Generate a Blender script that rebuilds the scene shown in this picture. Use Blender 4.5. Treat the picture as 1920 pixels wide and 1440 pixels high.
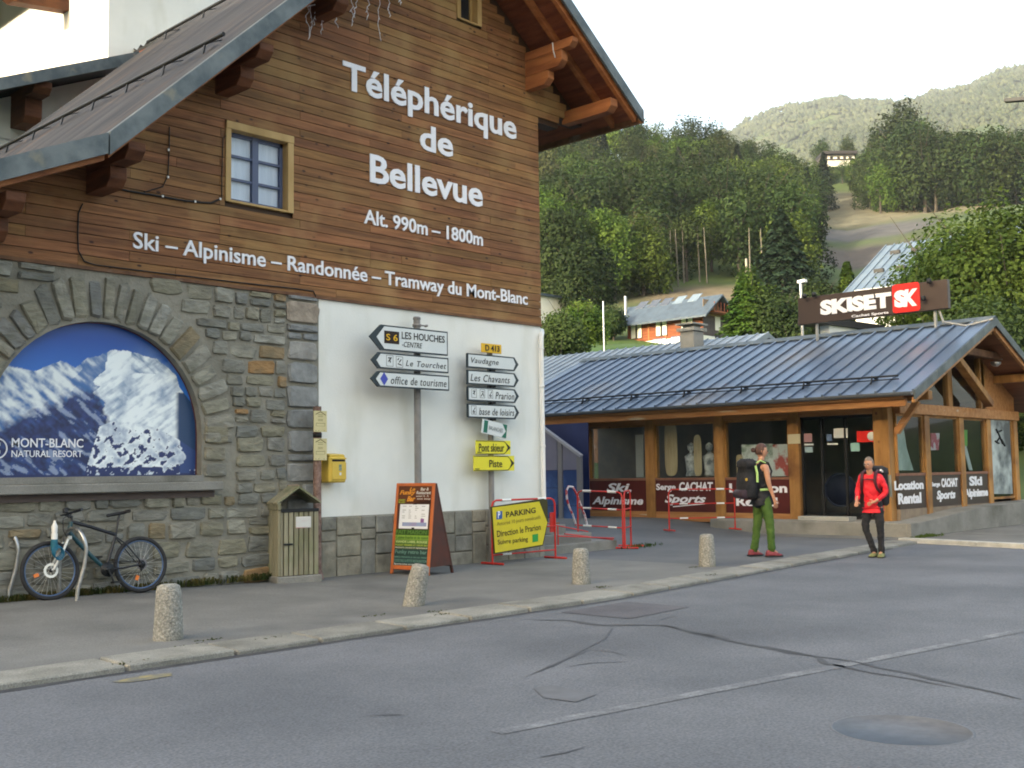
import bpy, bmesh, math, random
import numpy as np
from mathutils import Vector, Matrix, noise as mnoise
for o in list(bpy.data.objects): bpy.data.objects.remove(o)
S = bpy.context.scene
COL = S.collection
R = math.radians

# ---------------------------------------------------------------- camera
YAW, PIT, ROL, FPX, CAMH = .8105, .07878, -.01425, 2094., 1.47
_f = Vector((math.sin(YAW)*math.cos(PIT), math.cos(YAW)*math.cos(PIT), math.sin(PIT)))
_r = Vector((math.cos(YAW), -math.sin(YAW), 0)); _u = _r.cross(_f)
_r, _u = _r*math.cos(ROL)+_u*math.sin(ROL), -_r*math.sin(ROL)+_u*math.cos(ROL)
CAM = Vector((0, 0, CAMH))
cd = bpy.data.cameras.new('camera'); cam = bpy.data.objects.new('camera', cd); COL.objects.link(cam)
cam.matrix_world = Matrix(((_r.x, _u.x, -_f.x, 0), (_r.y, _u.y, -_f.y, 0), (_r.z, _u.z, -_f.z, CAMH), (0, 0, 0, 1)))
cd.sensor_width = 36; cd.lens = FPX/1920*36; cd.clip_start = .1; cd.clip_end = 9000
S.camera = cam
# ---------------------------------------------------------------- light
SUN_EL, SUN_AZ = 11.5, R(-88)          # azimuth measured from +Y towards +X: the sun stands low on the left
SX, SY = math.sin(SUN_AZ), math.cos(SUN_AZ)
w = bpy.data.worlds.new('World'); S.world = w; w.use_nodes = True
nt = w.node_tree; nt.nodes.clear()
sky = nt.nodes.new('ShaderNodeTexSky'); sky.sky_type = 'NISHITA'; sky.sun_disc = False
sky.sun_elevation = R(SUN_EL); sky.sun_rotation = SUN_AZ
sky.air_density = 1.0; sky.dust_density = 6.0; sky.ozone_density = 1.0
bg = nt.nodes.new('ShaderNodeBackground'); bg.inputs[1].default_value = .15
wo = nt.nodes.new('ShaderNodeOutputWorld')
nt.links.new(sky.outputs[0], bg.inputs[0]); nt.links.new(bg.outputs[0], wo.inputs[0])
sl = bpy.data.lights.new('sun', 'SUN'); sl.energy = 2.2; sl.angle = R(.8); sl.color = (1, .93, .78)
so = bpy.data.objects.new('sun', sl); COL.objects.link(so)
sd = Vector((SX*math.cos(R(SUN_EL)), SY*math.cos(R(SUN_EL)), math.sin(R(SUN_EL))))
so.rotation_euler = sd.to_track_quat('Z', 'Y').to_euler()
S.view_settings.view_transform = 'Standard'; S.view_settings.look = 'None'
S.view_settings.exposure = 2.75
S.view_settings.use_white_balance = True; S.view_settings.white_balance_temperature = 7100; S.view_settings.white_balance_tint = 8; S.view_settings.gamma = 1
S.view_settings.use_curve_mapping = False
S.render.engine = 'CYCLES'; S.cycles.pixel_filter_type = 'BLACKMAN_HARRIS'; S.cycles.filter_width = 1.85
S.cycles.max_bounces = 6; S.cycles.transparent_max_bounces = 8

# ---------------------------------------------------------------- placing helpers: photo pixel -> point on a real plane
def ray(x, y): return (_f*FPX + _r*(x-960) + _u*(720-y))/FPX
def gz(x, y, z=0.):
    d = ray(x, y); return CAM + d*((z-CAMH)/d.z)
def gy(x, y, Y):
    d = ray(x, y); return CAM + d*(Y/d.y)
def gx(x, y, X):
    d = ray(x, y); return CAM + d*(X/d.x)
def dirpx(x):      # horizontal unit direction of a picture column
    d = ray(x, 880); d.z = 0; return d.normalized()
def lerp(a, b, t): return a+(b-a)*t
def clamp(t, a=0., b=1.): return max(a, min(b, t))
def sstep(t): t = clamp(t); return t*t*(3-2*t)

# ---------------------------------------------------------------- mesh helpers
WM = {}     # world matrix of every object made
def wm(o): return WM.get(o.name, Matrix.Identity(4)) if o else Matrix.Identity(4)
class MB:
    def __init__(s): s.v = []; s.f = []; s.m = []; s.mi = 0; s.sm = []
    def add(s, vs, fs, smooth=False):
        b = len(s.v); s.v += [Vector(v) for v in vs]
        for f in fs: s.f.append([b+i for i in f]); s.m.append(s.mi); s.sm.append(smooth)
        return s
    def box(s, a, b):
        x0, y0, z0 = a; x1, y1, z1 = b
        if x0 > x1: x0, x1 = x1, x0
        if y0 > y1: y0, y1 = y1, y0
        if z0 > z1: z0, z1 = z1, z0
        return s.add([(x0,y0,z0),(x1,y0,z0),(x1,y1,z0),(x0,y1,z0),(x0,y0,z1),(x1,y0,z1),(x1,y1,z1),(x0,y1,z1)],
                     [(0,3,2,1),(4,5,6,7),(0,1,5,4),(1,2,6,5),(2,3,7,6),(3,0,4,7)])
    def obox(s, o, u, v, n, ru, rv, rn):     # oriented box: origin, axes, ranges
        o, u, v, n = map(Vector, (o, u, v, n)); P = []
        for c in (rn[0], rn[1]):
            for a, b in ((ru[0], rv[0]), (ru[1], rv[0]), (ru[1], rv[1]), (ru[0], rv[1])): P.append(o+u*a+v*b+n*c)
        return s.add(P, [(0,3,2,1),(4,5,6,7),(0,1,5,4),(1,2,6,5),(2,3,7,6),(3,0,4,7)])
    def prism(s, poly, ext):                 # planar polygon (3D pts) extruded by a vector
        n = len(poly); poly = [Vector(p) for p in poly]; e = Vector(ext)
        return s.add(poly+[p+e for p in poly], [tuple(range(n))[::-1], tuple(range(n, 2*n))]+[(i, (i+1) % n, n+(i+1) % n, n+i) for i in range(n)])
    def beam(s, p, q, w, h, up=(0, 0, 1)):
        p, q = Vector(p), Vector(q); d = q-p; L = d.length; d.normalize(); up = Vector(up)
        n = d.cross(up); n.normalize(); v = n.cross(d)
        return s.obox(p, d, n, v, (0, L), (-w/2, w/2), (-h/2, h/2))
    def tube(s, pts, r, n=8, closed=False, caps=True):
        pts = [Vector(p) for p in pts]; N = len(pts); rr = r if isinstance(r, (list, tuple)) else [r]*N
        b = []; prev = None
        for i, p in enumerate(pts):
            if closed: d = pts[(i+1) % N]-pts[i-1]
            else: d = pts[min(i+1, N-1)]-pts[max(i-1, 0)]
            d.normalize()
            a = prev if prev is not None else (Vector((0, 0, 1)) if abs(d.z) < .9 else Vector((1, 0, 0)))
            x = a - d*a.dot(d)
            if x.length < 1e-4: x = d.orthogonal()
            x.normalize(); y = d.cross(x); prev = x
            b.append([p+x*(math.cos(2*math.pi*k/n)*rr[i])+y*(math.sin(2*math.pi*k/n)*rr[i]) for k in range(n)])
        vs = [v for ring in b for v in ring]; fs = []
        for i in range(N if closed else N-1):
            for k in range(n):
                j = (i+1) % N; fs.append((i*n+k, i*n+(k+1) % n, j*n+(k+1) % n, j*n+k))
        s.add(vs, fs, True)
        if caps and not closed: s.add(b[0], [tuple(range(n))[::-1]]); s.add(b[-1], [tuple(range(n))])
        return s
    def lathe(s, o, prof, n=16, axis='z', smooth=True):   # prof: (r, h)
        o = Vector(o); vs = []
        for r, h in prof:
            for k in range(n):
                a = 2*math.pi*k/n; c, q = r*math.cos(a), r*math.sin(a)
                vs.append(o+Vector({'z': (c, q, h), 'y': (c, h, q), 'x': (h, c, q)}[axis]))
        fs = [(i*n+k, i*n+(k+1) % n, (i+1)*n+(k+1) % n, (i+1)*n+k) for i in range(len(prof)-1) for k in range(n)]
        fs += [tuple(range(n))[::-1], tuple((len(prof)-1)*n+k for k in range(n))]
        return s.add(vs, fs, smooth)
    def xf(s, M):
        s.v = [M @ v for v in s.v]; return s
    def mesh(s, name, mats):
        me = bpy.data.meshes.new(name); me.from_pydata([tuple(v) for v in s.v], [], s.f)
        for m in (mats if isinstance(mats, (list, tuple)) else [mats]): me.materials.append(m)
        if len(me.polygons) == len(s.m):
            me.polygons.foreach_set('material_index', s.m); me.polygons.foreach_set('use_smooth', s.sm)
        me.update(); return me
    def build(s, name, mats, parent=None, local=False, bevel=0, **kw):
        if not local and parent is not None:
            I = wm(parent).inverted(); s.v = [I @ v for v in s.v]
        me = s.mesh(name, mats)
        bm = bmesh.new(); bm.from_mesh(me); bmesh.ops.recalc_face_normals(bm, faces=bm.faces)
        if bevel:
            bmesh.ops.bevel(bm, geom=[e for e in bm.edges if e.is_manifold and e.calc_face_angle(0) > .6], offset=bevel, segments=1, affect='EDGES')
        bm.to_mesh(me); bm.free()
        o = link(name, me, parent); 
        for k, v in kw.items(): o[k] = v
        return o
def link(name, data, parent=None, M=None):
    o = bpy.data.objects.new(name, data); COL.objects.link(o)
    if parent is not None: o.parent = parent
    if M is not None: o.matrix_basis = M
    WM[o.name] = wm(parent) @ (M if M is not None else Matrix.Identity(4))
    return o
def thing(name, loc, label, cat, group=None, rz=0, rx=0):
    M = Matrix.Translation(loc) @ Matrix.Rotation(rz, 4, 'Z') @ Matrix.Rotation(rx, 4, 'X')
    o = link(name, None, None, M); o.empty_display_size = .2
    return tag(o, label, cat, group)
def tag(o, label, cat, group=None):
    o['label'] = label; o['category'] = cat
    if group: o['group'] = group
    return o
def struct(o): o['kind'] = 'structure'; return o
def copytree(root, M, label=None, group=None):
    def cp(o, par, MM=None):
        c = o.copy(); COL.objects.link(c)
        if par is not None: c.parent = par
        if MM is not None: c.matrix_basis = MM
        WM[c.name] = wm(par) @ c.matrix_basis
        for ch in KIDS.get(o.name, [x for x in o.children]): cp(ch, c)
        return c
    c = cp(root, None, M)
    if label: c['label'] = label
    if group: c['group'] = group
    return c
KIDS = {}

# ---------------------------------------------------------------- materials
def _n(nt, t, **k):
    n = nt.nodes.new(t)
    for a, b in k.items(): setattr(n, a, b)
    return n
def srgb(r, g, b): return tuple(((c/255)/12.92 if c/255 <= .04045 else ((c/255+.055)/1.055)**2.4) for c in (r, g, b))
def mat(name, c, c2=None, sc=4., det=5., rough=.8, bump=0., bsc=None, orand=0., hrand=0., st=(1, 1, 1), metal=0., lo=.35, hi=.65, spec=.35, stops=None, speck=None, spsc=60., knots=None, dirt=None, coords='Object', rot=(0, 0, 0)):
    m = bpy.data.materials.new(name); m.use_nodes = True; nt = m.node_tree; L = nt.links
    b = nt.nodes['Principled BSDF']; b.inputs['Roughness'].default_value = rough; b.inputs['Metallic'].default_value = metal
    b.inputs['Specular IOR Level'].default_value = spec
    tc = _n(nt, 'ShaderNodeTexCoord'); mp = _n(nt, 'ShaderNodeMapping'); mp.inputs['Scale'].default_value = st; mp.inputs['Rotation'].default_value = rot
    L.new(tc.outputs[coords], mp.inputs[0])
    oi = _n(nt, 'ShaderNodeObjectInfo')
    if orand or stops:
        mu = _n(nt, 'ShaderNodeMath', operation='MULTIPLY'); mu.inputs[1].default_value = 37.; L.new(oi.outputs['Random'], mu.inputs[0])
        L.new(mu.outputs[0], mp.inputs['Location'])
    no = _n(nt, 'ShaderNodeTexNoise'); no.inputs['Scale'].default_value = sc; no.inputs['Detail'].default_value = det; no.inputs['Roughness'].default_value = .6
    L.new(mp.outputs[0], no.inputs['Vector'])
    col = None
    rp = _n(nt, 'ShaderNodeValToRGB'); e = rp.color_ramp.elements
    if stops:
        while len(e) < len(stops): e.new(.5)
        for i, (p, cc) in enumerate(stops): e[i].position = p; e[i].color = (*cc, 1)
        L.new(oi.outputs['Random'], rp.inputs[0])
        mx = _n(nt, 'ShaderNodeMix', data_type='RGBA', blend_type='MULTIPLY'); mx.inputs[0].default_value = 1
        r2 = _n(nt, 'ShaderNodeValToRGB'); r2.color_ramp.elements[0].position = lo; r2.color_ramp.elements[1].position = hi
        r2.color_ramp.elements[0].color = (.6, .6, .6, 1); r2.color_ramp.elements[1].color = (1.15, 1.15, 1.12, 1)
        L.new(no.outputs[0], r2.inputs[0]); L.new(rp.outputs[0], mx.inputs[6]); L.new(r2.outputs[0], mx.inputs[7]); col = mx.outputs[2]
    elif c2 is None:
        rgb = _n(nt, 'ShaderNodeRGB'); rgb.outputs[0].default_value = (*c, 1); col = rgb.outputs[0]
    else:
        e[0].position = lo; e[1].position = hi; e[0].color = (*c, 1); e[1].color = (*c2, 1)
        L.new(no.outputs[0], rp.inputs[0]); col = rp.outputs[0]
    if knots:
        vo = _n(nt, 'ShaderNodeTexVoronoi'); vo.inputs['Scale'].default_value = knots[0]; mp2 = _n(nt, 'ShaderNodeMapping'); mp2.inputs['Scale'].default_value = knots[2]
        L.new(tc.outputs[coords], mp2.inputs[0]); L.new(mp2.outputs[0], vo.inputs['Vector'])
        rk = _n(nt, 'ShaderNodeValToRGB'); rk.color_ramp.elements[0].position = knots[1]; rk.color_ramp.elements[1].position = knots[1]*1.9
        L.new(vo.outputs['Distance'], rk.inputs[0])
        mk = _n(nt, 'ShaderNodeMix', data_type='RGBA'); L.new(rk.outputs[0], mk.inputs[0]); mk.inputs[6].default_value = (*knots[3], 1); L.new(col, mk.inputs[7]); col = mk.outputs[2]
    if dirt:      # dirt = (scale, colour, lo, hi)
        n3 = _n(nt, 'ShaderNodeTexNoise'); n3.inputs['Scale'].default_value = dirt[0]; n3.inputs['Detail'].default_value = 7
        mp3 = _n(nt, 'ShaderNodeMapping'); mp3.inputs['Scale'].default_value = dirt[4] if len(dirt) > 4 else (1, 1, 1)
        L.new(tc.outputs['Object'], mp3.inputs[0]); L.new(mp3.outputs[0], n3.inputs['Vector'])
        r3 = _n(nt, 'ShaderNodeValToRGB'); r3.color_ramp.elements[0].position = dirt[2]; r3.color_ramp.elements[1].position = dirt[3]
        L.new(n3.outputs[0], r3.inputs[0]); m3 = _n(nt, 'ShaderNodeMix', data_type='RGBA')
        L.new(r3.outputs[0], m3.inputs[0]); L.new(col, m3.inputs[6]); m3.inputs[7].default_value = (*dirt[1], 1); col = m3.outputs[2]
    if speck:
        v = _n(nt, 'ShaderNodeTexNoise'); v.inputs['Scale'].default_value = spsc; v.inputs['Detail'].default_value = 2; L.new(tc.outputs['Object'], v.inputs['Vector'])
        r4 = _n(nt, 'ShaderNodeValToRGB'); r4.color_ramp.elements[0].position = .3; r4.color_ramp.elements[1].position = .7
        r4.color_ramp.elements[0].color = (1-speck,)*3+(1,); r4.color_ramp.elements[1].color = (1+speck,)*3+(1,)
        L.new(v.outputs[0], r4.inputs[0]); m4 = _n(nt, 'ShaderNodeMix', data_type='RGBA', blend_type='MULTIPLY'); m4.inputs[0].default_value = 1
        L.new(col, m4.inputs[6]); L.new(r4.outputs[0], m4.inputs[7]); col = m4.outputs[2]
    if orand or hrand:
        hs = _n(nt, 'ShaderNodeHueSaturation'); L.new(col, hs.inputs['Color'])
        mr = _n(nt, 'ShaderNodeMapRange'); mr.inputs[3].default_value = 1-orand; mr.inputs[4].default_value = 1+orand
        L.new(oi.outputs['Random'], mr.inputs[0]); L.new(mr.outputs[0], hs.inputs['Value'])
        if hrand:
            fr = _n(nt, 'ShaderNodeMath', operation='MULTIPLY'); fr.inputs[1].default_value = 7.31; f2 = _n(nt, 'ShaderNodeMath', operation='FRACT')
            L.new(oi.outputs['Random'], fr.inputs[0]); L.new(fr.outputs[0], f2.inputs[0])
            mh = _n(nt, 'ShaderNodeMapRange'); mh.inputs[3].default_value = .5-hrand; mh.inputs[4].default_value = .5+hrand
            L.new(f2.outputs[0], mh.inputs[0]); L.new(mh.outputs[0], hs.inputs['Hue'])
        col = hs.outputs[0]
    L.new(col, b.inputs['Base Color'])
    if bump:
        nb = _n(nt, 'ShaderNodeTexNoise'); nb.inputs['Scale'].default_value = bsc or sc*3; nb.inputs['Detail'].default_value = 6
        L.new(mp.outputs[0], nb.inputs['Vector']); bp = _n(nt, 'ShaderNodeBump'); bp.inputs['Strength'].default_value = bump; bp.inputs['Distance'].default_value = .03
        L.new(nb.outputs[0], bp.inputs['Height']); L.new(bp.outputs[0], b.inputs['Normal'])
    return m
def leafmat(name, c, c2, sc=.6, trans=.3):
    m = mat(name, c, c2, sc=sc, det=3, rough=.65, orand=.30, hrand=.014, lo=.4, hi=.62, spec=.15)
    nt = m.node_tree; b = nt.nodes['Principled BSDF']; src = b.inputs['Base Color'].links[0].from_socket
    t = _n(nt, 'ShaderNodeBsdfTranslucent'); mx = _n(nt, 'ShaderNodeMixShader'); mx.inputs[0].default_value = trans
    nt.links.new(src, t.inputs[0]); out = nt.nodes['Material Output']
    nt.links.new(b.outputs[0], mx.inputs[1]); nt.links.new(t.outputs[0], mx.inputs[2]); nt.links.new(mx.outputs[0], out.inputs[0])
    return m
def glassmat(name, tint=(.03, .035, .04), trans=.45, rough=.03):
    m = bpy.data.materials.new(name); m.use_nodes = True; nt = m.node_tree; nt.nodes.clear(); L = nt.links
    out = _n(nt, 'ShaderNodeOutputMaterial'); g = _n(nt, 'ShaderNodeBsdfGlossy'); g.inputs['Roughness'].default_value = rough; g.inputs[0].default_value = (.85, .9, .95, 1)
    t = _n(nt, 'ShaderNodeBsdfTransparent'); t.inputs[0].default_value = (*tint, 1)
    d = _n(nt, 'ShaderNodeBsdfDiffuse'); d.inputs[0].default_value = (.02, .022, .025, 1)
    m1 = _n(nt, 'ShaderNodeMixShader'); m1.inputs[0].default_value = 1-trans; L.new(t.outputs[0], m1.inputs[1]); L.new(d.outputs[0], m1.inputs[2])
    fr = _n(nt, 'ShaderNodeFresnel'); fr.inputs[0].default_value = 1.42
    m2 = _n(nt, 'ShaderNodeMixShader'); ge = _n(nt, 'ShaderNodeNewGeometry'); iv = _n(nt, 'ShaderNodeMath', operation='SUBTRACT'); iv.inputs[0].default_value = 1; L.new(ge.outputs['Backfacing'], iv.inputs[1]); mu = _n(nt, 'ShaderNodeMath', operation='MULTIPLY'); L.new(fr.outputs[0], mu.inputs[0]); L.new(iv.outputs[0], mu.inputs[1]); L.new(mu.outputs[0], m2.inputs[0]); L.new(m1.outputs[0], m2.inputs[1]); L.new(g.outputs[0], m2.inputs[2]); L.new(m2.outputs[0], out.inputs[0])
    return m
G = {}
G['asphalt'] = mat('road_asphalt', (.105, .112, .125), (.15, .157, .172), sc=.55, det=8, rough=.85, bump=.35, bsc=45, speck=.27, spsc=55, dirt=(.25, (.09, .096, .108), .52, .72))
G['sidewalk'] = mat('sidewalk_asphalt', (.135, .136, .132), (.19, .19, .182), sc=.8, det=8, rough=.9, bump=.3, bsc=40, speck=.18, spsc=60, dirt=(.6, (.10, .10, .098), .55, .75))
G['plaza'] = mat('plaza_asphalt', (.11, .115, .12), (.15, .152, .158), sc=.5, det=8, rough=.9, bump=.3, bsc=40, speck=.15, spsc=60, dirt=(.3, (.08, .082, .09), .5, .7))
G['kerb'] = mat('kerb_granite', (.185, .183, .165), (.265, .26, .232), sc=3, rough=.85, bump=.3, bsc=30, speck=.25, spsc=90, orand=.12, dirt=(2, (.12, .12, .10), .55, .8))
G['tar'] = mat('tar', (.05, .05, .055), (.075, .077, .083), sc=5, rough=.7)
G['paint_old'] = mat('worn_road_paint', (.40, .40, .40), (.26, .265, .275), sc=6, det=8, rough=.8, lo=.4, hi=.6)
G['conc'] = mat('concrete', (.19, .188, .17), (.26, .255, .235), sc=1.5, det=8, rough=.9, bump=.3, bsc=20, speck=.12, dirt=(1.2, (.12, .118, .10), .55, .75))
G['bollard'] = mat('exposed_aggregate', (.215, .212, .19), (.37, .365, .33), sc=38, det=3, rough=.9, bump=1.0, bsc=45, speck=.35, spsc=85, dirt=(3, (.15, .145, .11), .55, .8))
G['mortar'] = mat('mortar', (.21, .20, .165), (.29, .275, .23), sc=3, det=8, rough=.95, bump=.8, bsc=14, dirt=(1.2, (.15, .145, .12), .5, .75))
STN = [(0, (.17, .178, .17)), (.18, (.225, .225, .20)), (.36, (.285, .275, .235)), (.5, (.20, .205, .20)), (.64, (.255, .24, .175)), (.78, (.33, .33, .30)), (.92, (.235, .215, .15)), (.985, (.34, .20, .09))]
G['stone'] = mat('rubble_stone', (0, 0, 0), stops=STN, sc=7, det=8, rough=.85, bump=.9, bsc=14, lo=.3, hi=.7, dirt=(2.4, (.14, .14, .10), .56, .72), st=(.6, 1, 1.6))
G['quoin'] = mat('quoin_stone', (0, 0, 0), stops=[(0, (.20, .215, .23)), (.3, (.28, .29, .29)), (.6, (.22, .23, .235)), (.85, (.33, .32, .30)), (1, (.36, .27, .19))], sc=5, det=8, rough=.8, bump=.6, bsc=12, lo=.3, hi=.7)
G['block'] = mat('base_block_stone', (0, 0, 0), stops=[(0, (.26, .255, .22)), (.35, (.33, .31, .25)), (.7, (.29, .29, .265)), (1, (.38, .34, .26))], sc=4, det=8, rough=.9, bump=.6, bsc=15, lo=.3, hi=.7, dirt=(2, (.19, .18, .14), .55, .78))
G['board'] = mat('cladding_wood', (.135, .058, .021), (.32, .152, .058), sc=3.2, det=9, rough=.7, bump=.25, bsc=12, orand=.17, hrand=.010, st=(.35, 1, 6), lo=.33, hi=.68, knots=(3.4, .075, (1, 1, 2.0), (.045, .018, .010)), dirt=(1.5, (.31, .175, .07), .50, .68, (.8, 1, .7)))
G['timber'] = mat('dark_timber', (.20, .065, .022), (.34, .13, .045), sc=3, det=8, rough=.65, bump=.2, bsc=12, orand=.15, st=(1, .4, 3))
G['timberShade'] = mat('shaded_timber', (.09, .032, .014), (.17, .062, .026), sc=3, det=8, rough=.7, bump=.2, orand=.15, st=(1, .4, 3))  # darker copy of the purlin timber, shade under the eaves put into colour
G['timberD'] = mat('weathered_timber', (.10, .045, .025), (.20, .10, .05), sc=3, det=8, rough=.75, bump=.3, orand=.1, dirt=(3, (.25, .2, .15), .6, .8))
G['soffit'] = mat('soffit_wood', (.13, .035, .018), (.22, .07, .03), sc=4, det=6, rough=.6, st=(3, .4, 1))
G['frame'] = mat('pale_wood_frame', (.40, .25, .09), (.52, .35, .15), sc=3, det=7, rough=.6, bump=.1, st=(1, 1, .3), knots=(2.0, .05, (1, 1, 1), (.12, .05, .02)))
G['shopwood'] = mat('larch_post', (.27, .13, .038), (.43, .22, .07), sc=3, det=8, rough=.55, bump=.15, orand=.12, st=(2, 2, .35), knots=(2.2, .045, (1, 1, .8), (.13, .05, .02)), dirt=(1.3, (.17, .07, .025), .50, .70))
G['shopwoodD'] = mat('larch_beam', (.32, .135, .045), (.46, .23, .09), sc=3, det=8, rough=.6, bump=.2, orand=.12, st=(3, .3, 3), dirt=(2.5, (.5, .42, .3), .64, .72, (1, .3, 3)))
G['zinc'] = mat('zinc_flashing', (.075, .095, .105), (.145, .168, .175), sc=2.5, det=9, rough=.5, metal=.35, bump=.1, lo=.38, hi=.62, dirt=(3.2, (.24, .22, .16), .62, .78))
G['oldroof'] = mat('weathered_roof_sheet', (.036, .038, .044), (.080, .078, .082), sc=1.2, det=9, rough=.6, metal=.2, bump=.2, st=(.3, 4, .3), dirt=(1.1, (.12, .085, .07), .55, .75, (.25, 3.5, .25)))
G['shoproof'] = mat('shop_roof_sheet', (.095, .135, .20), (.13, .17, .24), sc=.7, det=6, rough=.34, metal=.35, orand=.08, dirt=(.35, (.19, .18, .185), .52, .75))
G['steelD'] = mat('dark_steel', (.03, .032, .035), rough=.45, metal=.6)
G['steel'] = mat('galvanised_steel', (.36, .37, .38), (.46, .47, .48), sc=20, rough=.35, metal=.9)
G['greypost'] = mat('grey_painted_post', (.20, .195, .19), (.27, .26, .255), sc=6, rough=.5, dirt=(6, (.14, .12, .10), .6, .75))
G['white'] = mat('white_render', (.76, .775, .74), (.83, .84, .80), sc=1.2, det=7, rough=.85, bump=.08, bsc=30, dirt=(1.1, (.62, .62, .54), .52, .85, (1.6, 1, .5)))
G['whitep'] = mat('white_paint', (.8, .8, .78), rough=.4)
G['letter'] = mat('white_letter', (.82, .83, .88), rough=.5)
G['black'] = mat('black_print', (.012, .012, .013), rough=.5)
G['blackm'] = mat('black_rubber', (.02, .02, .022), (.03, .03, .032), sc=30, rough=.7)
G['signface'] = mat('sign_face', (.62, .67, .68), (.66, .70, .71), sc=3, rough=.35)
G['signback'] = mat('sign_border', (.02, .035, .045), rough=.4)
G['orangeB'] = mat('road_number_yellow', (.75, .44, .02), rough=.4)
G['yellow'] = mat('yellow_sign', (.78, .72, .05), (.74, .66, .04), sc=2, rough=.45)
G['yellowP'] = mat('parking_yellow', (.66, .56, .03), (.58, .48, .03), sc=2, rough=.5, dirt=(3, (.5, .4, .06), .6, .8))
G['mail'] = mat('mailbox_yellow', (.66, .47, .08), (.58, .40, .07), sc=2, rough=.45, dirt=(4, (.42, .32, .12), .6, .8))
G['cream'] = mat('cream_sign', (.62, .55, .30), (.56, .50, .28), sc=6, rough=.5)
G['rust'] = mat('rusty_post', (.13, .07, .055), (.30, .21, .18), sc=14, det=8, rough=.85, bump=.3)
G['bin'] = mat('bin_slat_wood', (.19, .18, .12), (.30, .28, .20), sc=4, det=8, rough=.85, bump=.2, orand=.14, st=(3, 3, .4), dirt=(2, (.15, .17, .08), .5, .7))
G['red'] = mat('barrier_red', (.62, .03, .02), (.5, .035, .03), sc=8, rough=.45, dirt=(6, (.35, .1, .06), .6, .75))
G['orangeA'] = mat('orange_wood_frame', (.60, .16, .045), (.48, .12, .035), sc=5, rough=.5)
G['brownA'] = mat('dark_red_board', (.10, .03, .02), (.065, .03, .025), sc=5, rough=.6)
G['maroon'] = mat('maroon_panel', (.10, .018, .016), (.075, .015, .014), sc=2, rough=.4)
G['brownP'] = mat('brown_sign_panel', (.052, .036, .032), rough=.4)
G['redp'] = mat('red_print', (.62, .02, .018), rough=.4)
G['green'] = mat('green_print', (.02, .30, .06), rough=.5)
G['green2'] = mat('dark_green_print', (.01, .14, .09), rough=.5)
G['blue'] = mat('blue_print', (.02, .10, .36), rough=.4)
G['glass'] = glassmat('window_glass', (.95, .97, 1), 1.0)
G['glassD'] = glassmat('shop_glass', (.90, .93, .94), .97)
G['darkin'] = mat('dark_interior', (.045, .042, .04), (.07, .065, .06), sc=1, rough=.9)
G['blueframe'] = mat('blue_grey_window_frame', (.09, .115, .20), rough=.45)
G['curtain'] = mat('pale_curtain', (.62, .68, .72), (.8, .84, .86), sc=2, rough=.9, st=(6, 6, .4))
G['bark'] = mat('bark', (.04, .034, .027), (.075, .066, .055), sc=6, det=8, rough=.95, bump=.5, st=(2, 2, .4))
G['leafA'] = leafmat('broadleaf_green', (.018, .034, .011), (.042, .068, .020), .35)
G['leafB'] = leafmat('conifer_green', (.010, .022, .012), (.020, .036, .018), .5, .15)
G['leafC'] = leafmat('bright_leaf_green', (.042, .084, .013), (.092, .145, .026), .5)
G['leafD'] = leafmat('olive_leaf', (.034, .046, .016), (.060, .070, .026), .4)
G['grass'] = mat('hill_grass', (.07, .15, .02), (.13, .20, .04), sc=.15, det=9, rough=.95, bump=.5, bsc=3)
def solid(n, c, rough=.6, **k):
    if n not in G: G[n] = mat(n, c, rough=rough, **k)
    return G[n]

# ---------------------------------------------------------------- text fitted in a box of a plane
_tc = {}
def text_mesh(s, bold=0., ext=0., shear=0., space=1.):
    k = (s, bold, ext, shear, space)
    if k in _tc: return _tc[k]
    cu = bpy.data.curves.new('t', 'FONT'); cu.body = s; cu.offset = bold; cu.extrude = ext; cu.shear = shear; cu.space_character = space
    cu.resolution_u = 3
    o = bpy.data.objects.new('t', cu); COL.objects.link(o)
    dg = bpy.context.evaluated_depsgraph_get(); dg.update()
    me = bpy.data.meshes.new_from_object(o.evaluated_get(dg)); v = [Vector(x.co) for x in me.vertices]; f = [tuple(p.vertices) for p in me.polygons]
    bpy.data.objects.remove(o); bpy.data.curves.remove(cu); bpy.data.meshes.remove(me)
    _tc[k] = (v, f); return v, f
def text_to(mb, s, o, u, v, n, x0, x1, y0, y1, bold=.02, depth=.004, lift=.002, shear=0., space=1.):
    vs, fs = text_mesh(s, bold, .05, shear, space)
    if not vs: return
    a0 = min(p.x for p in vs); a1 = max(p.x for p in vs); b0 = min(p.y for p in vs); b1 = max(p.y for p in vs)
    c0 = min(p.z for p in vs); c1 = max(p.z for p in vs)
    o, u, v, n = map(Vector, (o, u, v, n))
    P = [o+u*(x0+(p.x-a0)/(a1-a0)*(x1-x0))+v*(y0+(p.y-b0)/(b1-b0)*(y1-y0))+n*(lift+(p.z-c0)/max(1e-6, c1-c0)*depth) for p in vs]
    mb.add(P, fs)
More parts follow.
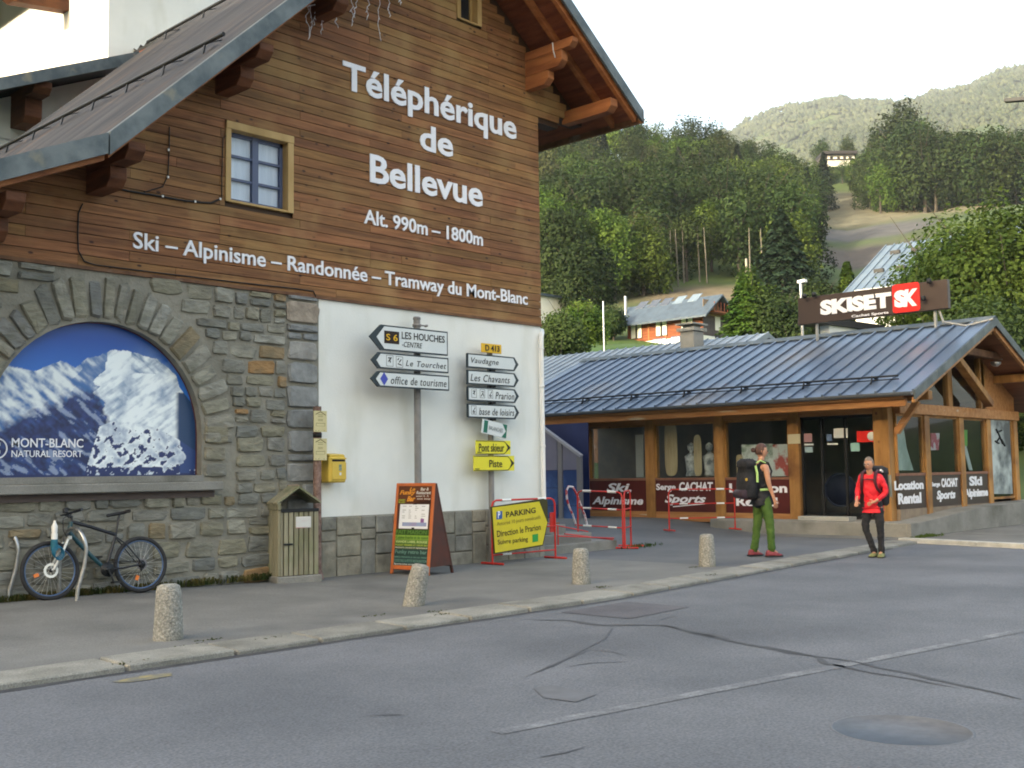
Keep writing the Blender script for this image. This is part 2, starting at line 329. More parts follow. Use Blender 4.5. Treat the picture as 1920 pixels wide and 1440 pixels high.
def text_parts(s, o, u, v, n, x0, x1, y0, y1, gap, name, m, parent, bold=.02, depth=.018, lift=0.):
    # one mesh per word (gap > 0) or per letter (gap = 0)
    vs, fs = text_mesh(s, bold, .05, 0., 1.)
    par = list(range(len(vs)))
    def fnd(i):
        while par[i] != i: par[i] = par[par[i]]; i = par[i]
        return i
    for f in fs:
        for k in f[1:]: par[fnd(k)] = fnd(f[0])
    isl = {}
    for i in range(len(vs)): isl.setdefault(fnd(i), []).append(i)
    iv = sorted(((min(vs[i].x for i in I), max(vs[i].x for i in I), I) for I in isl.values()), key=lambda t: t[0]); grp = []
    for a, b, I in iv:
        if grp and a < grp[-1][1]+gap-(.0 if gap else .03): grp[-1][1] = max(b, grp[-1][1]); grp[-1][2] += I
        else: grp.append([a, b, list(I)])
    a0 = min(p.x for p in vs); a1 = max(p.x for p in vs); b0 = min(p.y for p in vs); b1 = max(p.y for p in vs); c0 = min(p.z for p in vs); c1 = max(p.z for p in vs)
    o, u, v, n = map(Vector, (o, u, v, n))
    for _, _, I in grp:
        S_ = set(I); mp = {}; P = []
        for i in I:
            p = vs[i]; mp[i] = len(P); P.append(o+u*(x0+(p.x-a0)/(a1-a0)*(x1-x0))+v*(y0+(p.y-b0)/(b1-b0)*(y1-y0))+n*(lift+(p.z-c0)/(c1-c0)*depth))
        mb = MB(); mb.add(P, [[mp[k] for k in f] for f in fs if f[0] in S_]); mb.build(name, m, parent)
FY = ((1, 0, 0), (0, 0, 1), (0, -1, 0))      # plane facing the street (-Y)
FX = ((0, -1, 0), (0, 0, 1), (-1, 0, 0))     # plane facing -X
rnd = random.Random(11)
def fbm(x, y, z=0., o=5):
    return mnoise.fractal(Vector((x, y, z)), 1.0, 2.0, o)

# ================================================================ GROUND
def kin(X):      # inner (house) side of the kerb
    if X < 10.5: return 8.85
    if X < 15.5: return lerp(8.85, 9.4, (X-10.5)/5)
    return lerp(9.4, 10.02, (X-15.5)/6)
def zg(X, Y):
    if X > 14.62: return .28*sstep((Y-13)/4.2)*clamp((X-14.5)/3)
    return .075*clamp((Y-9.5)/3.3)*clamp((9.6-X)/3.2)
PX = [-3000, -600, 1000, 1100, 1200, 1300, 1400, 1500, 1560, 1600, 1700, 1800, 1920, 2400, 4200]
def zpx(d, ys): return [1.47+d*(882-y)/2094 for y in ys]
RINGS = [(0, [-.3]*15), (34, [-.3]*15), (45, [0, 1, 2.2, 2.2, 2, 1.8, 1.5, 1.2, 1, 1, 1, 1, 1, 1, 0]),
 (70, zpx(70, [800, 720, 655, 655, 652, 700, 720, 720, 720, 720, 700, 700, 700, 740, 850])),
 (95, zpx(95, [780, 690, 640, 645, 648, 652, 652, 650, 660, 660, 650, 640, 640, 680, 850])),
 (140, zpx(140, [740, 620, 560, 560, 556, 552, 548, 560, 570, 590, 590, 560, 540, 600, 800])),
 (205, zpx(205, [700, 520, 440, 440, 440, 440, 460, 480, 510, 520, 505, 470, 450, 520, 780])),
 (330, zpx(330, [680, 420, 285, 290, 300, 315, 335, 375, 392, 390, 393, 412, 425, 450, 760])),
 (380, zpx(380, [680, 420, 300, 305, 315, 328, 345, 380, 348, 332, 345, 372, 380, 420, 760])),
 (600, zpx(600, [700, 500, 400, 400, 400, 410, 420, 430, 430, 400, 400, 400, 400, 430, 760])),
 (1200, zpx(1200, [700, 480, 420, 420, 410, 400, 380, 370, 350, 345, 340, 330, 320, 330, 700])),
 (1800, zpx(1800, [700, 460, 400, 390, 370, 330, 290, 262, 250, 245, 245, 240, 225, 230, 640])),
 (2500, zpx(2500, [700, 450, 380, 350, 320, 280, 240, 205, 198, 196, 228, 224, 205, 200, 600])),
 (3600, zpx(3600, [760, 560, 500, 480, 460, 430, 400, 360, 350, 340, 340, 340, 330, 300, 700])),
 (6000, [0]*15)]
def interp(xs, ys, x):
    if x <= xs[0]: return ys[0]
    for i in range(len(xs)-1):
        if x <= xs[i+1]: return lerp(ys[i], ys[i+1], (x-xs[i])/(xs[i+1]-xs[i]))
    return ys[-1]
DS = [r[0] for r in RINGS]
def hgt_pd(px, d):
    if d >= DS[-1]: return 0.
    for i in range(len(DS)-1):
        if d <= DS[i+1]:
            t = (d-DS[i])/(DS[i+1]-DS[i]); a = interp(PX, RINGS[i][1], px); b = interp(PX, RINGS[i+1][1], px)
            return lerp(a, b, t)
def hgt(X, Y):
    d = math.hypot(X, Y); fx = X*math.sin(YAW)+Y*math.cos(YAW); rx = X*math.cos(YAW)-Y*math.sin(YAW)
    z = -.3
    if fx > 0:
        px = 960+2094*rx/max(fx, .25*d) ; z = hgt_pd(px, d); back = sstep((4200-abs(px-960))/1400)
        z = lerp(-.3, z, back)
    if d > 60: z += fbm(X*.012, Y*.012)*min(12, d*.012)+fbm(X*.05, Y*.05, 3)*min(2.5, d*.006)
    if d > 1300: z += fbm(X*.0022, Y*.0022, 7)*22*clamp((d-1300)/900)
    # unseen hill added on the west valley side, shaped to shade the street
    z = max(z, lerp(-.3, 22.6, sstep((-28-X)/24))) if X < -28 else z
    return z
def np_mesh(name, V, F, mats, mi=None, smooth=False):
    me = bpy.data.meshes.new(name); V = np.asarray(V, dtype=np.float32); F = np.asarray(F, dtype=np.int32); k = F.shape[1]
    me.vertices.add(len(V)); me.vertices.foreach_set('co', V.ravel())
    me.loops.add(F.size); me.loops.foreach_set('vertex_index', F.ravel())
    me.polygons.add(len(F)); me.polygons.foreach_set('loop_start', np.arange(0, F.size, k, dtype=np.int32)); me.polygons.foreach_set('loop_total', np.full(len(F), k, dtype=np.int32))
    for m in (mats if isinstance(mats, list) else [mats]): me.materials.append(m)
    if mi is not None: me.polygons.foreach_set('material_index', np.asarray(mi, dtype=np.int32))
    if smooth: me.polygons.foreach_set('use_smooth', np.ones(len(F), dtype=bool))
    me.update(calc_edges=True); me.validate(); return me

# terrain sheet, polar about the square in front of the station
angs = []
a0 = -180.
fwd_az = math.degrees(YAW)
while a0 < 180:
    angs.append(a0); a0 += .45 if abs(a0) < 30 else 4.
rad = [0.5]+[10*1.09**i for i in range(78)]
rad = [r for r in rad if r < 6500]
V = []
for r_ in rad:
    for a in angs:
        az = R(fwd_az+a); X, Y = r_*math.sin(az), r_*math.cos(az); V.append((X, Y, hgt(X, Y)))
na = len(angs); F = [(i*na+j, (i+1)*na+j, (i+1)*na+(j+1) % na, i*na+(j+1) % na) for i in range(len(rad)-1) for j in range(na)]
# terrain material: grass, gravel slope and pale rock by place
tm = mat('hillside', (.03, .055, .015), (.075, .11, .03), sc=.09, det=9, rough=.95, bump=.4, bsc=2, dirt=(.02, (.09, .085, .05), .5, .68))
tn = tm.node_tree; tb = tn.nodes['Principled BSDF']; csrc = tb.inputs['Base Color'].links[0].from_socket
def place_mask(P, rad_, soft):
    gp = _n(tn, 'ShaderNodeNewGeometry'); vm = _n(tn, 'ShaderNodeVectorMath', operation='DISTANCE'); vm.inputs[1].default_value = P
    nn = _n(tn, 'ShaderNodeTexNoise'); nn.inputs['Scale'].default_value = .05; nn.inputs['Detail'].default_value = 6; tn.links.new(gp.outputs['Position'], nn.inputs['Vector'])
    tn.links.new(gp.outputs['Position'], vm.inputs[0]); mm = _n(tn, 'ShaderNodeMath', operation='MULTIPLY_ADD'); mm.inputs[1].default_value = rad_*.9; tn.links.new(nn.outputs[0], mm.inputs[0])
    tn.links.new(vm.outputs['Value'], mm.inputs[2]); mr = _n(tn, 'ShaderNodeMapRange'); mr.inputs[1].default_value = rad_*1.45+soft; mr.inputs[2].default_value = rad_*1.45-soft
    tn.links.new(mm.outputs[0], mr.inputs[0]); return mr.outputs[0]
def ground_at(px, d):
    u = dirpx(px); return Vector((u.x*d, u.y*d, hgt(u.x*d, u.y*d)))
for P, rr, sf, c in ((ground_at(1680, 300), 40, 8, (.15, .14, .09)), (ground_at(1640, 240), 17, 5, (.085, .085, .085)), (ground_at(1590, 205), 15, 4, (.07, .063, .058)), (ground_at(1330, 140), 9, 3, (.14, .115, .075)), (ground_at(1175, 84), 15, 4, (.06, .13, .02)), (ground_at(1090, 78), 8, 4, (.055, .11, .022))):
    mk = place_mask(P, rr, sf); mx = _n(tn, 'ShaderNodeMix', data_type='RGBA'); tn.links.new(mk, mx.inputs[0]); tn.links.new(csrc, mx.inputs[6])
    n4 = _n(tn, 'ShaderNodeTexNoise'); n4.inputs['Scale'].default_value = .25; n4.inputs['Detail'].default_value = 8
    r4 = _n(tn, 'ShaderNodeValToRGB'); r4.color_ramp.elements[0].position = .3; r4.color_ramp.elements[1].position = .7; r4.color_ramp.elements[0].color = tuple(q*.72 for q in c)+(1,); r4.color_ramp.elements[1].color = (*[q*1.15 for q in c], 1)
    g5 = _n(tn, 'ShaderNodeNewGeometry'); tn.links.new(g5.outputs['Position'], n4.inputs['Vector']); tn.links.new(n4.outputs[0], r4.inputs[0]); tn.links.new(r4.outputs[0], mx.inputs[7]); csrc = mx.outputs[2]
tn.links.new(csrc, tb.inputs['Base Color'])
terrain = struct(link('terrain', np_mesh('terrain', V, F, tm, smooth=True)))

# road sheet
road = struct(MB().add([(-60, -60, -.05), (70, -60, -.05), (70, 12, -.05), (-60, 12, -.05)], [(0, 1, 2, 3)]).build('road', G['asphalt']))
# pavement sheet along the station, opening into the square by the shop
def gridsheet(x0, x1, nx, fy0, fy1, ny, fz, name, m, parent=None):
    V = []; 
    for i in range(nx+1):
        X = lerp(x0, x1, i/nx)
        for j in range(ny+1):
            Y = lerp(fy0(X), fy1(X), j/ny); V.append((X, Y, fz(X, Y)))
    F = [(i*(ny+1)+j, (i+1)*(ny+1)+j, (i+1)*(ny+1)+j+1, i*(ny+1)+j+1) for i in range(nx) for j in range(ny)]
    return link(name, np_mesh(name, V, F, m, smooth=True), parent)
struct(gridsheet(-14, 14.64, 60, kin, lambda X: 13.4, 16, zg, 'pavement', G['sidewalk']))
struct(gridsheet(14.645, 26, 40, kin, lambda X: 30, 50, zg, 'square', G['plaza']))
# kerb, stone by stone
kerb = struct(MB().box((-14, 8.38, -.2), (14, 8.8, -.06)).build('kerb', G['tar']))
X = -13.8; kst = []
while X < 21.3:
    Lk = rnd.uniform(.86, 1.06); ya, yb = kin(X), kin(X+Lk); zz = .010+rnd.uniform(-.006, .008); m = MB(); g = .017
    if X+Lk > 21.6: break
    P = [(X+g, ya-.5, 0), (X+Lk-g, yb-.5, 0), (X+Lk-g, yb+.004, 0), (X+g, ya+.004, 0)]
    tl = rnd.uniform(-.004, .004)
    m.prism([Vector((p[0], p[1], -.14)) for p in P], (0, 0, .14+zz))
    for v in m.v:
        if v.z > 0 and v.y < kin(v.x)-.3: v.z -= .012+tl
    m.build('kerb_stone', G['kerb'], kerb, bevel=.012); X += Lk
# gutter line of darker asphalt beside the kerb
m = MB()
for i in range(60):
    X0 = -10+i*.5; X1 = X0+.5
    wa, wb = .08+.05*fbm(X0*1.3, 2), .08+.05*fbm(X1*1.3, 2)
    m.add([(X0, kin(X0)-.5, -.046), (X0, kin(X0)-.5-wa, -.046), (X1, kin(X1)-.5-wb, -.046), (X1, kin(X1)-.5, -.046)], [(0, 1, 2, 3)])
struct(m.build('gutter_line', G['tar']))
# forecourt before the shop's gable, with its white kerb
struct(MB().prism([(21.75, 9.9, -.06), (21.3, 6.8, -.06), (21.6, 3, -.06), (23, -4, -.06), (60, -4, -.06), (60, 13.5, -.06), (21.75, 13.5, -.06)], (0, 0, .075)).build('forecourt', G['sidewalk']))
wk = struct(MB().box((21.5, 9.0, -.07), (21.55, 9.05, -.06)).build('white_kerb', G['conc']))
pts = [(21.85, 10.0), (21.72, 9.2), (21.5, 8.3), (21.3, 7.3), (21.25, 6.2), (21.4, 5.2), (21.6, 4.2), (21.9, 3.2)]
for (xa, ya), (xb, yb) in zip(pts, pts[1:]):
    MB().beam((xa, ya, -.01), (xb, yb, -.01), .22, .10).build('kerb_stone', solid('whitewashed_kerb', (.5, .5, .47), c2=(.36, .36, .33), sc=4), wk, bevel=.01)
# raised terrace in front of the shop
terr = MB()
terr.prism([(22.35, 10.1, -.1), (34, 10.1, -.1), (34, 10.9, -.1), (23.3, 10.9, -.1), (23.3, 14.9, -.1), (22.35, 14.9, -.1)], (0, 0, .41))
struct(terr.build('shop_terrace', G['conc'], bevel=.02))
ramp = MB(); ramp.prism([(22.36, 10.02, .02), (34, 10.02, .02), (34, 10.02, .62), (26, 10.02, .50), (22.9, 10.02, .30), (22.36, 10.02, .30)], (0, .6, 0))
struct(ramp.build('terrace_ramp', G['conc']))

# markings, cracks and patches on the road: thin sheets above it
def strip(name, px, wid, m, z=-.046, n=6, jit=.35, cat=None):
    P = [gz(x, y, z) for x, y in px]; Q = []
    for a, b in zip(P, P[1:]):
        for i in range(n):
            t = i/n; p = a.lerp(b, t); Q.append(p)
    Q.append(P[-1]); mb = MB(); vs = []
    for i, p in enumerate(Q):
        d = (Q[min(i+1, len(Q)-1)]-Q[max(i-1, 0)]); d.z = 0; d.normalize(); nn = Vector((-d.y, d.x, 0))
        k = len(Q)-1; e = min(1, 6*i/k+.15, 6*(k-i)/k+.15)
        ww = wid*(1+jit*fbm(p.x*3, p.y*3, 1.7))*e; off = nn*(jit*wid*.8*fbm(p.x*2.1, p.y*2.1, 9))
        vs += [p+off+nn*ww/2, p+off-nn*ww/2]
    mb.add(vs, [(2*i, 2*i+1, 2*i+3, 2*i+2) for i in range(len(Q)-1)])
    return struct(mb.build(name, m))
lm = MB(); A = gz(700, 1418, -.046); B = gz(1920, 1181, -.046); D_ = (B-A); 
ext = [A+D_*.12, B+D_*.8]; nrm = Vector((-D_.y, D_.x, 0)).normalized(); 
lm.add([ext[0]+nrm*.06, ext[0]-nrm*.06, ext[1]-nrm*.06, ext[1]+nrm*.06], [(0, 1, 2, 3)])
G['faint'] = mat('faint_line', (.14, .147, .16), (.27, .28, .29), sc=3.5, det=9, rough=.85, lo=.44, hi=.78, bump=.35, bsc=45, speck=.27, spsc=55)
struct(lm.build('road_line', G['faint']))
crack = [((970, 1160), (1060, 1163), (1130, 1173), (1240, 1172), (1330, 1190), (1420, 1212), (1500, 1225), (1600, 1240), (1700, 1262), (1800, 1285), (1920, 1310)),
         ((1240, 1172), (1300, 1187), (1400, 1207), (1480, 1220), (1530, 1230), (1548, 1243), (1640, 1262), (1720, 1275), (1790, 1290))]
for c, wd in zip(crack, (.075, .05)): strip('crack_seal', c, wd, G['tar'], jit=.9)
for c in (((1150, 1175), (1135, 1198), (1095, 1218), (1070, 1230), (1040, 1247), (975, 1272)), ((1095, 1218), (1150, 1222), (1200, 1236)), ((1060, 1250), (1110, 1243), (1190, 1240)), ((1000, 1262), (1060, 1237), (1100, 1220)), ((1225, 1165), (1265, 1155), (1268, 1160)), ((660, 1345), (700, 1341), (760, 1340)), ((1010, 1420), (1060, 1412), (1100, 1400))):
    strip('road_crack', c, .016, solid('crack_grey', (.07, .072, .08)), jit=1.2, n=10)
def patch(name, px, m, z=-.045): 
    P = [gz(x, y, z) for x, y in px]; return struct(MB().add(P, [tuple(range(len(P)))]).build(name, m))
G['patch'] = mat('patch_asphalt', (.085, .082, .092), (.11, .107, .117), sc=2, det=8, rough=.8, speck=.2)
patch('repair_patch', ((1052, 1148), (1175, 1128), (1292, 1138), (1180, 1160)), G['patch'])
patch('repair_patch', ((1000, 1290), (1035, 1285), (1118, 1302), (1080, 1316), (1020, 1308)), mat('worn_patch', (.105, .105, .112), (.14, .147, .16), sc=4, det=8))
mh = gz(1690, 1368, -.05); mm = MB().lathe((mh.x, mh.y, -.05), [(.40, -.05), (.40, .0055), (.38, .0055), (.38, .005), (.0, .005)], 28); mm.v = [Vector((v.x, v.y, v.z-.004)) for v in mm.v]
struct(mm.build('manhole_cover', mat('iron_cover', (.100, .106, .120), (.135, .142, .158), sc=12, rough=.6)))
yp = gz(272, 1271, -.046); ym = MB(); vs = []
for i in range(16):
    a = i*math.tau/16; rr = .12+.05*fbm(i*.9, 1); vs.append((yp.x+rr*math.cos(a)*1.9, yp.y+rr*math.sin(a)*.8, -.045))
ym.add(vs, [tuple(range(16))]); struct(ym.build('paint_mark', mat('faded_yellow_paint', (.30, .25, .11), (.13, .135, .13), sc=12, det=8, lo=.35, hi=.6)))
# drain grate and darker repaired area in the square
p = [gz(x, y, .004) for x, y in ((1240, 1004), (1330, 992), (1400, 1000), (1500, 1004), (1300, 1012))]
# weeds in the kerb joints and at the wall foot
def tuft_mesh(name, n, h, r, m, seed):
    g = random.Random(seed); V = []; F = []
    for i in range(n):
        a = g.uniform(0, 6.28); rr = r*math.sqrt(g.random()); bx, by = rr*math.cos(a), rr*math.sin(a); hh = h*g.uniform(.4, 1); la = g.uniform(0, 6.28); lw = g.uniform(.004, .010); ln = g.uniform(.2, .9)*hh
        dx, dy = math.cos(la), math.sin(la); b = len(V)
        V += [(bx-dy*lw, by+dx*lw, 0), (bx+dy*lw, by-dx*lw, 0), (bx+dx*ln*.5+dy*lw, by+dy*ln*.5-dx*lw, hh*.7), (bx+dx*ln*.5-dy*lw, by+dy*ln*.5+dx*lw, hh*.7), (bx+dx*ln, by+dy*ln, hh), (bx+dx*ln, by+dy*ln, hh*.98)]
        F += [(b, b+1, b+2, b+3), (b+3, b+2, b+4, b+5)]
    return np_mesh(name, V, F, m)
wd = [tuft_mesh('weed', 60, .07, .09, leafmat('weed_green', (.07, .11, .02), (.15, .17, .05), 8), 3), tuft_mesh('weed2', 90, .16, .16, G['leafD'], 5)]
V = []; F = []
def scatter_weeds(name, spots, n, h, m, lab=None):
    g = random.Random(4); V = []; F = []
    for (X, Y, Z, r) in spots:
        for i in range(n):
            a = g.uniform(0, 6.28); rr = r*math.sqrt(g.random()); bx, by = X+rr*1.6*math.cos(a), Y+rr*.6*math.sin(a); hh = h*g.uniform(.3, 1); la = g.uniform(0, 6.28); lw = g.uniform(.004, .012); ln = g.uniform(.2, 1.1)*hh
            dx, dy = math.cos(la), math.sin(la); b = len(V)
            V += [(bx-dy*lw, by+dx*lw, Z), (bx+dy*lw, by-dx*lw, Z), (bx+dx*ln*.5+dy*lw, by+dy*ln*.5-dx*lw, Z+hh*.7), (bx+dx*ln*.5-dy*lw, by+dy*ln*.5+dx*lw, Z+hh*.7)]
            F += [(b, b+1, b+2, b+3)]
    o = link(name, np_mesh(name, V, F, m)); o['kind'] = 'stuff'; return o
sp = []
for x, y in ((387, 1207), (245, 1249), (505, 1203), (355, 1217), (700, 1160), (818, 1152), (822, 1158), (1128, 1105), (1133, 1106), (1305, 1067), (1335, 1082), (1035, 1130), (1000, 1138)):
    p = gz(x, y, -.03); sp.append((p.x, p.y, -.03, .10))
scatter_weeds('kerb_weeds', sp, 70, .06, G['leafD'])
sp = [(rnd.uniform(4.5, 9), 13.1, .06, .12) for i in range(22)]+[(rnd.uniform(5.6, 7.4), 13.08, .06, .14) for i in range(14)]
scatter_weeds('wall_foot_weeds', sp, 60, .14, leafmat('wall_weed', (.035, .05, .015), (.11, .085, .03), 4))
p1 = gz(1725, 1008, 0); sp = [(p1.x+rnd.uniform(-.5, .5), p1.y+rnd.uniform(-.15, .15), 0, .2) for i in range(8)]
scatter_weeds('square_weeds', sp+[(17.2, 13.1, 0, .3), (17.6, 13.2, 0, .3)], 60, .10, G['leafC'])

# ================================================================ TREES
def rot_quads(P, N, s, g):
    n = len(P); N = N/np.maximum(1e-6, np.linalg.norm(N, axis=1))[:, None]
    A = g.normal(size=(n, 3)); T = np.cross(N, A); T /= np.maximum(1e-6, np.linalg.norm(T, axis=1))[:, None]; B = np.cross(N, T)
    s = s[:, None]; k = g.uniform(.5, .9, (n, 1))
    V = np.stack([P-T*s-B*s*k, P+T*s*.9-B*s*k*.6, P+T*s*.7+B*s*k, P-T*s*.8+B*s*k*.8], 1).reshape(-1, 3)
    F = np.arange(4*n).reshape(n, 4); return V, F
def crown(kind, seed, n, H, W, leaf):
    g = np.random.default_rng(seed); Ps = []; Ns = []
    if kind == 'broad':
        nl = int(9+g.integers(0, 7)); c = []
        for i in range(nl):
            t = g.random(); z = H*(.22+.66*t); rr = W*.62*math.sqrt(max(.05, 1-((t-.35)/.75)**2))*g.uniform(.35, 1)
            a = g.uniform(0, 6.28); c.append((rr*math.cos(a), rr*math.sin(a), z, W*g.uniform(.26, .48)))
        c.append((0, 0, H*.84, W*.36)); c.append((0, 0, H*.62, W*.55)); tot = sum(q[3]**2 for q in c)
        for q in c:
            k = int(n*q[3]**2/tot); d = g.normal(size=(k, 3)); d /= np.linalg.norm(d, axis=1)[:, None]
            r_ = q[3]*(1-.35*g.random(k)**2)*(1+.22*np.sin(d[:, 0]*5+seed)*np.cos(d[:, 1]*6)+.1*g.normal(size=k))
            P = d*r_[:, None]*[1, 1, .8]+[q[0], q[1], q[2]]; Ps.append(P); Ns.append(d+g.normal(size=(k, 3))*.5+[0, 0, .4])
    elif kind == 'conifer':
        k = n; t = g.random(k)**.75; z = H*(.08+.92*t); tier = np.floor(t*13)/13; fr = t*13-np.floor(t*13)
        rr = W*.5*(1-t)**.85*(1-.38*fr)*np.sqrt(g.random(k)*.65+.35); a = g.uniform(0, 6.28, k); rr = rr*(1+.25*np.sin(a*5+tier*40))+.12
        P = np.stack([rr*np.cos(a), rr*np.sin(a), z-rr*.22], 1); Ps.append(P); Ns.append(np.stack([np.cos(a)*.5, np.sin(a)*.5, np.ones(k)], 1)+g.normal(size=(k, 3))*.35)
    else:  # bush
        nl = 8
        for i in range(nl):
            a = g.uniform(0, 6.28); rr = W*.3*g.random(); q = (rr*math.cos(a), rr*math.sin(a), H*g.uniform(.3, .7), min(W, H)*g.uniform(.25, .38)); k = n//nl
            d = g.normal(size=(k, 3)); d /= np.linalg.norm(d, axis=1)[:, None]; r_ = q[3]*(1-.3*g.random(k)**2)*(1+.12*g.normal(size=k))
            P = d*r_[:, None]+[q[0], q[1], q[2]]; P[:, 2] = np.abs(P[:, 2]); Ps.append(P); Ns.append(d+g.normal(size=(k, 3))*.5+[0, 0, .3])
    P = np.concatenate(Ps); N = np.concatenate(Ns)
    P[:, 2] *= H/np.percentile(P[:, 2], 99.7); P[:, :2] *= (W/2)/np.percentile(np.hypot(P[:, 0], P[:, 1]), 99)
    s = leaf*g.uniform(.55, 1.25, len(P))
    return rot_quads(P, N, s, g)
def trunk_mb(seed, H, W, kind):
    g = random.Random(seed); m = MB(); b = []
    r0 = H*.02+.05; pts = [Vector((0, 0, -.6))]; p = Vector((0, 0, 0))
    top = .92 if kind == 'conifer' else .7
    for i in range(6): pts.append(Vector((g.uniform(-.02, .02)*H*i/6, g.uniform(-.02, .02)*H*i/6, H*top*i/5)))
    m.tube(pts, [r0*1.3]+[r0*(1-.8*i/5) for i in range(6)], 7)
    if kind != 'conifer':
        for i in range(7):
            t = g.uniform(.3, .65)*H; a = g.uniform(0, 6.28); l = W*g.uniform(.25, .42); c = Vector((0, 0, t)); d = Vector((math.cos(a), math.sin(a), .9))
            m.tube([c, c+d*l*.5, c+d*l+Vector((0, 0, l*.3))], [r0*.35, r0*.18, r0*.06], 5)
    return m
def farmesh(name, kind, seed, n, H, W, leaf, lm):
    Vc, Fc = crown(kind, seed, n, H, W, leaf); t = trunk_mb(seed, H, W, kind)
    tf = []
    for f in t.f: tf.append(f if len(f) == 4 else (f[:3]+[f[3]] if len(f) > 3 else f+[f[-1]]))
    tf = [f[:4] for f in tf]; tv = np.array([tuple(v) for v in t.v]); nf = len(Fc)
    V = np.concatenate([Vc, tv]); F = np.concatenate([Fc, np.array(tf)+len(Vc)])
    return np_mesh(name, V, F, [lm, G['bark']], [0]*nf+[1]*len(tf))
BR = [farmesh('broad_tree', 'broad', 20+i, 3600, 15, 11+i % 3, .25, G['leafA']) for i in range(5)]
BR2 = [farmesh('bright_tree', 'broad', 60+i, 3400, 13, 10, .24, G['leafC']) for i in range(2)]
OL = [farmesh('olive_tree', 'broad', 80, 3200, 14, 10, .24, G['leafD'])]
CO = [farmesh('conifer_tree', 'conifer', 40+i, 2600, 17, 7.5, .32, G['leafB']) for i in range(2)]
def put(me, px, d, s, name, label, cat='tree', group=None, dz=0, sx=None):
    if 'wooded hillside' in label:
        z_ = 'low on the left of' if px < 1250 and d < 200 else 'low on the right of' if d < 200 else 'along the skyline of' if d > 295 else 'halfway up the left part of' if px < 1250 else 'halfway up the right part of'
        label = label.replace('standing among the broadleaf crowns of', 'standing').replace('on the wooded', z_+' the wooded').replace('standing the', 'standing '+z_+' the')
    if 'right of the bare meadow' in label: label = label.replace('dark green tree', 'dark green tree '+('near the left end' if px < 1730 else 'near the middle' if px < 1840 else 'at the right end')).replace('in the wood', 'of the wood')
    P = ground_at(px, d); M = Matrix.Translation((P.x, P.y, P.z-.4*s+dz)) @ Matrix.Rotation(rnd.uniform(0, 6.28), 4, 'Z') @ Matrix.Diagonal((sx or s, sx or s, s, 1))
    o = link(name, me, None, M); tag(o, label, cat, group); return o
# the wooded hillside behind: a jittered grid of crowns
gw = random.Random(5)
for d in [146, 155, 164, 175, 188, 202, 217, 233, 250, 268, 287, 305, 322]:
    px = 850+gw.uniform(0, 20)
    while px < 1585:
        stepp = 6.6*2094/d*gw.uniform(.75, 1.15)
        lim = 1545 if d < 200 else (1555 if d > 215 else 1530)
        clearing = d < 152 and 1250 < px < 1400
        if px < lim and not clearing:
            r_ = gw.random(); dd = d+gw.uniform(-5, 5)
            if r_ < .07: put(gw.choice(CO), px, dd, gw.uniform(.6, .95), 'conifer', 'dark spruce standing among the broadleaf crowns of the wooded hillside', group='spruces of the wooded hillside')
            elif r_ < .15: put(OL[0], px, dd, gw.uniform(.75, 1.05), 'olive_tree', 'yellowish olive broadleaf tree on the wooded hillside', group='olive trees of the wooded hillside')
            elif r_ < .36: put(gw.choice(BR2), px, dd, gw.uniform(.75, 1.05), 'bright_tree', 'light green broadleaf tree on the wooded hillside', group='light green trees of the wooded hillside')
            else: put(gw.choice(BR), px, dd, gw.uniform(.72, 1.08), 'broadleaf_tree', 'mid green broadleaf tree on the wooded hillside', group='mid green trees of the wooded hillside')
        px += stepp
# wood on the right beyond the meadow
for d, lo_, n_ in ((292, 1650, 16), (306, 1640, 16), (322, 1625, 16), (340, 1650, 13), (395, 1560, 6)):
    for i in range(n_):
        px = lo_+(1990-lo_)*(i+gw.uniform(-.2, .2))/n_
        if d == 395: px = 1565+i*9; 
        if d == 395 and 1 <= i <= 5: continue
        s_ = gw.uniform(.85, 1.12)*(1.15 if d < 330 else 1.25)*(1.25 if 1700 < px < 1760 else 1)
        if px < 1665: s_ *= .7
        put(gw.choice(BR if gw.random() < .9 else BR2), px, d+gw.uniform(-6, 6), s_, 'broadleaf_tree', 'dark green tree in the wood right of the bare meadow', group='trees right of the bare meadow')
for i, px in enumerate((1575, 1600, 1625, 1650)):
    put(BR[i], px, 352, .5, 'hedge_tree', 'low green tree below the small white house on the hill', group='low trees below the small white house')
put(CO[0], 1565, 300, 1.0, 'conifer', 'tall pointed spruce at the left edge of the bare meadow')
put(BR[1], 1612, 395, .75, 'broadleaf_tree', 'round dark tree just behind the roof of the small white house')
# bare-trunked group in the clearing above the chalet
for px, d in ((1268, 151), (1281, 150), (1292, 152), (1322, 152), (1336, 151), (1418, 143), (1442, 143)):
    P = ground_at(px, d); m = MB(); lx = gw.uniform(-.5, .5)
    m.tube([P+Vector((0, 0, -1)), P+Vector((lx*.4, 0, 4)), P+Vector((lx, 0, 8))], [.12, .10, .05], 6)
    o = m.build('bare_trunk', mat('pale_bark', (.13, .12, .10), rough=.9) if 'pale_bark' not in bpy.data.materials else bpy.data.materials['pale_bark']); tag(o, 'pale slender tree trunk at the edge of the clearing above the red chalet', 'tree trunk', 'pale trunks at the clearing')
def neartree(kind, seed, n, H, W, leaf, lm, px, d, label, name='tree', dz=0, cat='tree'):
    P = ground_at(px, d); t = thing(name, (P.x, P.y, P.z+dz), label, cat, rz=seed*1.3)
    Vc, Fc = crown(kind, seed, n, H, W, leaf); link('crown', np_mesh('crown', Vc, Fc, lm), t)
    trunk_mb(seed, H, W, kind).build('trunk', G['bark'], t, local=True); return t
neartree('broad', 101, 15000, 12, 10, .17, G['leafC'], 1160, 140, 'bright green leafy tree left of the pale trunks above the red chalet')
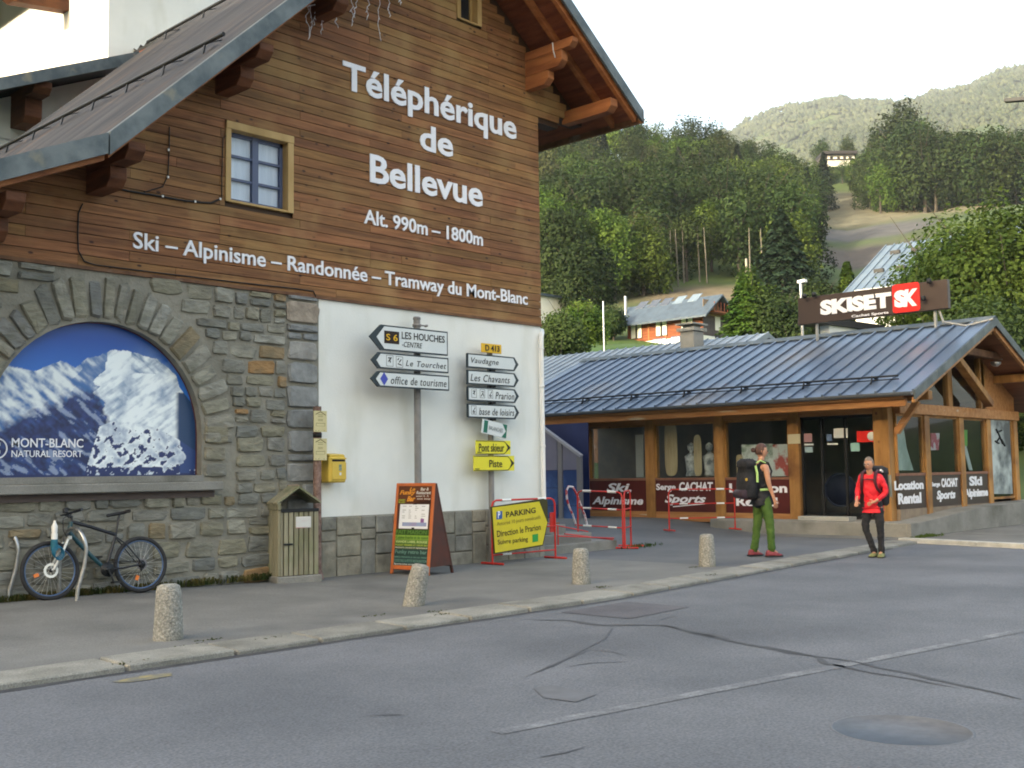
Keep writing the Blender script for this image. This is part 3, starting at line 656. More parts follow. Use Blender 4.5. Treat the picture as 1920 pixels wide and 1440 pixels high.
neartree('broad', 102, 15000, 10, 9, .17, G['leafC'], 1215, 143, 'bright green tree behind the left end of the chalet roof')
neartree('broad', 103, 15000, 13, 10, .17, G['leafA'], 1060, 136, 'dense dark tree nearest the station wall on the hillside')
neartree('broad', 104, 14000, 9, 8, .16, G['leafA'], 1105, 118, 'mid green tree above the small shed beside the station')
neartree('conifer', 105, 12000, 6.2, 4.6, .12, G['leafC'], 1405, 84, 'bushy green yew like tree right of the red chalet', 'conifer')
neartree('broad', 106, 9000, 6, 5, .13, G['leafC'], 1415, 104, 'light green sapling behind the yew like tree right of the chalet')
neartree('conifer', 107, 12000, 11, 9, .2, G['leafB'], 1480, 124, 'broad dark pine behind the left end of the shop sign', 'conifer')
neartree('broad', 108, 9000, 5, 6, .12, G['leafA'], 1462, 84, 'dark green shrubby tree below the street lamp')
neartree('conifer', 109, 8000, 7, 3.4, .14, G['leafC'], 1602, 92, 'narrow green tree left of the blue roofed building', 'conifer')
neartree('broad', 110, 34000, 8.6, 10, .10, G['leafC'], 1815, 62, 'large light green tree rising behind the shop roof at right')
neartree('broad', 111, 36000, 9.6, 10, .10, G['leafC'], 1915, 58, 'large leafy tree at the right edge of the picture behind the shop')
neartree('broad', 112, 16000, 4.6, 6, .09, G['leafC'], 1752, 52, 'lower leafy tree behind the right end of the dark shop sign')
neartree('broad', 113, 20000, 6.0, 7, .09, G['leafA'], 1860, 49, 'dense tree foliage directly above the shop gable')
neartree('bush', 114, 9000, 3.6, 4.5, .08, G['leafA'], 1040, 60, 'dark bush against the station corner above the shop roof', 'bush', cat='bush')
neartree('bush', 115, 9000, 3.0, 4, .08, G['leafC'], 1078, 66, 'light green bush on the lawn left of the flag pole', 'bush', cat='bush')
neartree('bush', 116, 9000, 3.2, 3.6, .08, G['leafC'], 1104, 78, 'rounded bright bush behind the thin pole on the lawn', 'bush', cat='bush')
neartree('bush', 117, 7000, 3.0, 3.4, .09, G['leafA'], 1156, 99, 'dark bush touching the left end of the red chalet', 'bush', cat='bush')
neartree('bush', 118, 7000, 2.2, 6, .08, G['leafD'], 1050, 52, 'olive shrubs just above the left end of the shop ridge', 'bush', cat='bush')
neartree('bush', 119, 9000, 3.0, 6, .09, G['leafA'], 1515, 66, 'dark shrubs under the left part of the shop sign', 'bush', cat='bush')
neartree('bush', 120, 9000, 3.2, 6, .09, G['leafC'], 1610, 64, 'light shrubs under the middle of the shop sign', 'bush', cat='bush')
neartree('bush', 121, 9000, 3.2, 6, .09, G['leafA'], 1690, 62, 'dark shrubs under the right part of the shop sign', 'bush', cat='bush')
neartree('broad', 122, 9000, 5.5, 5, .13, G['leafA'], 1545, 92, 'leafy tree between the street lamp and the blue roof')

# far mountainside: a wood that reads as one mass
g = np.random.default_rng(3); pts = []
gr = random.Random(9)
while len(pts) < 19000:
    px = gr.uniform(1150, 2150); d = gr.uniform(1250, 2560); u = dirpx(px); X, Y = u.x*d, u.y*d
    if fbm(X*.004, Y*.004, 2) > .33 or fbm(X*.016, Y*.016, 5) > .42: continue
    pts.append((X, Y, hgt(X, Y), gr.uniform(3.2, 6.5)*(1.0 if d > 1700 else .8)))
Vl = []; Fl = []
octv = np.array([(1, 0, 0), (0, 1, 0), (-1, 0, 0), (0, -1, 0), (0, 0, 1.3), (0, 0, -.6)]); octf = np.array([(0, 1, 4), (1, 2, 4), (2, 3, 4), (3, 0, 4), (1, 0, 5), (2, 1, 5), (3, 2, 5), (0, 3, 5)])
for i, (X, Y, Z, s) in enumerate(pts):
    Vl.append(octv*s*g.uniform(.7, 1.3, (6, 1))+[X, Y, Z+s*.5]); Fl.append(octf+6*i)
G['farleaf'] = mat('far_forest_green', (.03, .046, .024), (.07, .085, .045), sc=.02, det=6, rough=.95)
o = link('mountain_forest', np_mesh('mountain_forest', np.concatenate(Vl), np.concatenate(Fl), G['farleaf'])); o['kind'] = 'stuff'

# ================================================================ STATION BUILDING
YF = 13.19
st = thing('station_building', (14.62, YF, 0), 'large alpine station with rubble stone base, wooden cladding and white lettering on its street front', 'building')
def rl(x):          # roof line of the gable (upper surface)
    if x < 5.92: return 5.38+.45*(x-5.92)
    if x < 11.95: return 5.38+.945*(x-5.92)
    return 11.08-.745*(x-11.95)
# ---- masonry core (back, sides) and white render
m = MB()
m.prism([(3.2, YF+.06, -.3), (9.8, YF+.06, -.3), (9.8, YF+.06, 4.06), (3.2, YF+.06, 4.06)], (0, .2, 0))
# mortar wall built round the arched opening
def arch_wall(mb, x0, x1, z0, z1, cx, cz, r, zb, y, th):
    pts = []
    for i in range(25):
        a = math.pi*i/24; pts.append((cx+r*math.cos(a), cz+r*math.sin(a)))
    # right piece, left piece, below, above as strips
    mb.box((x0, y, z0), (cx-r, y+th, zb)); mb.box((cx-r, y, z0), (cx+r, y+th, zb)); mb.box((cx+r, y, z0), (x1, y+th, zb))
    mb.box((x0, y, zb), (cx-r, y+th, z1)); mb.box((cx+r, y, zb), (x1, y+th, z1))
    for (xa, za), (xb, zb_) in zip(pts, pts[1:]):
        mb.prism([(xa, y, za), (xb, y, zb_), (xb, y, z1), (xa, y, z1)], (0, th, 0))
ACX, ACZ, AR = 6.5, 2.02, 1.39
m = MB(); arch_wall(m, 3.2, 9.79, -.3, 4.07, ACX, ACZ, AR, 1.42, YF, .3)
wall = m.build('stone_wall', G['mortar'], st)
MB().box((3.2, YF+.3, -.3), (9.79, YF+.34, 4.07)).build('inner_wall', G['darkin'], st)
def stone(px, zs, dep, nm, mt, par, g, irr=.10, n=9):
    ro_e = g.uniform(.22, .40); n = g.choice([7, 8, 9, 10]) if nm == 'stone' else n
    # rounded irregular pillow from centre/size or polygon px: (cx,cz,w,h,rot)
    cx, cz, w, h, ro = px; P = []
    for k in range(n):
        a = 2*math.pi*(k+g.uniform(-.25, .25))/n; c, s_ = math.cos(a), math.sin(a)
        e = ro_e; rx = abs(c)**e*(1 if c > 0 else -1); rz = abs(s_)**e*(1 if s_ > 0 else -1)
        x, z = rx*w/2*(1-irr*g.random()), rz*h/2*(1-irr*1.6*g.random())
        P.append((x*math.cos(ro)-z*math.sin(ro), x*math.sin(ro)+z*math.cos(ro)))
    tx, tz = g.uniform(-.06, .06), g.uniform(-.1, .1); V = []; F = []
    for (sc_, dd) in ((1, -.03), (.985, dep*.5), (.88, dep*.95)):
        for (x, z) in P:
            k_ = sc_*(1 if dd < 0 else g.uniform(.95, 1.02)); V.append((x*k_, -(dd+(x*tx+z*tz if dd > 0 else 0)+(g.uniform(-.009, .009) if dd > 0 else 0)), z*k_))
    V.append((0, -dep*1.05, 0)); F = [(i, (i+1) % n, n+(i+1) % n, n+i) for i in range(n)]+[(n+i, n+(i+1) % n, 2*n+(i+1) % n, 2*n+i) for i in range(n)]+[(2*n+i, 2*n+(i+1) % n, 3*n) for i in range(n)]
    I = wm(par).inverted(); me = bpy.data.meshes.new(nm); me.from_pydata(V, [], F); me.materials.append(mt); me.polygons.foreach_set('use_smooth', [nm == 'x']*len(F)); me.update()
    return link(nm, me, par, Matrix.Translation(I @ Vector((cx, YF, cz))))
gs = random.Random(21)
# voussoirs
a = -4.; 
while a < 184:
    da = gs.uniform(5.2, 9.5)
    if abs(a-90) < 26: da = gs.uniform(5.5, 8.5)
    L_ = gs.uniform(.40, .50)+(.08 if abs(a+da/2-90) < 30 else 0)
    am = R(a+da/2); rm = AR+L_/2+.015; wv = (AR+L_*.35)*R(da)*.93
    stone((ACX+rm*math.cos(am), ACZ+rm*math.sin(am), wv, L_, am-math.pi/2), 0, gs.uniform(.035, .06), 'arch_stone', G['stone'], wall, gs, .07, 8)
    a += da
# jamb stones under the spring line
for sx_ in (1, -1):
    z = 1.45
    while z < 1.95:
        h_ = gs.uniform(.2, .28); w_ = gs.uniform(.3, .45)
        stone((ACX+sx_*(AR+.02+w_/2), z+h_/2, w_, h_*.92, 0), 0, .05, 'arch_stone', G['stone'], wall, gs, .06, 8); z += h_+.01
# rubble
def fitx(a_, b_, z, h):
    # clip an interval against the arch ring
    ro = AR+.49 if z < 3.2 else AR+.52
    out = [(a_, b_)]
    zz = [z+h*.1, z+h*.9]; half = 0
    for q in zz:
        if 1.3 < q < ACZ: half = max(half, AR+.5)
        elif ACZ <= q < ACZ+ro: half = max(half, math.sqrt(ro*ro-(q-ACZ)**2))
    if half > 0:
        l, r_ = ACX-half, ACX+half; o2 = []
        if a_ < l: o2.append((a_, min(b_, l)))
        if b_ > r_: o2.append((max(a_, r_), b_))
        out = o2
    return out
z = -.02; cnt = 0; spans = []
while z < 4.0:
    h_ = gs.uniform(.135, .23)
    if z < .9: h_ = gs.uniform(.17, .26)
    if z+h_ > 4.05: h_ = 4.05-z
    for (l, r_) in fitx(4.75, 9.22, z, h_):
        if 1.27 < z+h_/2 < 1.43 and l < 8.1: l = max(l, 8.14)
        x = l
        while x < r_-.08:
            w_ = min(gs.uniform(.2, .58)*(1.15 if z < 1 else .92), r_-x)
            if r_-(x+w_) < .12: w_ = r_-x
            if h_ > .19 and gs.random() < .22 and z > .2:
                k = gs.uniform(.4, .6)
                spans.append((x+w_/2, z+h_*k/2, w_-.02, h_*k-.016)); spans.append((x+w_/2, z+h_*(1+k)/2, w_-.02, h_*(1-k)-.016))
            else: spans.append((x+w_/2+gs.uniform(-.01, .01), z+h_/2+gs.uniform(-.02, .02), w_-gs.uniform(.0, .03), h_-gs.uniform(-.012, .025)))
            x += w_
    z += h_
spans.sort(key=lambda q: q[0] < 5.1)
for i, (cx, cz, w_, h_) in enumerate(spans):
    if i >= 298: break
    stone((cx, cz, w_, h_, gs.uniform(-.035, .035)), 0, gs.uniform(.02, .055), 'stone', G['stone'], wall, gs, .12, 9)
print('stones', len(spans))
# corner stones
z = -.02
while z < 4.0:
    h_ = gs.choice([.12, .2, .3, .34]); h_ = min(h_, 4.05-z)
    if gs.random() < .45 and h_ < .25:
        k = gs.uniform(.4, .6)*.56
        stone((9.22+k/2, z+h_/2, k-.02, h_-.02, 0), 0, .04, 'corner_stone', G['quoin'], wall, gs, .06, 8); stone((9.22+k+(.56-k)/2, z+h_/2, .56-k-.02, h_-.02, 0), 0, .05, 'corner_stone', G['quoin'], wall, gs, .06, 8)
    else: stone((9.50, z+h_/2, .56+gs.uniform(-.03, .03), h_-.018, 0), 0, gs.uniform(.04, .06), 'corner_stone', G['quoin'], wall, gs, .05, 10)
    z += h_
# ledge under the arch
lb = MB().box((3.4, YF-.2, 1.29), (8.1, YF+.02, 1.405)); lb.mi = 0
lb.build('window_ledge', G['conc'], st, bevel=.012)
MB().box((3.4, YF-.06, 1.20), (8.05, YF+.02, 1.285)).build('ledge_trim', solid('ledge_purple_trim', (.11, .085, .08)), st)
MB().box((ACX-AR-.02, YF-.02, 1.41), (ACX+AR+.02, YF+.16, 1.49)).build('mural_sill', G['conc'], st)
# mural print in the arch
NXm, NZm = 250, 180; V = []; Cc = []
def mv(px, py): p = gy(px, py, YF+.14); return p.x, p.z
def mz(px, py): return (px/3, 440+py/3)
SIL = [mv(*mz(x_, y_)) for x_, y_ in ((-20, 735), (50, 740), (100, 750), (200, 768), (270, 735), (345, 708), (420, 745), (450, 735), (490, 688), (520, 690), (560, 680), (620, 650), (700, 650), (760, 665), (840, 690), (880, 700), (940, 745), (990, 790), (1010, 860), (1120, 1000))]
LFT = sorted([(b_, a_) for a_, b_ in [mv(*mz(x_, y_)) for x_, y_ in ((615, 640), (600, 700), (590, 760), (520, 830), (560, 855), (520, 890), (595, 940), (560, 1020), (600, 1060), (560, 1340))]])
DRK = [mv(*mz(x_, y_)) for x_, y_ in ((-20, 1090), (0, 1075), (180, 975), (330, 925), (430, 870), (520, 860), (560, 900), (600, 1010), (640, 1060), (700, 1150), (760, 1340))]
DOM = [mv(*mz(x_, y_)) for x_, y_ in ((480, 1330), (560, 1080), (640, 1045), (750, 1060), (870, 1085), (1000, 1150), (1120, 1230))]
def pl_(L, t): return interp([q[0] for q in L], [q[1] for q in L], t)
def mural(x, z):
    n1 = fbm(x*2.2, z*2.2, 1); n2 = fbm(x*11, z*11, 4, 6); st_ = fbm(x*7+z*9, (z-x)*2.2, 8, 6); st2 = fbm(x*9-z*12, z*3+x*2, 2, 6)
    sk = pl_(SIL, x)+.012*fbm(x*12, 0, 5, 6); v = (z-1.49)/1.92; xl = interp([q[0] for q in LFT], [q[1] for q in LFT], z)+.03*n2
    white = np.array([.86, .93, .96]); blue = np.array([.05, .17, .45]); navy = np.array([.012, .022, .085])
    if z > sk:
        c = np.array([.012, .12, .60])*(1-.45*v)+np.array([.03, .18, .32])*max(0, 1-(z-1.9)/1.3)
        p = mv(*mz(900, 740)); e = math.exp(-((x-p[0])/.28)**2-((z-p[1])/.2)**2)*clamp(.7+n1*1.5)
        return c*(1-.7*e)+np.array([.3, .45, .55])*.7*e
    if x < xl:
        t = clamp(.55+.95*st_+.3*n2+.3*n1); t = t*t*(3-2*t)
        if x > xl-.28: t *= clamp(.25+.9*max(0, st_))
        c = white*.85*t+blue*(1-t)*.85
    else:
        t = clamp(.86+.62*st2+.22*n2+.5*n1)
        pc = mv(*mz(700, 900)); t *= 1-.65*math.exp(-((x-pc[0]-.25*(z-pc[1])+.05*n2)/.07)**2-((z-pc[1])/.33)**2)
        if z > mv(*mz(640, 770))[1] and x > mv(*mz(740, 700))[0]: t *= clamp(.75+1.2*st_)
        c = white*t+np.array([.10, .20, .38])*(1-t)
        if x > mv(*mz(985, 900))[0] and z < mv(0, 740)[1]+.12: k = clamp((x-mv(*mz(985, 900))[0])/.06); c = c*(1-k)+blue*.32*k
    dz = (pl_(DRK, x)-z)/.10+.9*n2
    if x < mv(*mz(760, 1200))[0]:
        k = clamp(dz); d = navy*(1+1.2*clamp(n2+.3))+blue*.45*clamp(st_*1.6+.15); c = c*(1-k)+d*k
        if st_ > .30: c = c*.75+white*.25
    dd = pl_(DOM, x)-z
    if x > DOM[0][0] and dd > 0:
        s_ = clamp(.78+n1*.5+n2*.5); c = (white*s_+blue*.7*(1-s_))
        if n2+.7*st2 > .46-.20*clamp(dd/.35) or (z < 1.60+.03*n2 and n2 > -.25): c = navy*1.6
        if x > mv(*mz(1010, 1200))[0] and n1 > -.1: c = navy*1.5+blue*.2
    if z < 1.515+.02*n2: c = navy*1.4
    return c
for i in range(NXm+1):
    for j in range(NZm+1):
        x = ACX-AR+2*AR*i/NXm; top = ACZ+math.sqrt(max(0, AR*AR-(x-ACX)**2)); z = lerp(1.49, top, j/NZm); V.append((x, YF+.14, z)); Cc.append((*np.clip(mural(x, z), 0, 1), 1))
F = [(i*(NZm+1)+j, (i+1)*(NZm+1)+j, (i+1)*(NZm+1)+j+1, i*(NZm+1)+j+1) for i in range(NXm) for j in range(NZm)]
mm = bpy.data.materials.new('printed_mountain_picture'); mm.use_nodes = True; va = _n(mm.node_tree, 'ShaderNodeVertexColor'); va.layer_name = 'print'
mm.node_tree.links.new(va.outputs[0], mm.node_tree.nodes['Principled BSDF'].inputs['Base Color']); mm.node_tree.nodes['Principled BSDF'].inputs['Roughness'].default_value = .35
I = wm(st).inverted(); me = np_mesh('picture_panel', [tuple(I @ Vector(v)) for v in V], F, mm); ca = me.color_attributes.new('print', 'FLOAT_COLOR', 'POINT'); ca.data.foreach_set('color', np.array(Cc, dtype=np.float32).ravel())
mural_o = link('picture_panel', me, st)
e = MB(); e.tube([(ACX+AR*math.cos(R(t)), YF+.135, ACZ+AR*math.sin(R(t))) for t in range(0, 181, 6)], .012, 5); e.beam((ACX+AR, YF+.135, 1.5), (ACX+AR, YF+.135, ACZ), .02, .02, (1, 0, 0))
e.build('panel_edge', solid('dark_red_edge', (.10, .02, .02)), mural_o)
tb_ = MB()
text_to(tb_, 'MONT-BLANC', (0, YF+.135, 0), *FY, 5.46, 6.33, 1.845, 1.955, bold=.012)
text_to(tb_, 'NATURAL RESORT', (0, YF+.135, 0), *FY, 5.46, 6.32, 1.73, 1.81, bold=.006)
ring = [(5.29+.115*math.cos(t), YF+.134, 1.83+.115*math.sin(t)) for t in [i*math.tau/28 for i in range(28)]]
tb_.tube(ring, .010, 5, closed=True)
for dx, dz in ((.0, .045), (.0, -.045)):
    c = Vector((5.29+dx, YF+.132, 1.83+dz)); tb_.beam(c+Vector((-.035, 0, -.02)), c+Vector((.035, 0, .02)), .004, .014, (0, 1, 0)); tb_.beam(c+Vector((.035, 0, .024)), c+Vector((.0, 0, .03)), .004, .012, (0, 1, 0)); tb_.beam(c+Vector((.035, 0, .024)), c+Vector((.036, 0, -.014)), .012, .004)
tb_.build('panel_lettering', G['letter'], mural_o)

# ---- white rendered bay with its base of squared blocks
MB().box((9.79, YF, .86), (14.62, YF+.3, 4.07)).build('white_wall', G['white'], st)
base = MB().box((9.79, YF-.01, -.3), (14.62, YF+.3, .86)).build('base_wall', G['mortar'], st)
# irregular ashlar: columns of mixed heights
x = 9.83
def blk(x0, x1, z0, z1):
    g = .008; d = gs.uniform(.02, .04); b = MB(); b.box((x0+g, YF-.012-d, z0+g), (x1-g, YF+.01, z1-g))
    for v in b.v: v.x += gs.uniform(-.004, .004); v.z += gs.uniform(-.004, .004)
    b.build('base_block', G['block'], base, bevel=.012)
zt = .86
rows = [(-.05, .24), (.24, .52), (.52, .70), (.70, .86)]
x = 9.80
while x < 14.55:
    w_ = min(gs.uniform(.62, .9), 14.6-x)
    pat = gs.choice([0, 1, 2, 3]); a_ = x; b_ = x+w_; c_ = lerp(a_, b_, gs.uniform(.35, .65))
    if b_-a_ < .3: pat = 9
    if pat == 0: L4 = [(a_, c_, -.05, .36), (c_, b_, -.05, .2), (c_, b_, .2, .5), (a_, c_, .36, .6), (c_, b_, .5, .86), (a_, c_, .6, .86)]
    elif pat == 1: L4 = [(a_, b_, -.05, .2), (a_, c_, .2, .5), (c_, b_, .2, .46), (c_, b_, .46, .86), (a_, c_, .5, .86)]
    elif pat == 2: L4 = [(a_, c_, -.05, .5), (c_, b_, -.05, .27), (c_, b_, .27, .58), (a_, c_, .5, .66), (c_, b_, .58, .86), (a_, c_, .66, .86)]
    elif pat == 3: L4 = [(a_, c_, -.05, .28), (c_, b_, -.05, .36), (a_, c_, .28, .55), (c_, b_, .36, .6), (a_, b_, .6, .72), (a_, c_, .72, .86), (c_, b_, .72, .86)]
    else: L4 = [(a_, b_, -.05, .4), (a_, b_, .4, .86)]
    for q in L4: blk(*q)
    x += w_

# ---- cladding, board by board
WINS = [(8.20, 9.32, 5.22, 6.35), (12.62, 13.20, 9.09, 9.75)]
clad = MB(); xs_ = sorted([3.2, 4.5, 5.92, 7, 9, 11, 11.95, 13.9, 14.62, 15.2, 15.9]+[w_ for W_ in WINS for w_ in W_[:2]])
for xa_, xb_ in zip(xs_, xs_[1:]):
    zl = 4.07 if xb_ <= 14.63 else (7.76 if xb_ < 15.3 else 7.95); ta, tb__ = rl(xa_)-.13, rl(xb_)-.13; hole = [W_ for W_ in WINS if W_[0] <= xa_ and W_[1] >= xb_]
    if hole:
        clad.prism([(xa_, YF+.02, zl), (xb_, YF+.02, zl), (xb_, YF+.02, hole[0][2]), (xa_, YF+.02, hole[0][2])], (0, .25, 0)); zl = hole[0][3]
    clad.prism([(xa_, YF+.02, zl), (xb_, YF+.02, zl), (xb_, YF+.02, tb__), (xa_, YF+.02, ta)], (0, .25, 0))
# (window openings are set in front of this backing)
cl = clad.build('cladding', solid('dark_batten_wall', (.05, .025, .012)), st)
HB = .1345; z = 4.075; row = 0; nb = 0; gb = random.Random(8)
def inv_l(zq): return (zq+.14-5.38)/.945+5.92 if zq+.14 > 5.38 else (zq+.14-5.38)/.45+5.92
while z < 10.0:
    z1 = z+HB
    xl0, xl1 = max(3.6, inv_l(z)), max(3.6, inv_l(z1))
    xr = 14.62
    if z > 7.72: xr = 15.2
    if z > 7.95: xr = min(15.85, (11.08-(z1+.26))/.745+11.95)
    xr = min(xr, (11.08-(z+.30))/.745+11.95)
    joints = [8.12-2.62, 8.12, 8.12+2.62, 8.12+5.24] if row % 2 == 0 else [8.12-1.3, 8.12+1.32, 8.12+3.9]
    if gb.random() < .35: joints = [j+gb.choice([-.65, .65, 1.31]) for j in joints]
    cuts = sorted([j for j in joints if xl1+.3 < j < xr-.25])
    segs = []; p = None; last = (xl0, xl1)
    for c in cuts+[xr]:
        segs.append((last[0], last[1], c)); last = (c+.004, c+.004)
    fin = []
    for (a0_, a1_, b_) in segs:
        parts_ = [(a0_, a1_, b_)]
        for (wx0, wx1, wz0, wz1) in WINS:
            if z1 > wz0+.01 and z < wz1-.01:
                q2 = []
                for (c0, c1, d_) in parts_:
                    if d_ <= wx0 or min(c0, c1) >= wx1: q2.append((c0, c1, d_)); continue
                    if c1 < wx0: q2.append((c0, c1, wx0))
                    if d_ > wx1: q2.append((wx1, wx1, d_))
                parts_ = q2
        fin += parts_
    for (a0_, a1_, b_) in fin:
        if b_-max(a0_, a1_) < .03: continue
        dd = gb.uniform(0, .004); b = MB(); g = .005
        b.prism([(a0_, YF-.002, z+g), (b_, YF-.002, z+g), (b_, YF-.002, z1-g), (a1_, YF-.002, z1-g)], (0, -.020-dd, 0))
        b.build('board', G['board'], cl); nb += 1
    z = z1; row += 1
print('boards', nb)
MB().box((3.2, YF-.035, 4.035), (14.63, YF-.0, 4.078)).build('drip_board', G['timberD'], st)

# ---- windows in the cladding
def win(x0, x1, z0, z1, full=True):
    fr = MB(); yo = YF-.05; yi = YF+.17; t = .085
    fr.box((x0, yo, z0), (x0+t, yi, z1)); fr.box((x1-t*1.2, yo, z0), (x1, yi, z1)); fr.box((x0, yo-.012, z1-.11), (x1, yi, z1)); fr.box((x0, yo+.01, z0), (x1, yi, z0+.035))
    w_ = fr.build('window', G['frame'], st, bevel=.006)
    a_, b_, c_, d_ = x0+t, x1-t*1.2, z0+.035, z1-.11; yg = YF+.085
    sf = MB(); s_ = .05
    sf.box((a_, yg, c_), (a_+s_, yg+.05, d_)); sf.box((b_-s_, yg, c_), (b_, yg+.05, d_)); sf.box((a_, yg, c_), (b_, yg+.05, c_+s_)); sf.box((a_, yg, d_-s_), (b_, yg+.05, d_))
    mx_ = (a_+b_)/2
    if full:
        sf.box((mx_-.05, yg-.012, c_), (mx_+.05, yg+.05, d_))
        for k in (1, 2): zz = lerp(c_, d_, k/3); sf.box((a_, yg-.003, zz-.016), (b_, yg+.045, zz+.016))
    sf.build('sash', G['blueframe'] if full else G['frame'], w_)
    for k in range(3 if full else 1):
        n_ = 3 if full else 1
        for (p_, q_) in (((a_+s_, mx_-.05), (mx_+.05, b_-s_)) if full else ((a_, b_),)):
            MB().box((p_, yg+.02, lerp(c_, d_, k/n_)+.02), (q_, yg+.026, lerp(c_, d_, (k+1)/n_)-.02)).build('pane', G['glass'], w_)
    if full:
        MB().box((a_, yg+.055, c_), (b_, yg+.058, d_)).build('curtain', G['curtain'], w_)
    else: MB().box((a_, yg+.03, c_), (b_, yg+.04, d_)).build('dark_room', G['black'], w_)
win(*WINS[0]); win(*WINS[1], full=False)
# ---- raised lettering
def letters(lines, nm):
    for (s_, x0, x1, z0, z1, bo) in lines: text_parts(s_, (0, YF-.03, 0), *FY, x0, x1, z0, z1, 0 if len(s_) < 14 else .17, nm if len(s_) > 13 else 'letter', G['letter'], st, bold=bo)
letters([('Téléphérique', 10.21, 14.03, 7.15, 7.72, .022)], 'lettering'); letters([('de', 11.76, 12.49, 6.66, 7.09, .022)], 'lettering'); letters([('Bellevue', 10.73, 13.17, 5.935, 6.385, .022)], 'lettering')
letters([('Alt. 990m – 1800m', 10.61, 13.16, 5.275, 5.505, .016)], 'lettering'); letters([('Ski – Alpinisme – Randonnée – Tramway du Mont-Blanc', 6.86, 14.25, 4.315, 4.60, .014)], 'lettering')

# ---- roof
Y0, Y1 = 11.95, 20.6
rf = MB(); pit = .30; n_ = int((Y1-Y0)/pit*2)
def corr(mb, xs, ya, yb, up=.0, amp=.04):
    n_ = int((yb-ya)/(pit/2)); V = []; 
    for i in range(n_+1):
        y = ya+(yb-ya)*i/n_; dz = amp if i % 2 else -amp
        for x_ in xs: V.append((x_, y, rl(x_)+dz+up))
    k = len(xs); F = [(i*k+j, i*k+j+1, (i+1)*k+j+1, (i+1)*k+j) for i in range(n_) for j in range(k-1)]
    mb.add(V, F)
corr(rf, [3.5, 4.7, 5.92, 7.5, 9, 10.5, 11.95], Y0+.02, Y1); corr(rf, [11.95, 13, 14.5, 16.1], Y0+.02, 26)
roof = rf.build('roof', G['oldroof'], st)
sb_ = MB()     # boarded underside with the joints between the planks
def planks(mb, xa, xb, ya, yb, off, stepp=.125):
    n_ = max(1, int(abs(xb-xa)/stepp)); 
    for i in range(n_):
        p_, q_ = lerp(xa, xb, i/n_)+.004, lerp(xa, xb, (i+1)/n_)-.004
        mb.add([(p_, ya, rl(p_)-off), (q_, ya, rl(q_)-off), (q_, yb, rl(q_)-off), (p_, yb, rl(p_)-off), (p_, ya, rl(p_)-off+.02), (q_, ya, rl(q_)-off+.02), (q_, yb, rl(q_)-off+.02), (p_, yb, rl(p_)-off+.02)],
               [(0, 3, 2, 1), (4, 5, 6, 7), (0, 1, 5, 4), (1, 2, 6, 5), (2, 3, 7, 6), (3, 0, 4, 7)])
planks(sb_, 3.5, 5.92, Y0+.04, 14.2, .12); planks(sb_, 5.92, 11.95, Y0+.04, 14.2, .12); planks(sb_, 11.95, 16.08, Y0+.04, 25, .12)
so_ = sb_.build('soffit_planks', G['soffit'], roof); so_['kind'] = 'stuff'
# sheathing slab between
sl_ = MB()
for xa, xb, yb in ((3.5, 5.92, Y1), (5.92, 11.95, Y1), (11.95, 16.09, 25.9)):
    sl_.prism([(xa, Y0+.05, rl(xa)-.095), (xb, Y0+.05, rl(xb)-.095), (xb, Y0+.05, rl(xb)-.035), (xa, Y0+.05, rl(xa)-.035)], (0, yb-Y0-.1, 0))
sl_.build('sheathing', G['steelD'], roof)
# verge flashing: upper piece, flared piece, right piece
def fascia(xa, xb, ht=.20, y=Y0, cut=True):
    b = MB(); b.prism([(xa, y-.03, rl(xa)-ht), (xb, y-.03, rl(xb)-ht), (xb, y-.03, rl(xb)+.035), (xa, y-.03, rl(xa)+.035)], (0, .045, 0))
    b.prism([(xa, y+.016, rl(xa)+.02), (xb, y+.016, rl(xb)+.02), (xb, y+.016, rl(xb)+.037), (xa, y+.016, rl(xa)+.037)], (0, .09, 0))
    return b.build('fascia', G['zinc'], roof)
fascia(3.5, 5.905, .21); fascia(5.925, 8.9, .235); fascia(8.905, 11.95, .235); fascia(11.955, 14.0, .2); fascia(14.005, 16.12, .2)
b = MB(); b.prism([(16.09, Y0-.03, rl(16.1)-.2), (16.12, Y0-.03, rl(16.12)-.2), (16.12, Y0-.03, rl(16.1)+.02), (16.09, Y0-.03, rl(16.1)+.02)], (0, 13.9, 0)); b.build('eave_board', G['timberD'], roof)
b = MB(); b.prism([(3.47, Y0-.03, rl(3.5)-.2), (3.5, Y0-.03, rl(3.5)-.2), (3.5, Y0-.03, rl(3.5)+.02), (3.47, Y0-.03, rl(3.5)+.02)], (0, 8.6, 0)); b.build('eave_board', G['timberD'], roof)
# barge rafters and intermediate rafters under the overhang
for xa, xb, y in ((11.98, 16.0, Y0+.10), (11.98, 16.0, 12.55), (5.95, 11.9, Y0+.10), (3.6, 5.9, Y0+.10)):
    b = MB(); b.prism([(xa, y-.04, rl(xa)-.27), (xb, y-.04, rl(xb)-.27), (xb, y-.04, rl(xb)-.125), (xa, y-.04, rl(xa)-.125)], (0, .08, 0)); b.build('rafter', G['timber'], roof)
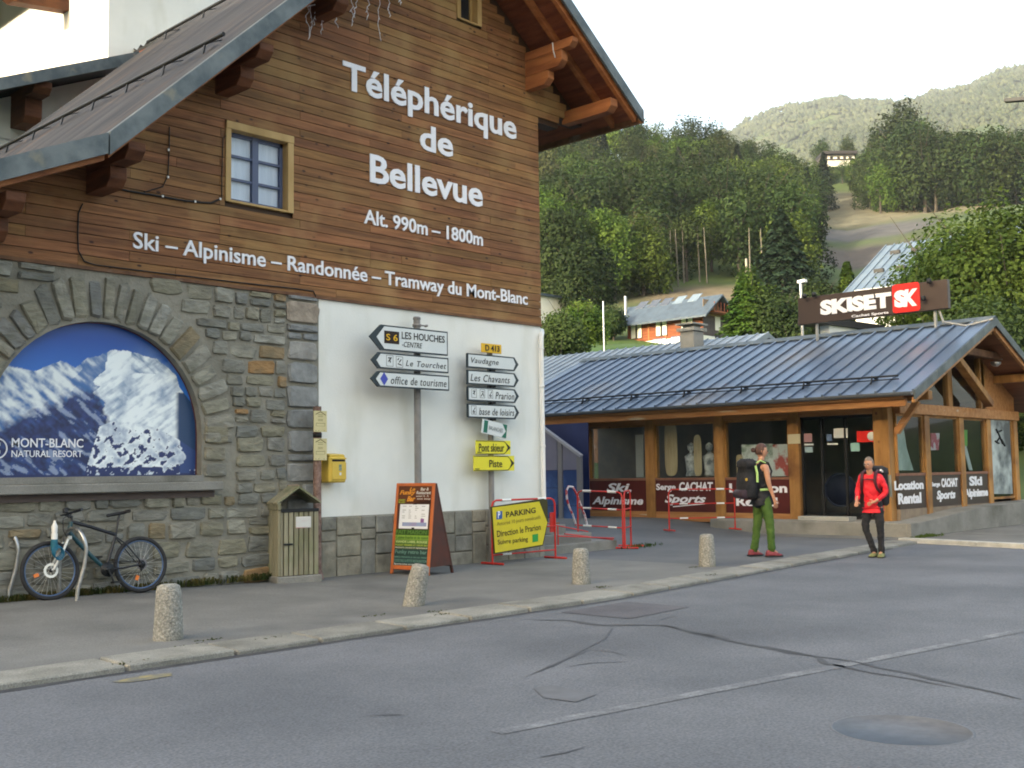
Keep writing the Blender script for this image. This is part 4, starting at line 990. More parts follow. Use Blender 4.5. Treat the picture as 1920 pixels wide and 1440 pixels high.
# purlins with stepped brackets
def purlin(x, tiers, w=.17, mt='timber'):
    zt = rl(x)-.27-abs(w/2)*.8
    for (h_, yt) in tiers:
        b = MB(); c = min(.1, h_*.5)
        b.prism([(x-w/2, YF+.05, zt-h_), (x-w/2, yt+c, zt-h_), (x-w/2, yt, zt-h_+c), (x-w/2, yt, zt), (x-w/2, YF+.05, zt)], (w, 0, 0))
        b.build('purlin', G[mt], st, bevel=.008); zt -= h_+.004
purlin(14.38, [(.16, 12.05), (.28, 12.30), (.24, 12.62)], .16); purlin(15.46, [(.24, 12.08)], .2)
for x_ in (9.75, 8.15, 6.35, 4.95): purlin(x_, [(.20, 12.1), (.25, 12.55)], .22, 'timberShade')
purlin(11.95, [(.2, 12.1), (.25, 12.5)], .2)
# iron strap on the right bracket
# snow guards: rail on brackets
def guard(x, ya, yb, step_):
    b = MB(); zz = rl(x)+.16; b.tube([(x, ya, zz), (x, yb, zz)], .028, 8)
    y = ya+.45
    while y < yb:
        b.beam((x, y, zz), (x-.04, y, rl(x-.04)+.01), .02, .04, (0, 1, 0)); b.beam((x, y, zz), (x+.28, y, rl(x+.28)+.02), .03, .012, (1, 0, 1)); y += step_
    b.build('snow_guard', G['steelD'], roof)
guard(7.66, 12.35, 20.4, 1.05); guard(10.9, 16.4, 20.4, 1.4)
# ---- rain pipe at the right corner
b = MB(); b.tube([(14.78, YF+.15, 3.98), (14.66, YF+.0, 3.93), (14.56, YF-.07, 3.85), (14.555, YF-.07, 3.7), (14.555, YF-.07, .98)], .045, 10)
b.lathe((14.78, YF+.15, 3.98), [(.055, -.05), (.055, .05)], 10, 'x')
for zz in (3.62, 2.95, 1.9): b.lathe((14.555, YF-.07, zz), [(.052, 0), (.052, .03)], 10)
b.build('rain_pipe', G['whitep'], st)
# ---- black cables on the cladding
b = MB(); yc = YF-.04
def wy(*pts): return [gy(x, y, yc) for x, y in pts]
b.tube(wy((318, 238), (317, 290), (315, 330), (305, 350), (270, 360)), .008, 5); b.tube(wy((200, 348), (240, 358), (300, 368), (350, 377), (395, 381), (414, 373)), .014, 5)
b.tube(wy((155, 382), (147, 400), (146, 440), (147, 470), (158, 490), (180, 497), (300, 512), (450, 530), (560, 542), (588, 546), (592, 556)), .009, 5)
b.tube(wy((172, 312), (176, 332), (190, 345), (200, 348)), .008, 5); b.tube(wy((416, 372), (416, 330), (418, 260), (432, 246)), .007, 5)
b.build('cable', G['black'], st)
b = MB()
for x_, y_ in ((200, 346), (305, 368), (366, 378), (413, 373), (316, 281), (315, 332)): 
    p_ = gy(x_, y_, yc-.01); b.box((p_.x-.012, p_.y-.01, p_.z-.014), (p_.x+.012, p_.y+.01, p_.z+.014))
b.build('cable_clips', G['whitep'], st)
# ---- icicle lights under the verge
ic = thing('icicle_lights', tuple(gy(565, 18, YF-.1)), 'unlit white icicle light string hanging below the left roof verge, top of picture', 'string lights')
b = MB(); top = [gy(x, y, YF-.12) for x, y in ((562, 15), (590, 9), (620, 3), (660, -4), (770, -10))]
b.tube(top, .010, 5)
gi = random.Random(2)
for xpx, yb in ((576, 70), (582, 67), (592, 45), (600, 60), (612, 34), (629, 47), (643, 14), (660, 46), (668, 30), (692, 34), (711, 72), (730, 28), (750, 6), (608, 30), (624, 24)):
    p_ = gy(xpx, -6 if xpx > 640 else 10, YF-.12); q_ = gy(xpx+gi.uniform(-3, 3), yb, YF-.12); P = [p_]
    for k in range(1, 7): P.append(p_.lerp(q_, k/6)+Vector((gi.uniform(-.035, .035), 0, 0)))
    b.tube(P, .006, 4)
    for k in range(2, 7): b.tube([P[k], P[k]+Vector((gi.uniform(-.03, .03), 0, -.035))], [.009, .004], 4)
b.build('light_strands', G['letter'], ic)
# iron strap
b = MB(); p_ = gx(1038, 82, 14.28); b.tube([gx(1036, 80, 14.28), gx(1037, 93, 14.28), gx(1041, 108, 14.28)], .012, 5); b.build('bracket_strap', G['steel'], st)
# gutter bracket / cable by the far eave
# ================================================================ ANNEX BEHIND, LEFT
an = thing('annex_building', (11.3, 23, 0), 'tall white rendered building with dark verge rising behind the station roof, top left', 'building')
AX, AY = None, 23.0
c0 = gy(203, 60, AY); AX = c0.x
MB().box((AX, AY, -.3), (AX+3.3, AY+12, 17)).build('wall', G['white'], an)
c1 = gy(0, 145, 21.6); c2 = gy(236, 101, 21.6); sl2 = (c2.z-c1.z)/(c2.x-c1.x)
def az(x): return c1.z+sl2*(x-c1.x)
xa, xb = c1.x-2.5, AX-.0
b = MB(); b.prism([(xa, 21.6, az(xa)-.25), (c2.x+.3, 21.6, az(c2.x+.3)-.25), (c2.x+.3, 21.6, az(c2.x+.3)), (xa, 21.6, az(xa))], (0, .06, 0)); b.build('fascia', G['zinc'], an)
b = MB(); b.prism([(xa, 21.66, az(xa)-.16), (c2.x+.3, 21.66, az(c2.x+.3)-.16), (c2.x+.3, 21.66, az(c2.x+.3)-.02), (xa, 21.66, az(xa)-.02)], (0, 12, 0)); b.build('lower_roof', G['oldroof'], an)
MB().box((xa+1.2, 22.9, -.3), (AX-.01, 34, az(xa+1.2)-.2)).build('lower_wall', G['white'], an)
b = MB(); b.prism([(xa+1.2, 22.9, az(xa+1.2)-.22), (AX-.02, 22.9, az(xa+1.2)-.22), (AX-.02, 22.9, az(AX)-.2)], (0, .3, 0)); b.build('gable_wall', G['white'], an)
xp = gy(65, 190, 22.1).x
for (h0, h1, yt) in ((.2, .45, 21.75), (.45, .95, 22.2)):
    b = MB(); b.prism([(xp-.15, 22.95, az(xp)-h1), (xp-.15, yt+.12, az(xp)-h1), (xp-.15, yt, az(xp)-h1+.12), (xp-.15, yt, az(xp)-h0), (xp-.15, 22.95, az(xp)-h0)], (.35, 0, 0)); b.build('purlin', G['timberShade'], an, bevel=.01)
# upper eave: sloping roof over the left wall
ez = gx(0, -60, AX-1.1).z
b = MB(); b.prism([(AX-1.9, AY-1.2, ez), (AX+6, AY-1.2, ez+4.2), (AX+6, AY-1.2, ez+4.5), (AX-1.9, AY-1.2, ez+.28)], (0, 14, 0)); b.build('upper_roof', G['oldroof'], an)
q_ = gx(52, 6, AX-.9)
for yy in (q_.y, q_.y+4.5): 
    b = MB(); b.prism([(AX+.02, yy-.15, q_.z+.5), (AX-1.5, yy-.15, q_.z+.28), (AX-1.5, yy-.15, q_.z+.0), (AX-1.3, yy-.15, q_.z-.12), (AX+.02, yy-.15, q_.z+.05)], (0, .3, 0)); b.build('bracket', G['timberShade'], an, bevel=.01)

# ================================================================ SHOP
XS, YG = 23.0, 10.63
sh = thing('ski_shop', (XS, YG, .3), 'low wooden ski hire shop with ribbed metal roof, display windows and dark red lettered panels', 'shop')
XG, ZG, XR = 22.1, 3.01, 26.66
def sr(x): return ZG+.414*(x-XG) if x < XR else ZG+.414*(2*XR-XG-x)
YE0, YE1 = 9.7, 22.3
rf2 = MB(); rf2.prism([(XG+.03, YE0+.02, sr(XG+.03)-.14), (XR, YE0+.02, sr(XR)-.14), (2*XR-XG, YE0+.02, sr(2*XR-XG)-.14), (2*XR-XG, YE0+.02, sr(2*XR-XG)-.02), (XR, YE0+.02, sr(XR)-.02), (XG+.03, YE0+.02, sr(XG+.03)-.02)], (0, YE1-YE0-.04, 0))
sroof = rf2.build('roof', solid('shop_soffit', (.16, .06, .028), c2=(.24, .10, .045), sc=3, st=(4, .3, 4)), sh)
pw = .405; y = YE0; k = 0
while y < YE1-.1:
    m = MB(); dz = rnd.uniform(0, .004)
    P = [(XG-.02, y, sr(XG-.02)), (XR-.02, y, sr(XR-.02)), (XR-.02, y+pw-.006, sr(XR-.02)), (XG-.02, y+pw-.006, sr(XG-.02))]
    m.prism([Vector(p)+Vector((0, 0, dz-.012)) for p in P], (0, 0, .012))
    m.prism([(XG-.02, y, sr(XG-.02)-.005), (XR-.03, y, sr(XR-.03)-.005), (XR-.03, y, sr(XR-.03)+.045), (XG-.02, y, sr(XG-.02)+.045)], (0, .055, 0))
    m.build('roof_panel', G['shoproof'], sroof); y += pw; k += 1
m = MB(); m.prism([(XR+.02, YE0, sr(XR+.02)), (2*XR-XG, YE0, sr(2*XR-XG)), (2*XR-XG, YE1, sr(2*XR-XG)), (XR+.02, YE1, sr(XR+.02))], (0, 0, .012)); m.build('rear_roof_sheet', G['shoproof'], sroof)
m = MB(); m.prism([(XR-.2, YE0-.02, sr(XR-.2)+.045), (XR, YE0-.02, sr(XR)+.075), (XR+.2, YE0-.02, sr(XR+.2)+.045), (XR+.2, YE0-.02, sr(XR+.2)+.03), (XR, YE0-.02, sr(XR)+.055), (XR-.2, YE0-.02, sr(XR-.2)+.03)], (0, YE1-YE0, 0)); m.build('ridge_cap', G['zinc'], sroof)
m = MB()
for sx_ in (0, 1):
    xa, xb = (XG-.04, XR) if sx_ == 0 else (XR+.003, 2*XR-XG+.04)
    m = MB(); m.prism([(xa, YE0-.03, sr(xa)-.16), (xb, YE0-.03, sr(xb)-.16), (xb, YE0-.03, sr(xb)+.03), (xa, YE0-.03, sr(xa)+.03)], (0, .04, 0)); m.build('fascia', G['zinc'], sroof)
    m = MB(); m.prism([(xa+.1, YE0+.03, sr(xa+.1)-.26), (xb, YE0+.03, sr(xb)-.26), (xb, YE0+.03, sr(xb)-.145), (xa+.1, YE0+.03, sr(xa+.1)-.145)], (0, .07, 0)); m.build('barge_rafter', G['shopwoodD'], sroof)
m = MB()   # half-round gutter
for i in range(8):
    a0, a1 = math.pi+math.pi*i/8, math.pi+math.pi*(i+1)/8; r_ = .075
    m.prism([(XG-.07+r_*math.cos(a0), YE0+.03, ZG-.02+r_*math.sin(a0)), (XG-.07+r_*math.cos(a1), YE0+.03, ZG-.02+r_*math.sin(a1)), (XG-.07+(r_-.008)*math.cos(a1), YE0+.03, ZG-.02+(r_-.008)*math.sin(a1)), (XG-.07+(r_-.008)*math.cos(a0), YE0+.03, ZG-.02+(r_-.008)*math.sin(a0))], (0, YE1-YE0, 0))
m.build('gutter', solid('grey_gutter', (.14, .155, .17), metal=.4, rough=.45), sroof)
m = MB(); m.box((XG+.1, YE0+.25, ZG-.30), (XG+.2, YE1, ZG-.12)); m.build('eave_beam', G['shopwoodD'], sh, bevel=.01)
m = MB(); m.box((XG+.005, YE0+.25, ZG-.14), (XG+.095, YE1, ZG-.07)); m.build('eave_board', G['shopwoodD'], sh)
# snow guard
m = MB(); xg_ = XG+.62; zz = sr(xg_)+.13; m.tube([(xg_, YE0+.62, zz), (xg_, YE1, zz)], .022, 6); m.tube([(xg_+.03, YE0+.62, zz-.07), (xg_+.03, YE1, zz-.07)], .014, 6)
y = YE0+1.2
while y < YE1: m.beam((xg_-.08, y, sr(xg_-.08)), (xg_, y, zz+.02), .04, .02, (0, 1, 0)); m.beam((xg_, y, zz), (xg_+.25, y, sr(xg_+.25)), .04, .02, (1, 0, 1)); y += 1.62
m.build('snow_guard', G['steelD'], sroof)
# ---- front wall facing the square (X = XS)
yp = [gx(px, 850, XS).y for px in (1098, 1220, 1350, 1490, 1655)]
wP = .27
for i, y_ in enumerate(yp):
    w_ = wP if i < 4 else .36; top = ZG-.15
    m = MB(); m.box((XS-.06, y_-w_/2, .2), (XS+.2, y_+w_/2, top)); m.build('post', G['shopwood'], sh, bevel=.015)
MB().box((XS-.03, yp[4]+.18, 2.63), (XS+.18, 22.2, 2.86)).build('lintel', G['shopwoodD'], sh)
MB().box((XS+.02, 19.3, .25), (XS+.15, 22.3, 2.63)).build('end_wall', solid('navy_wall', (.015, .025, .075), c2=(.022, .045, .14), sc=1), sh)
ZS = 1.27
def fz(px, py, X=XS): p = gx(px, py, X); return -p.y, p.z
def bay(ya, yb, texts):    # ya > yb (world Y)
    ya -= wP/2; yb += wP/2
    MB().box((XS-.035, yb+.003, ZS-.055), (XS+.12, ya-.003, ZS)).build('sill', solid('pinkish_sill', (.20, .09, .06), c2=(.28, .13, .08), sc=3), sh)
    MB().box((XS-.03, yb+.003, .2), (XS+.12, ya-.003, .43)).build('bottom_beam', G['shopwoodD'], sh, bevel=.008)
    pn = MB().box((XS-.012, yb+.003, .433), (XS+.05, ya-.003, ZS-.058)).build('sign_panel', G['maroon'], sh)
    fr = MB(); t = .045
    fr.box((XS+.0, yb+.003, ZS+.003), (XS+.07, yb+t, 2.627)); fr.box((XS+.0, ya-t, ZS+.003), (XS+.07, ya-.003, 2.627)); fr.box((XS+.0, yb+t, 2.58), (XS+.07, ya-t, 2.627))
    f_ = fr.build('window', G['shopwood'], sh)
    MB().box((XS+.03, yb+t, ZS+.003), (XS+.036, ya-t, 2.578)).build('pane', G['glassD'], f_)
    tb_ = MB()
    for (s_, p0, p1, shear, bo) in texts:
        a_ = fz(*p0, XS-.02); b_ = fz(*p1, XS-.02)
        text_to(tb_, s_, (XS-.013, 0, 0), *FX, a_[0], b_[0], b_[1], a_[1], bold=bo, shear=shear, depth=.006)
    tb_.build('panel_lettering', G['letter'], pn); return pn
bay(yp[0], yp[1], [('Ski,', (1137, 906), (1184, 925), .25, .03), ('Alpinisme', (1110, 931), (1206, 951), .25, .03)])
b2 = bay(yp[1], yp[2], [('Serge', (1230, 907), (1267, 922.5), 0, .03), ('CACHAT', (1273, 904), (1337, 920.5), .1, .035), ('Sports', (1246, 927), (1324, 948), .35, .03)])
m = MB(); a_ = gx(1262, 950, XS-.02); b_ = gx(1322, 944.5, XS-.02); m.beam(a_, b_, .006, .022); m.build('underline', G['letter'], b2)
bay(yp[2], yp[3], [('Location', (1367, 906.5), (1476, 924), 0, .035), ('Rental', (1380, 932.5), (1458, 949.5), 0, .035)])
# ---- entrance
ya, yb = yp[3]-wP/2, yp[4]+.18
d_ = MB(); zt = 2.625; t = .05
for yy in (ya-.003-t, lerp(ya, yb, .30), lerp(ya, yb, .62), yb+.003): d_.box((XS+.05, yy, .33), (XS+.11, yy+t, zt))
d_.box((XS+.05, yb+.003, zt-.06), (XS+.11, ya-.003, zt)); d_.box((XS+.05, yb+.003, .33), (XS+.11, ya-.003, .40))
dr = d_.build('door', G['black'], sh)
for (a0, a1) in ((.02, .30), (.33, .62), (.65, .98)):
    MB().box((XS+.07, lerp(ya, yb, a1), .40), (XS+.076, lerp(ya, yb, a0), zt-.06)).build('pane', G['glassD'], dr)
MB().box((XS+.01, yb+.003, .2), (XS+.12, ya-.003, .33)).build('threshold', G['conc'], sh)
MB().box((XS-.45, gx(1597, 968, XS-.3).y, .305), (XS-.07, gx(1502, 968, XS-.3).y, .40)).build('door_step', solid('pale_step', (.42, .42, .38), c2=(.34, .34, .31), sc=3), sh, bevel=.01)
def sticker(nm, x0, y0, x1, y1, X, m, par=None, dep=.006):
    a_ = gx(x0, y0, X); b_ = gx(x1, y1, X); zt_, zb_ = (a_.z+gx(x1, y0, X).z)/2, (b_.z+gx(x0, y1, X).z)/2
    return MB().box((X-dep, b_.y, zb_), (X, a_.y, zt_)).build(nm, m, par or sh)
pap = solid('white_paper', (.62, .66, .66)); 
sticker('notice', 1563, 803, 1590, 821, XS+.065, pap); o_ = sticker('red_notice', 1607, 808, 1640, 829, XS+.03, G['redp'], None, .02)
sticker('sticker', 1507, 813, 1523, 829, XS+.065, solid('pink_paper', (.40, .24, .26))); sticker('sticker', 1508, 832, 1526, 835, XS+.065, pap); sticker('sticker', 1509, 838, 1524, 848, XS+.065, solid('pale_blue_paper', (.30, .42, .46)))
sticker('sticker', 1550, 814, 1560, 827, XS+.065, solid('dull_blue_paper', (.10, .16, .28))); sticker('sticker', 1551, 831, 1571, 834, XS+.065, pap); sticker('sticker', 1595, 830, 1612, 846, XS+.065, solid('aqua_paper', (.25, .45, .42)))
sticker('post_notice', 1477, 814, 1501, 832, XS-.065, solid('cream_notice', (.55, .50, .34)))
m = MB(); text_to(m, 'OUVERT', (XS+.009, 0, 0), *FX, *[fz(1609, 816)[0], fz(1629, 816)[0]], fz(1620, 821)[1], fz(1620, 816)[1], bold=.02); 
m = MB(); m.lathe((XS+.0, gx(1634, 818, XS).y, gx(1634, 818, XS).z), [(.10, 0), (.10, .008)], 16, 'x'); m.build('red_notice_disc', pap, o_)
# ---- gable facing the street (Y = YG)
XW = XS+.2; gxs = [gy(px, 850, YG).x for px in (1674, 1737, 1802, 1853, 1903)]
XEND = 2*XR-XS
posts = gxs[1:]+[gxs[-1]+1.9]
for i, x_ in enumerate(posts):
    if x_ > XEND: continue
    MB().box((x_-.13, YG-.05, .3), (x_+.13, YG+.12, 2.62)).build('post', G['shopwood'], sh, bevel=.012)
MB().box((XS+.21, YG-.10, 2.62), (XEND, YG+.14, 2.86)).build('tie_beam', G['shopwoodD'], sh, bevel=.015)
gb_ = [XW]+posts
gt = {0: [('Location', (1677, 902), (1732, 917)), ('Rental', (1684, 925), (1728, 943))], 1: [('Serge', (1746, 904), (1763, 914)), ('CACHAT', (1765, 897), (1796, 912.5)), ('Sports', (1756, 920), (1792, 939))], 2: [('Ski', (1817, 893), (1842, 910)), ('Alpinisme', (1809, 917), (1853, 934))]}
for i in range(len(gb_)-1):
    xa, xb = gb_[i]+(.14 if i else .0), gb_[i+1]-.13
    if i >= 5 or xb > XEND: break
    MB().box((xa, YG-.02, .3), (xb, YG+.12, .55)).build('bottom_beam', solid('grey_plinth_wood', (.20, .15, .11), c2=(.27, .21, .15), sc=3), sh)
    t = .05; z0 = 1.33 if i < 3 else .62
    fr = MB(); fr.box((xa+.003, YG, z0), (xa+t, YG+.07, 2.617)); fr.box((xb-t, YG, z0), (xb-.003, YG+.07, 2.617)); fr.box((xa+t, YG, 2.57), (xb-t, YG+.07, 2.617))
    if i >= 3: fr.box((xa+t, YG, z0), (xb-t, YG+.07, z0+.06))
    f_ = fr.build('window', G['shopwood'], sh); MB().box((xa+t, YG+.03, z0), (xb-t, YG+.036, 2.57)).build('pane', G['glassD'], f_)
    if i < 3:
        MB().box((xa+.003, YG-.03, 1.27), (xb-.003, YG+.1, 1.327)).build('sill', bpy.data.materials['pinkish_sill'], sh)
        pn = MB().box((xa+.003, YG-.012, .553), (xb-.003, YG+.05, 1.267)).build('sign_panel', G['brownP'], sh); tb_ = MB()
        for (s_, p0, p1) in gt[i]:
            a_, b_ = gy(*p0, YG-.02), gy(*p1, YG-.02); text_to(tb_, s_, (0, YG-.013, 0), *FY, a_.x, b_.x, b_.z, a_.z, bold=.045, depth=.006, shear=.2 if s_ == 'Sports' else 0)
        tb_.build('panel_lettering', G['letter'], pn)
# gable top: queen posts, brace and small panes under the rake
for x_ in (gxs[2]-.55, gxs[3]-.2, XR+1.4):
    MB().box((x_-.12, YG-.04, 2.863), (x_+.12, YG+.1, sr(x_)-.2)).build('gable_post', G['shopwood'], sh, bevel=.01)
px_ = [(XS+1.1, 2.87), (gxs[2]-.7, 2.87), (gxs[2]-.7, sr(gxs[2]-.7)-.25), (XS+1.1, sr(XS+1.1)-.2)]
def gpane(pts): 
    o_ = MB().prism([(a, YG+.03, b) for a, b in pts], (0, .006, 0)).build('gable_pane', G['glassD'], sh)
x1, x2, x3, x4 = gxs[2]-.67, gxs[2]-.43, gxs[3]-.32, gxs[3]-.08
gpane([(XS+.3, 2.863), (x1, 2.863), (x1, sr(x1)-.16), (XS+.3, sr(XS+.3)-.16)]); gpane([(x2, 2.863), (x3, 2.863), (x3, sr(x3)-.16), (XR, sr(XR)-.16), (x2, sr(x2)-.16)]) if x3 > XR else gpane([(x2, 2.863), (x3, 2.863), (x3, sr(x3)-.16), (x2, sr(x2)-.16)])
MB().prism([(x4, YG+.02, 2.863), (XEND, YG+.02, 2.863), (XEND, YG+.02, sr(XEND)-.16), (max(x4, XR), YG+.02, sr(max(x4, XR))-.16)]+([(x4, YG+.02, sr(x4)-.16)] if x4 < XR else []), (0, .1, 0)).build('gable_boarding', G['shopwoodD'], sh)
MB().beam((XR-1.2, YE0+.55, sr(XR-1.2)-.35), (XR+.9, YE0+.55, 2.95), .16, .2, (0, 1, 0)).build('brace', G['shopwood'], sh, bevel=.01)
MB().box((XR-1.0, YE0+.45, sr(XR-1.0)-.42), (XR+3.0, YE0+.62, sr(XR-1.0)-.25)).build('collar_beam', G['timberD'], sh, bevel=.01)
for x_, z_ in ((XS+.15, 2.87), (XR+.05, sr(XR)-.36), (XR+2.4, sr(XR+2.4)-.36)):
    MB().box((x_-.1, YE0+.12, z_), (x_+.1, YG+.1, z_+.2)).build('purlin', G['shopwood'], sh, bevel=.015)
MB().beam((XS-.0, YG-.1, 2.2), (XS+.0, YE0+.35, 2.85), .12, .12, (1, 0, 0)).build('brace', G['shopwoodD'], sh)
MB().lathe((XR+1.3, YE0+.5, sr(XR-1.0)-.6), [(.05, 0), (.12, .06), (.12, .12)], 10, 'z').build('flood_lamp', G['steel'], sh)
# inside
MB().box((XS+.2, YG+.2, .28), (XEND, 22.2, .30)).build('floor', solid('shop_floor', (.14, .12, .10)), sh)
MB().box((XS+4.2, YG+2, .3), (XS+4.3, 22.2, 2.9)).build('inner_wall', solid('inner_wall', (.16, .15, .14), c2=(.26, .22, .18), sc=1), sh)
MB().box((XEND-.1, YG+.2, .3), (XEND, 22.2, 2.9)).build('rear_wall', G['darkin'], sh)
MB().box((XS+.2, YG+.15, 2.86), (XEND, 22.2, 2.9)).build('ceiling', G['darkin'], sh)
def disp(name, px, py0, py1, X, w, m, label, cat, kind='board'):
    a_, b_ = gx(px, py0, X), gx(px, py1, X); zt_, zb_, yc = a_.z, b_.z, b_.y; h_ = zt_-zb_
    mb = MB(); P = []
    if kind == 'board':
        for i in range(24):
            t_ = i*math.tau/24; s_ = math.sin(t_); c_ = math.cos(t_)
            P.append((X, yc+w/2*(abs(c_)**.7)*(1 if c_ > 0 else -1)*(.78+.22*abs(s_)**2), zb_+h_/2+h_/2*(abs(s_)**.75)*(1 if s_ > 0 else -1)))
        mb.prism(P, (.02, 0, 0))
    else: mb.box((X, yc-w/2, zb_), (X+.03, yc+w/2, zt_))
    o = mb.build(name, m, None, bevel=.004); return tag(o, label, cat)
wb = solid('pale_board_wood', (.70, .56, .33), c2=(.58, .44, .24), sc=4, st=(1, 3, .4))
disp('display_board', 1259, 790, 893, XS+.26, .50, wb, 'tall pale wooden board standing in the second shop window from the left', 'board')
disp('display_board', 1309, 815, 893, XS+.26, .30, wb, 'narrower pale wooden board right of the tall one in the shop window', 'board')
disp('display_board', 1388, 852, 891, XS+.26, .28, wb, 'short pale wooden board in the third shop window behind the backpack', 'board')
disp('picture_stand', 1421, 833, 893, XS+.26, .85, solid('display_print', (.36, .44, .34), c2=(.82, .86, .80), sc=2.2, lo=.45, hi=.55), 'large pale picture panel in the shop window behind the hiker in green trousers', 'poster', 'p')
disp('picture_stand', 1466, 833, 893, XS+.26, .45, solid('display_print2', (.55, .12, .10), c2=(.75, .8, .76), sc=2.5, lo=.42, hi=.52), 'pale and red picture panel beside the post left of the shop entrance', 'poster', 'p')
disp('display_curtain', 1200, 815, 895, XS+.26, .25, solid('grey_display', (.5, .52, .5)), 'grey upright panel at the right side of the leftmost shop window', 'panel', 'p')
mq = solid('mannequin_white', (.85, .87, .85), c2=(.3, .33, .35), sc=5, lo=.45, hi=.6)
for px_m, nm in ((1293, 'white and dark ski clothing on a stand between the two display boards'), (1327, 'white and dark jacket on a stand at the right of the second shop window')):
    p_ = gx(px_m, 893, XS+.4); mb = MB(); mb.lathe((p_.x+.1, p_.y, p_.z), [(.16, 0), (.13, .12), (.15, .35), (.17, .5), (.05, .58), (.04, .62), (.09, .68), (.09, .78), (.02, .84)], 12); tag(mb.build('mannequin', mq), nm, 'mannequin')
p_ = gx(1575, 905, XS+1.2); mb = MB(); mb.tube([(p_.x, p_.y+.38*math.cos(t), .95+.38*math.sin(t)) for t in [i*math.tau/24 for i in range(24)]], .02, 6, closed=True)
mb.lathe((p_.x, p_.y, .95), [(.36, 0), (.36, .01)], 24, 'x'); tag(mb.build('round_stand', solid('dark_blue_net', (.02, .03, .07))), 'dark blue round display just inside the shop entrance', 'display')
# gable window display
p0 = gy(1697, 885, YG+.12)
def gdisp(name, pts, Y, m, label, cat, th=.02):
    mb = MB(); mb.prism([gy(x, y, Y) for x, y in pts], (0, th, 0)); return tag(mb.build(name, m), label, cat)
gdisp('mirror_panel', ((1673, 797), (1694, 800), (1700, 840), (1713, 882), (1676, 882)), YG+.12, solid('pale_green_panel', (.22, .30, .26), c2=(.5, .58, .52), sc=1.5), 'tall pale leaning panel in the first window of the shop gable', 'panel')
gdisp('pink_poster', ((1746, 812), (1762, 812), (1760, 844), (1746, 844)), YG+.13, solid('pink_print', (.42, .06, .10), c2=(.6, .5, .52), sc=3, lo=.45, hi=.52), 'pink and white poster in the second window of the shop gable', 'poster')
gdisp('green_poster', ((1802, 806), (1814, 806), (1814, 836), (1803, 836)), YG+.13, solid('lime_print', (.12, .38, .06)), 'lime green panel in the third window of the shop gable', 'poster')
gdisp('ski_pair', ((1806, 836), (1812, 836), (1824, 882), (1818, 882)), YG+.11, solid('pale_ski', (.45, .5, .5)), 'pale leaning ski in the third window of the shop gable', 'ski')
po = gdisp('tall_poster', ((1856, 782), (1893, 783), (1899, 926), (1864, 926)), YG-.03, mat('ski_poster_print', (.055, .065, .09), (.50, .57, .58), sc=.9, det=4, rough=.3, lo=.42, hi=.6), 'tall pale blue and grey poster with a leaping skier on the shop gable', 'poster')
m = MB()
for q in (((1868, 805), (1872, 812), (1876, 822), (1880, 832)), ((1870, 811), (1878, 807)), ((1875, 820), (1868, 829)), ((1878, 824), (1884, 836)), ((1866, 827), (1873, 831))):
    m.tube([gy(x, y, YG-.045) for x, y in q], .022, 5)
m.build('skier_print', G['black'], po)

# ---- dark sign with white lettering above the shop ridge
XB = 26.2
ss = thing('roof_sign', (XB, 12.5, 5.2), 'long dark brown shop sign with white letters and red square standing on the ridge', 'sign')
A = gx(1497, 558, XB); Bq = gx(1497, 610, XB); Cq = gx(1776, 525, XB); Dq = gx(1779, 578, XB)
zt_, zb_ = (A.z+Cq.z)/2, (Bq.z+Dq.z)/2; yL, yR = (A.y+Bq.y)/2, (Cq.y+Dq.y)/2
MB().box((XB-.02, yR, zb_), (XB+.14, yL, zt_)).build('sign_box', G['brownP'], ss, bevel=.01)
def su(px, py): p = gx(px, py, XB-.02); return -p.y, p.z
a_ = su(1539, 591); b_ = su(1671, 547); tm_ = MB(); text_to(tm_, 'SKISET', (XB-.02, 0, 0), *FX, a_[0], b_[0], a_[1]-.01, b_[1], bold=.06, depth=.02); 
a_ = su(1597, 597); b_ = su(1666, 583); text_to(tm_, 'Cachat Sports', (XB-.02, 0, 0), *FX, a_[0], b_[0], a_[1], b_[1]+.0, bold=.02, depth=.01)
tm_.build('sign_lettering', G['letter'], ss)
a_ = su(1675, 588); b_ = su(1724, 528); rm = MB(); r0 = .07; P = []
u0, u1, v0, v1 = a_[0], b_[0], a_[1], b_[1]
for cx_, cz_, s_ in ((u1-r0, v1-r0, 0), (u0+r0, v1-r0, 90), (u0+r0, v0+r0, 180), (u1-r0, v0+r0, 270)):
    for k in range(5): t_ = R(s_+22.5*k); P.append((XB-.021, -(cx_+r0*math.cos(t_)), cz_+r0*math.sin(t_)))
rm.prism(P, (-.02, 0, 0)); lg = rm.build('logo_square', G['redp'], ss)
lm_ = MB(); W_ = u1-u0; text_to(lm_, 'S', (XB-.042, 0, 0), *FX, u0+.07*W_, u0+.52*W_, v0+.18*(v1-v0), v0+.78*(v1-v0), bold=.07, depth=.008); text_to(lm_, 'K', (XB-.042, 0, 0), *FX, u0+.40*W_, u0+.93*W_, v0+.18*(v1-v0), v0+.78*(v1-v0), bold=.05, depth=.010, shear=.15); lm_.build('logo_mark', G['letter'], lg)
sup = MB()
for px_ in (1528, 1751):
    p_ = gx(px_, 600, XB); MB().beam((XB+.1, p_.y, sr(XB+.1)-.0), (XB+.1, p_.y, zb_+.1), .06, .06, (1, 0, 0)).build('sign_support', solid('pale_grey_steel', (.30, .31, .31), rough=.5), ss)
sup.tube([(XB+.1, gx(1757, 580, XB).y, zb_), gx(1769, 604, XB+.05), gx(1812, 611, XB-.0), gx(1862, 598, XB+.25)], .03, 6)
sup.build('bent_pipe', solid('pale_grey_steel', (.30, .31, .31), rough=.5), ss)
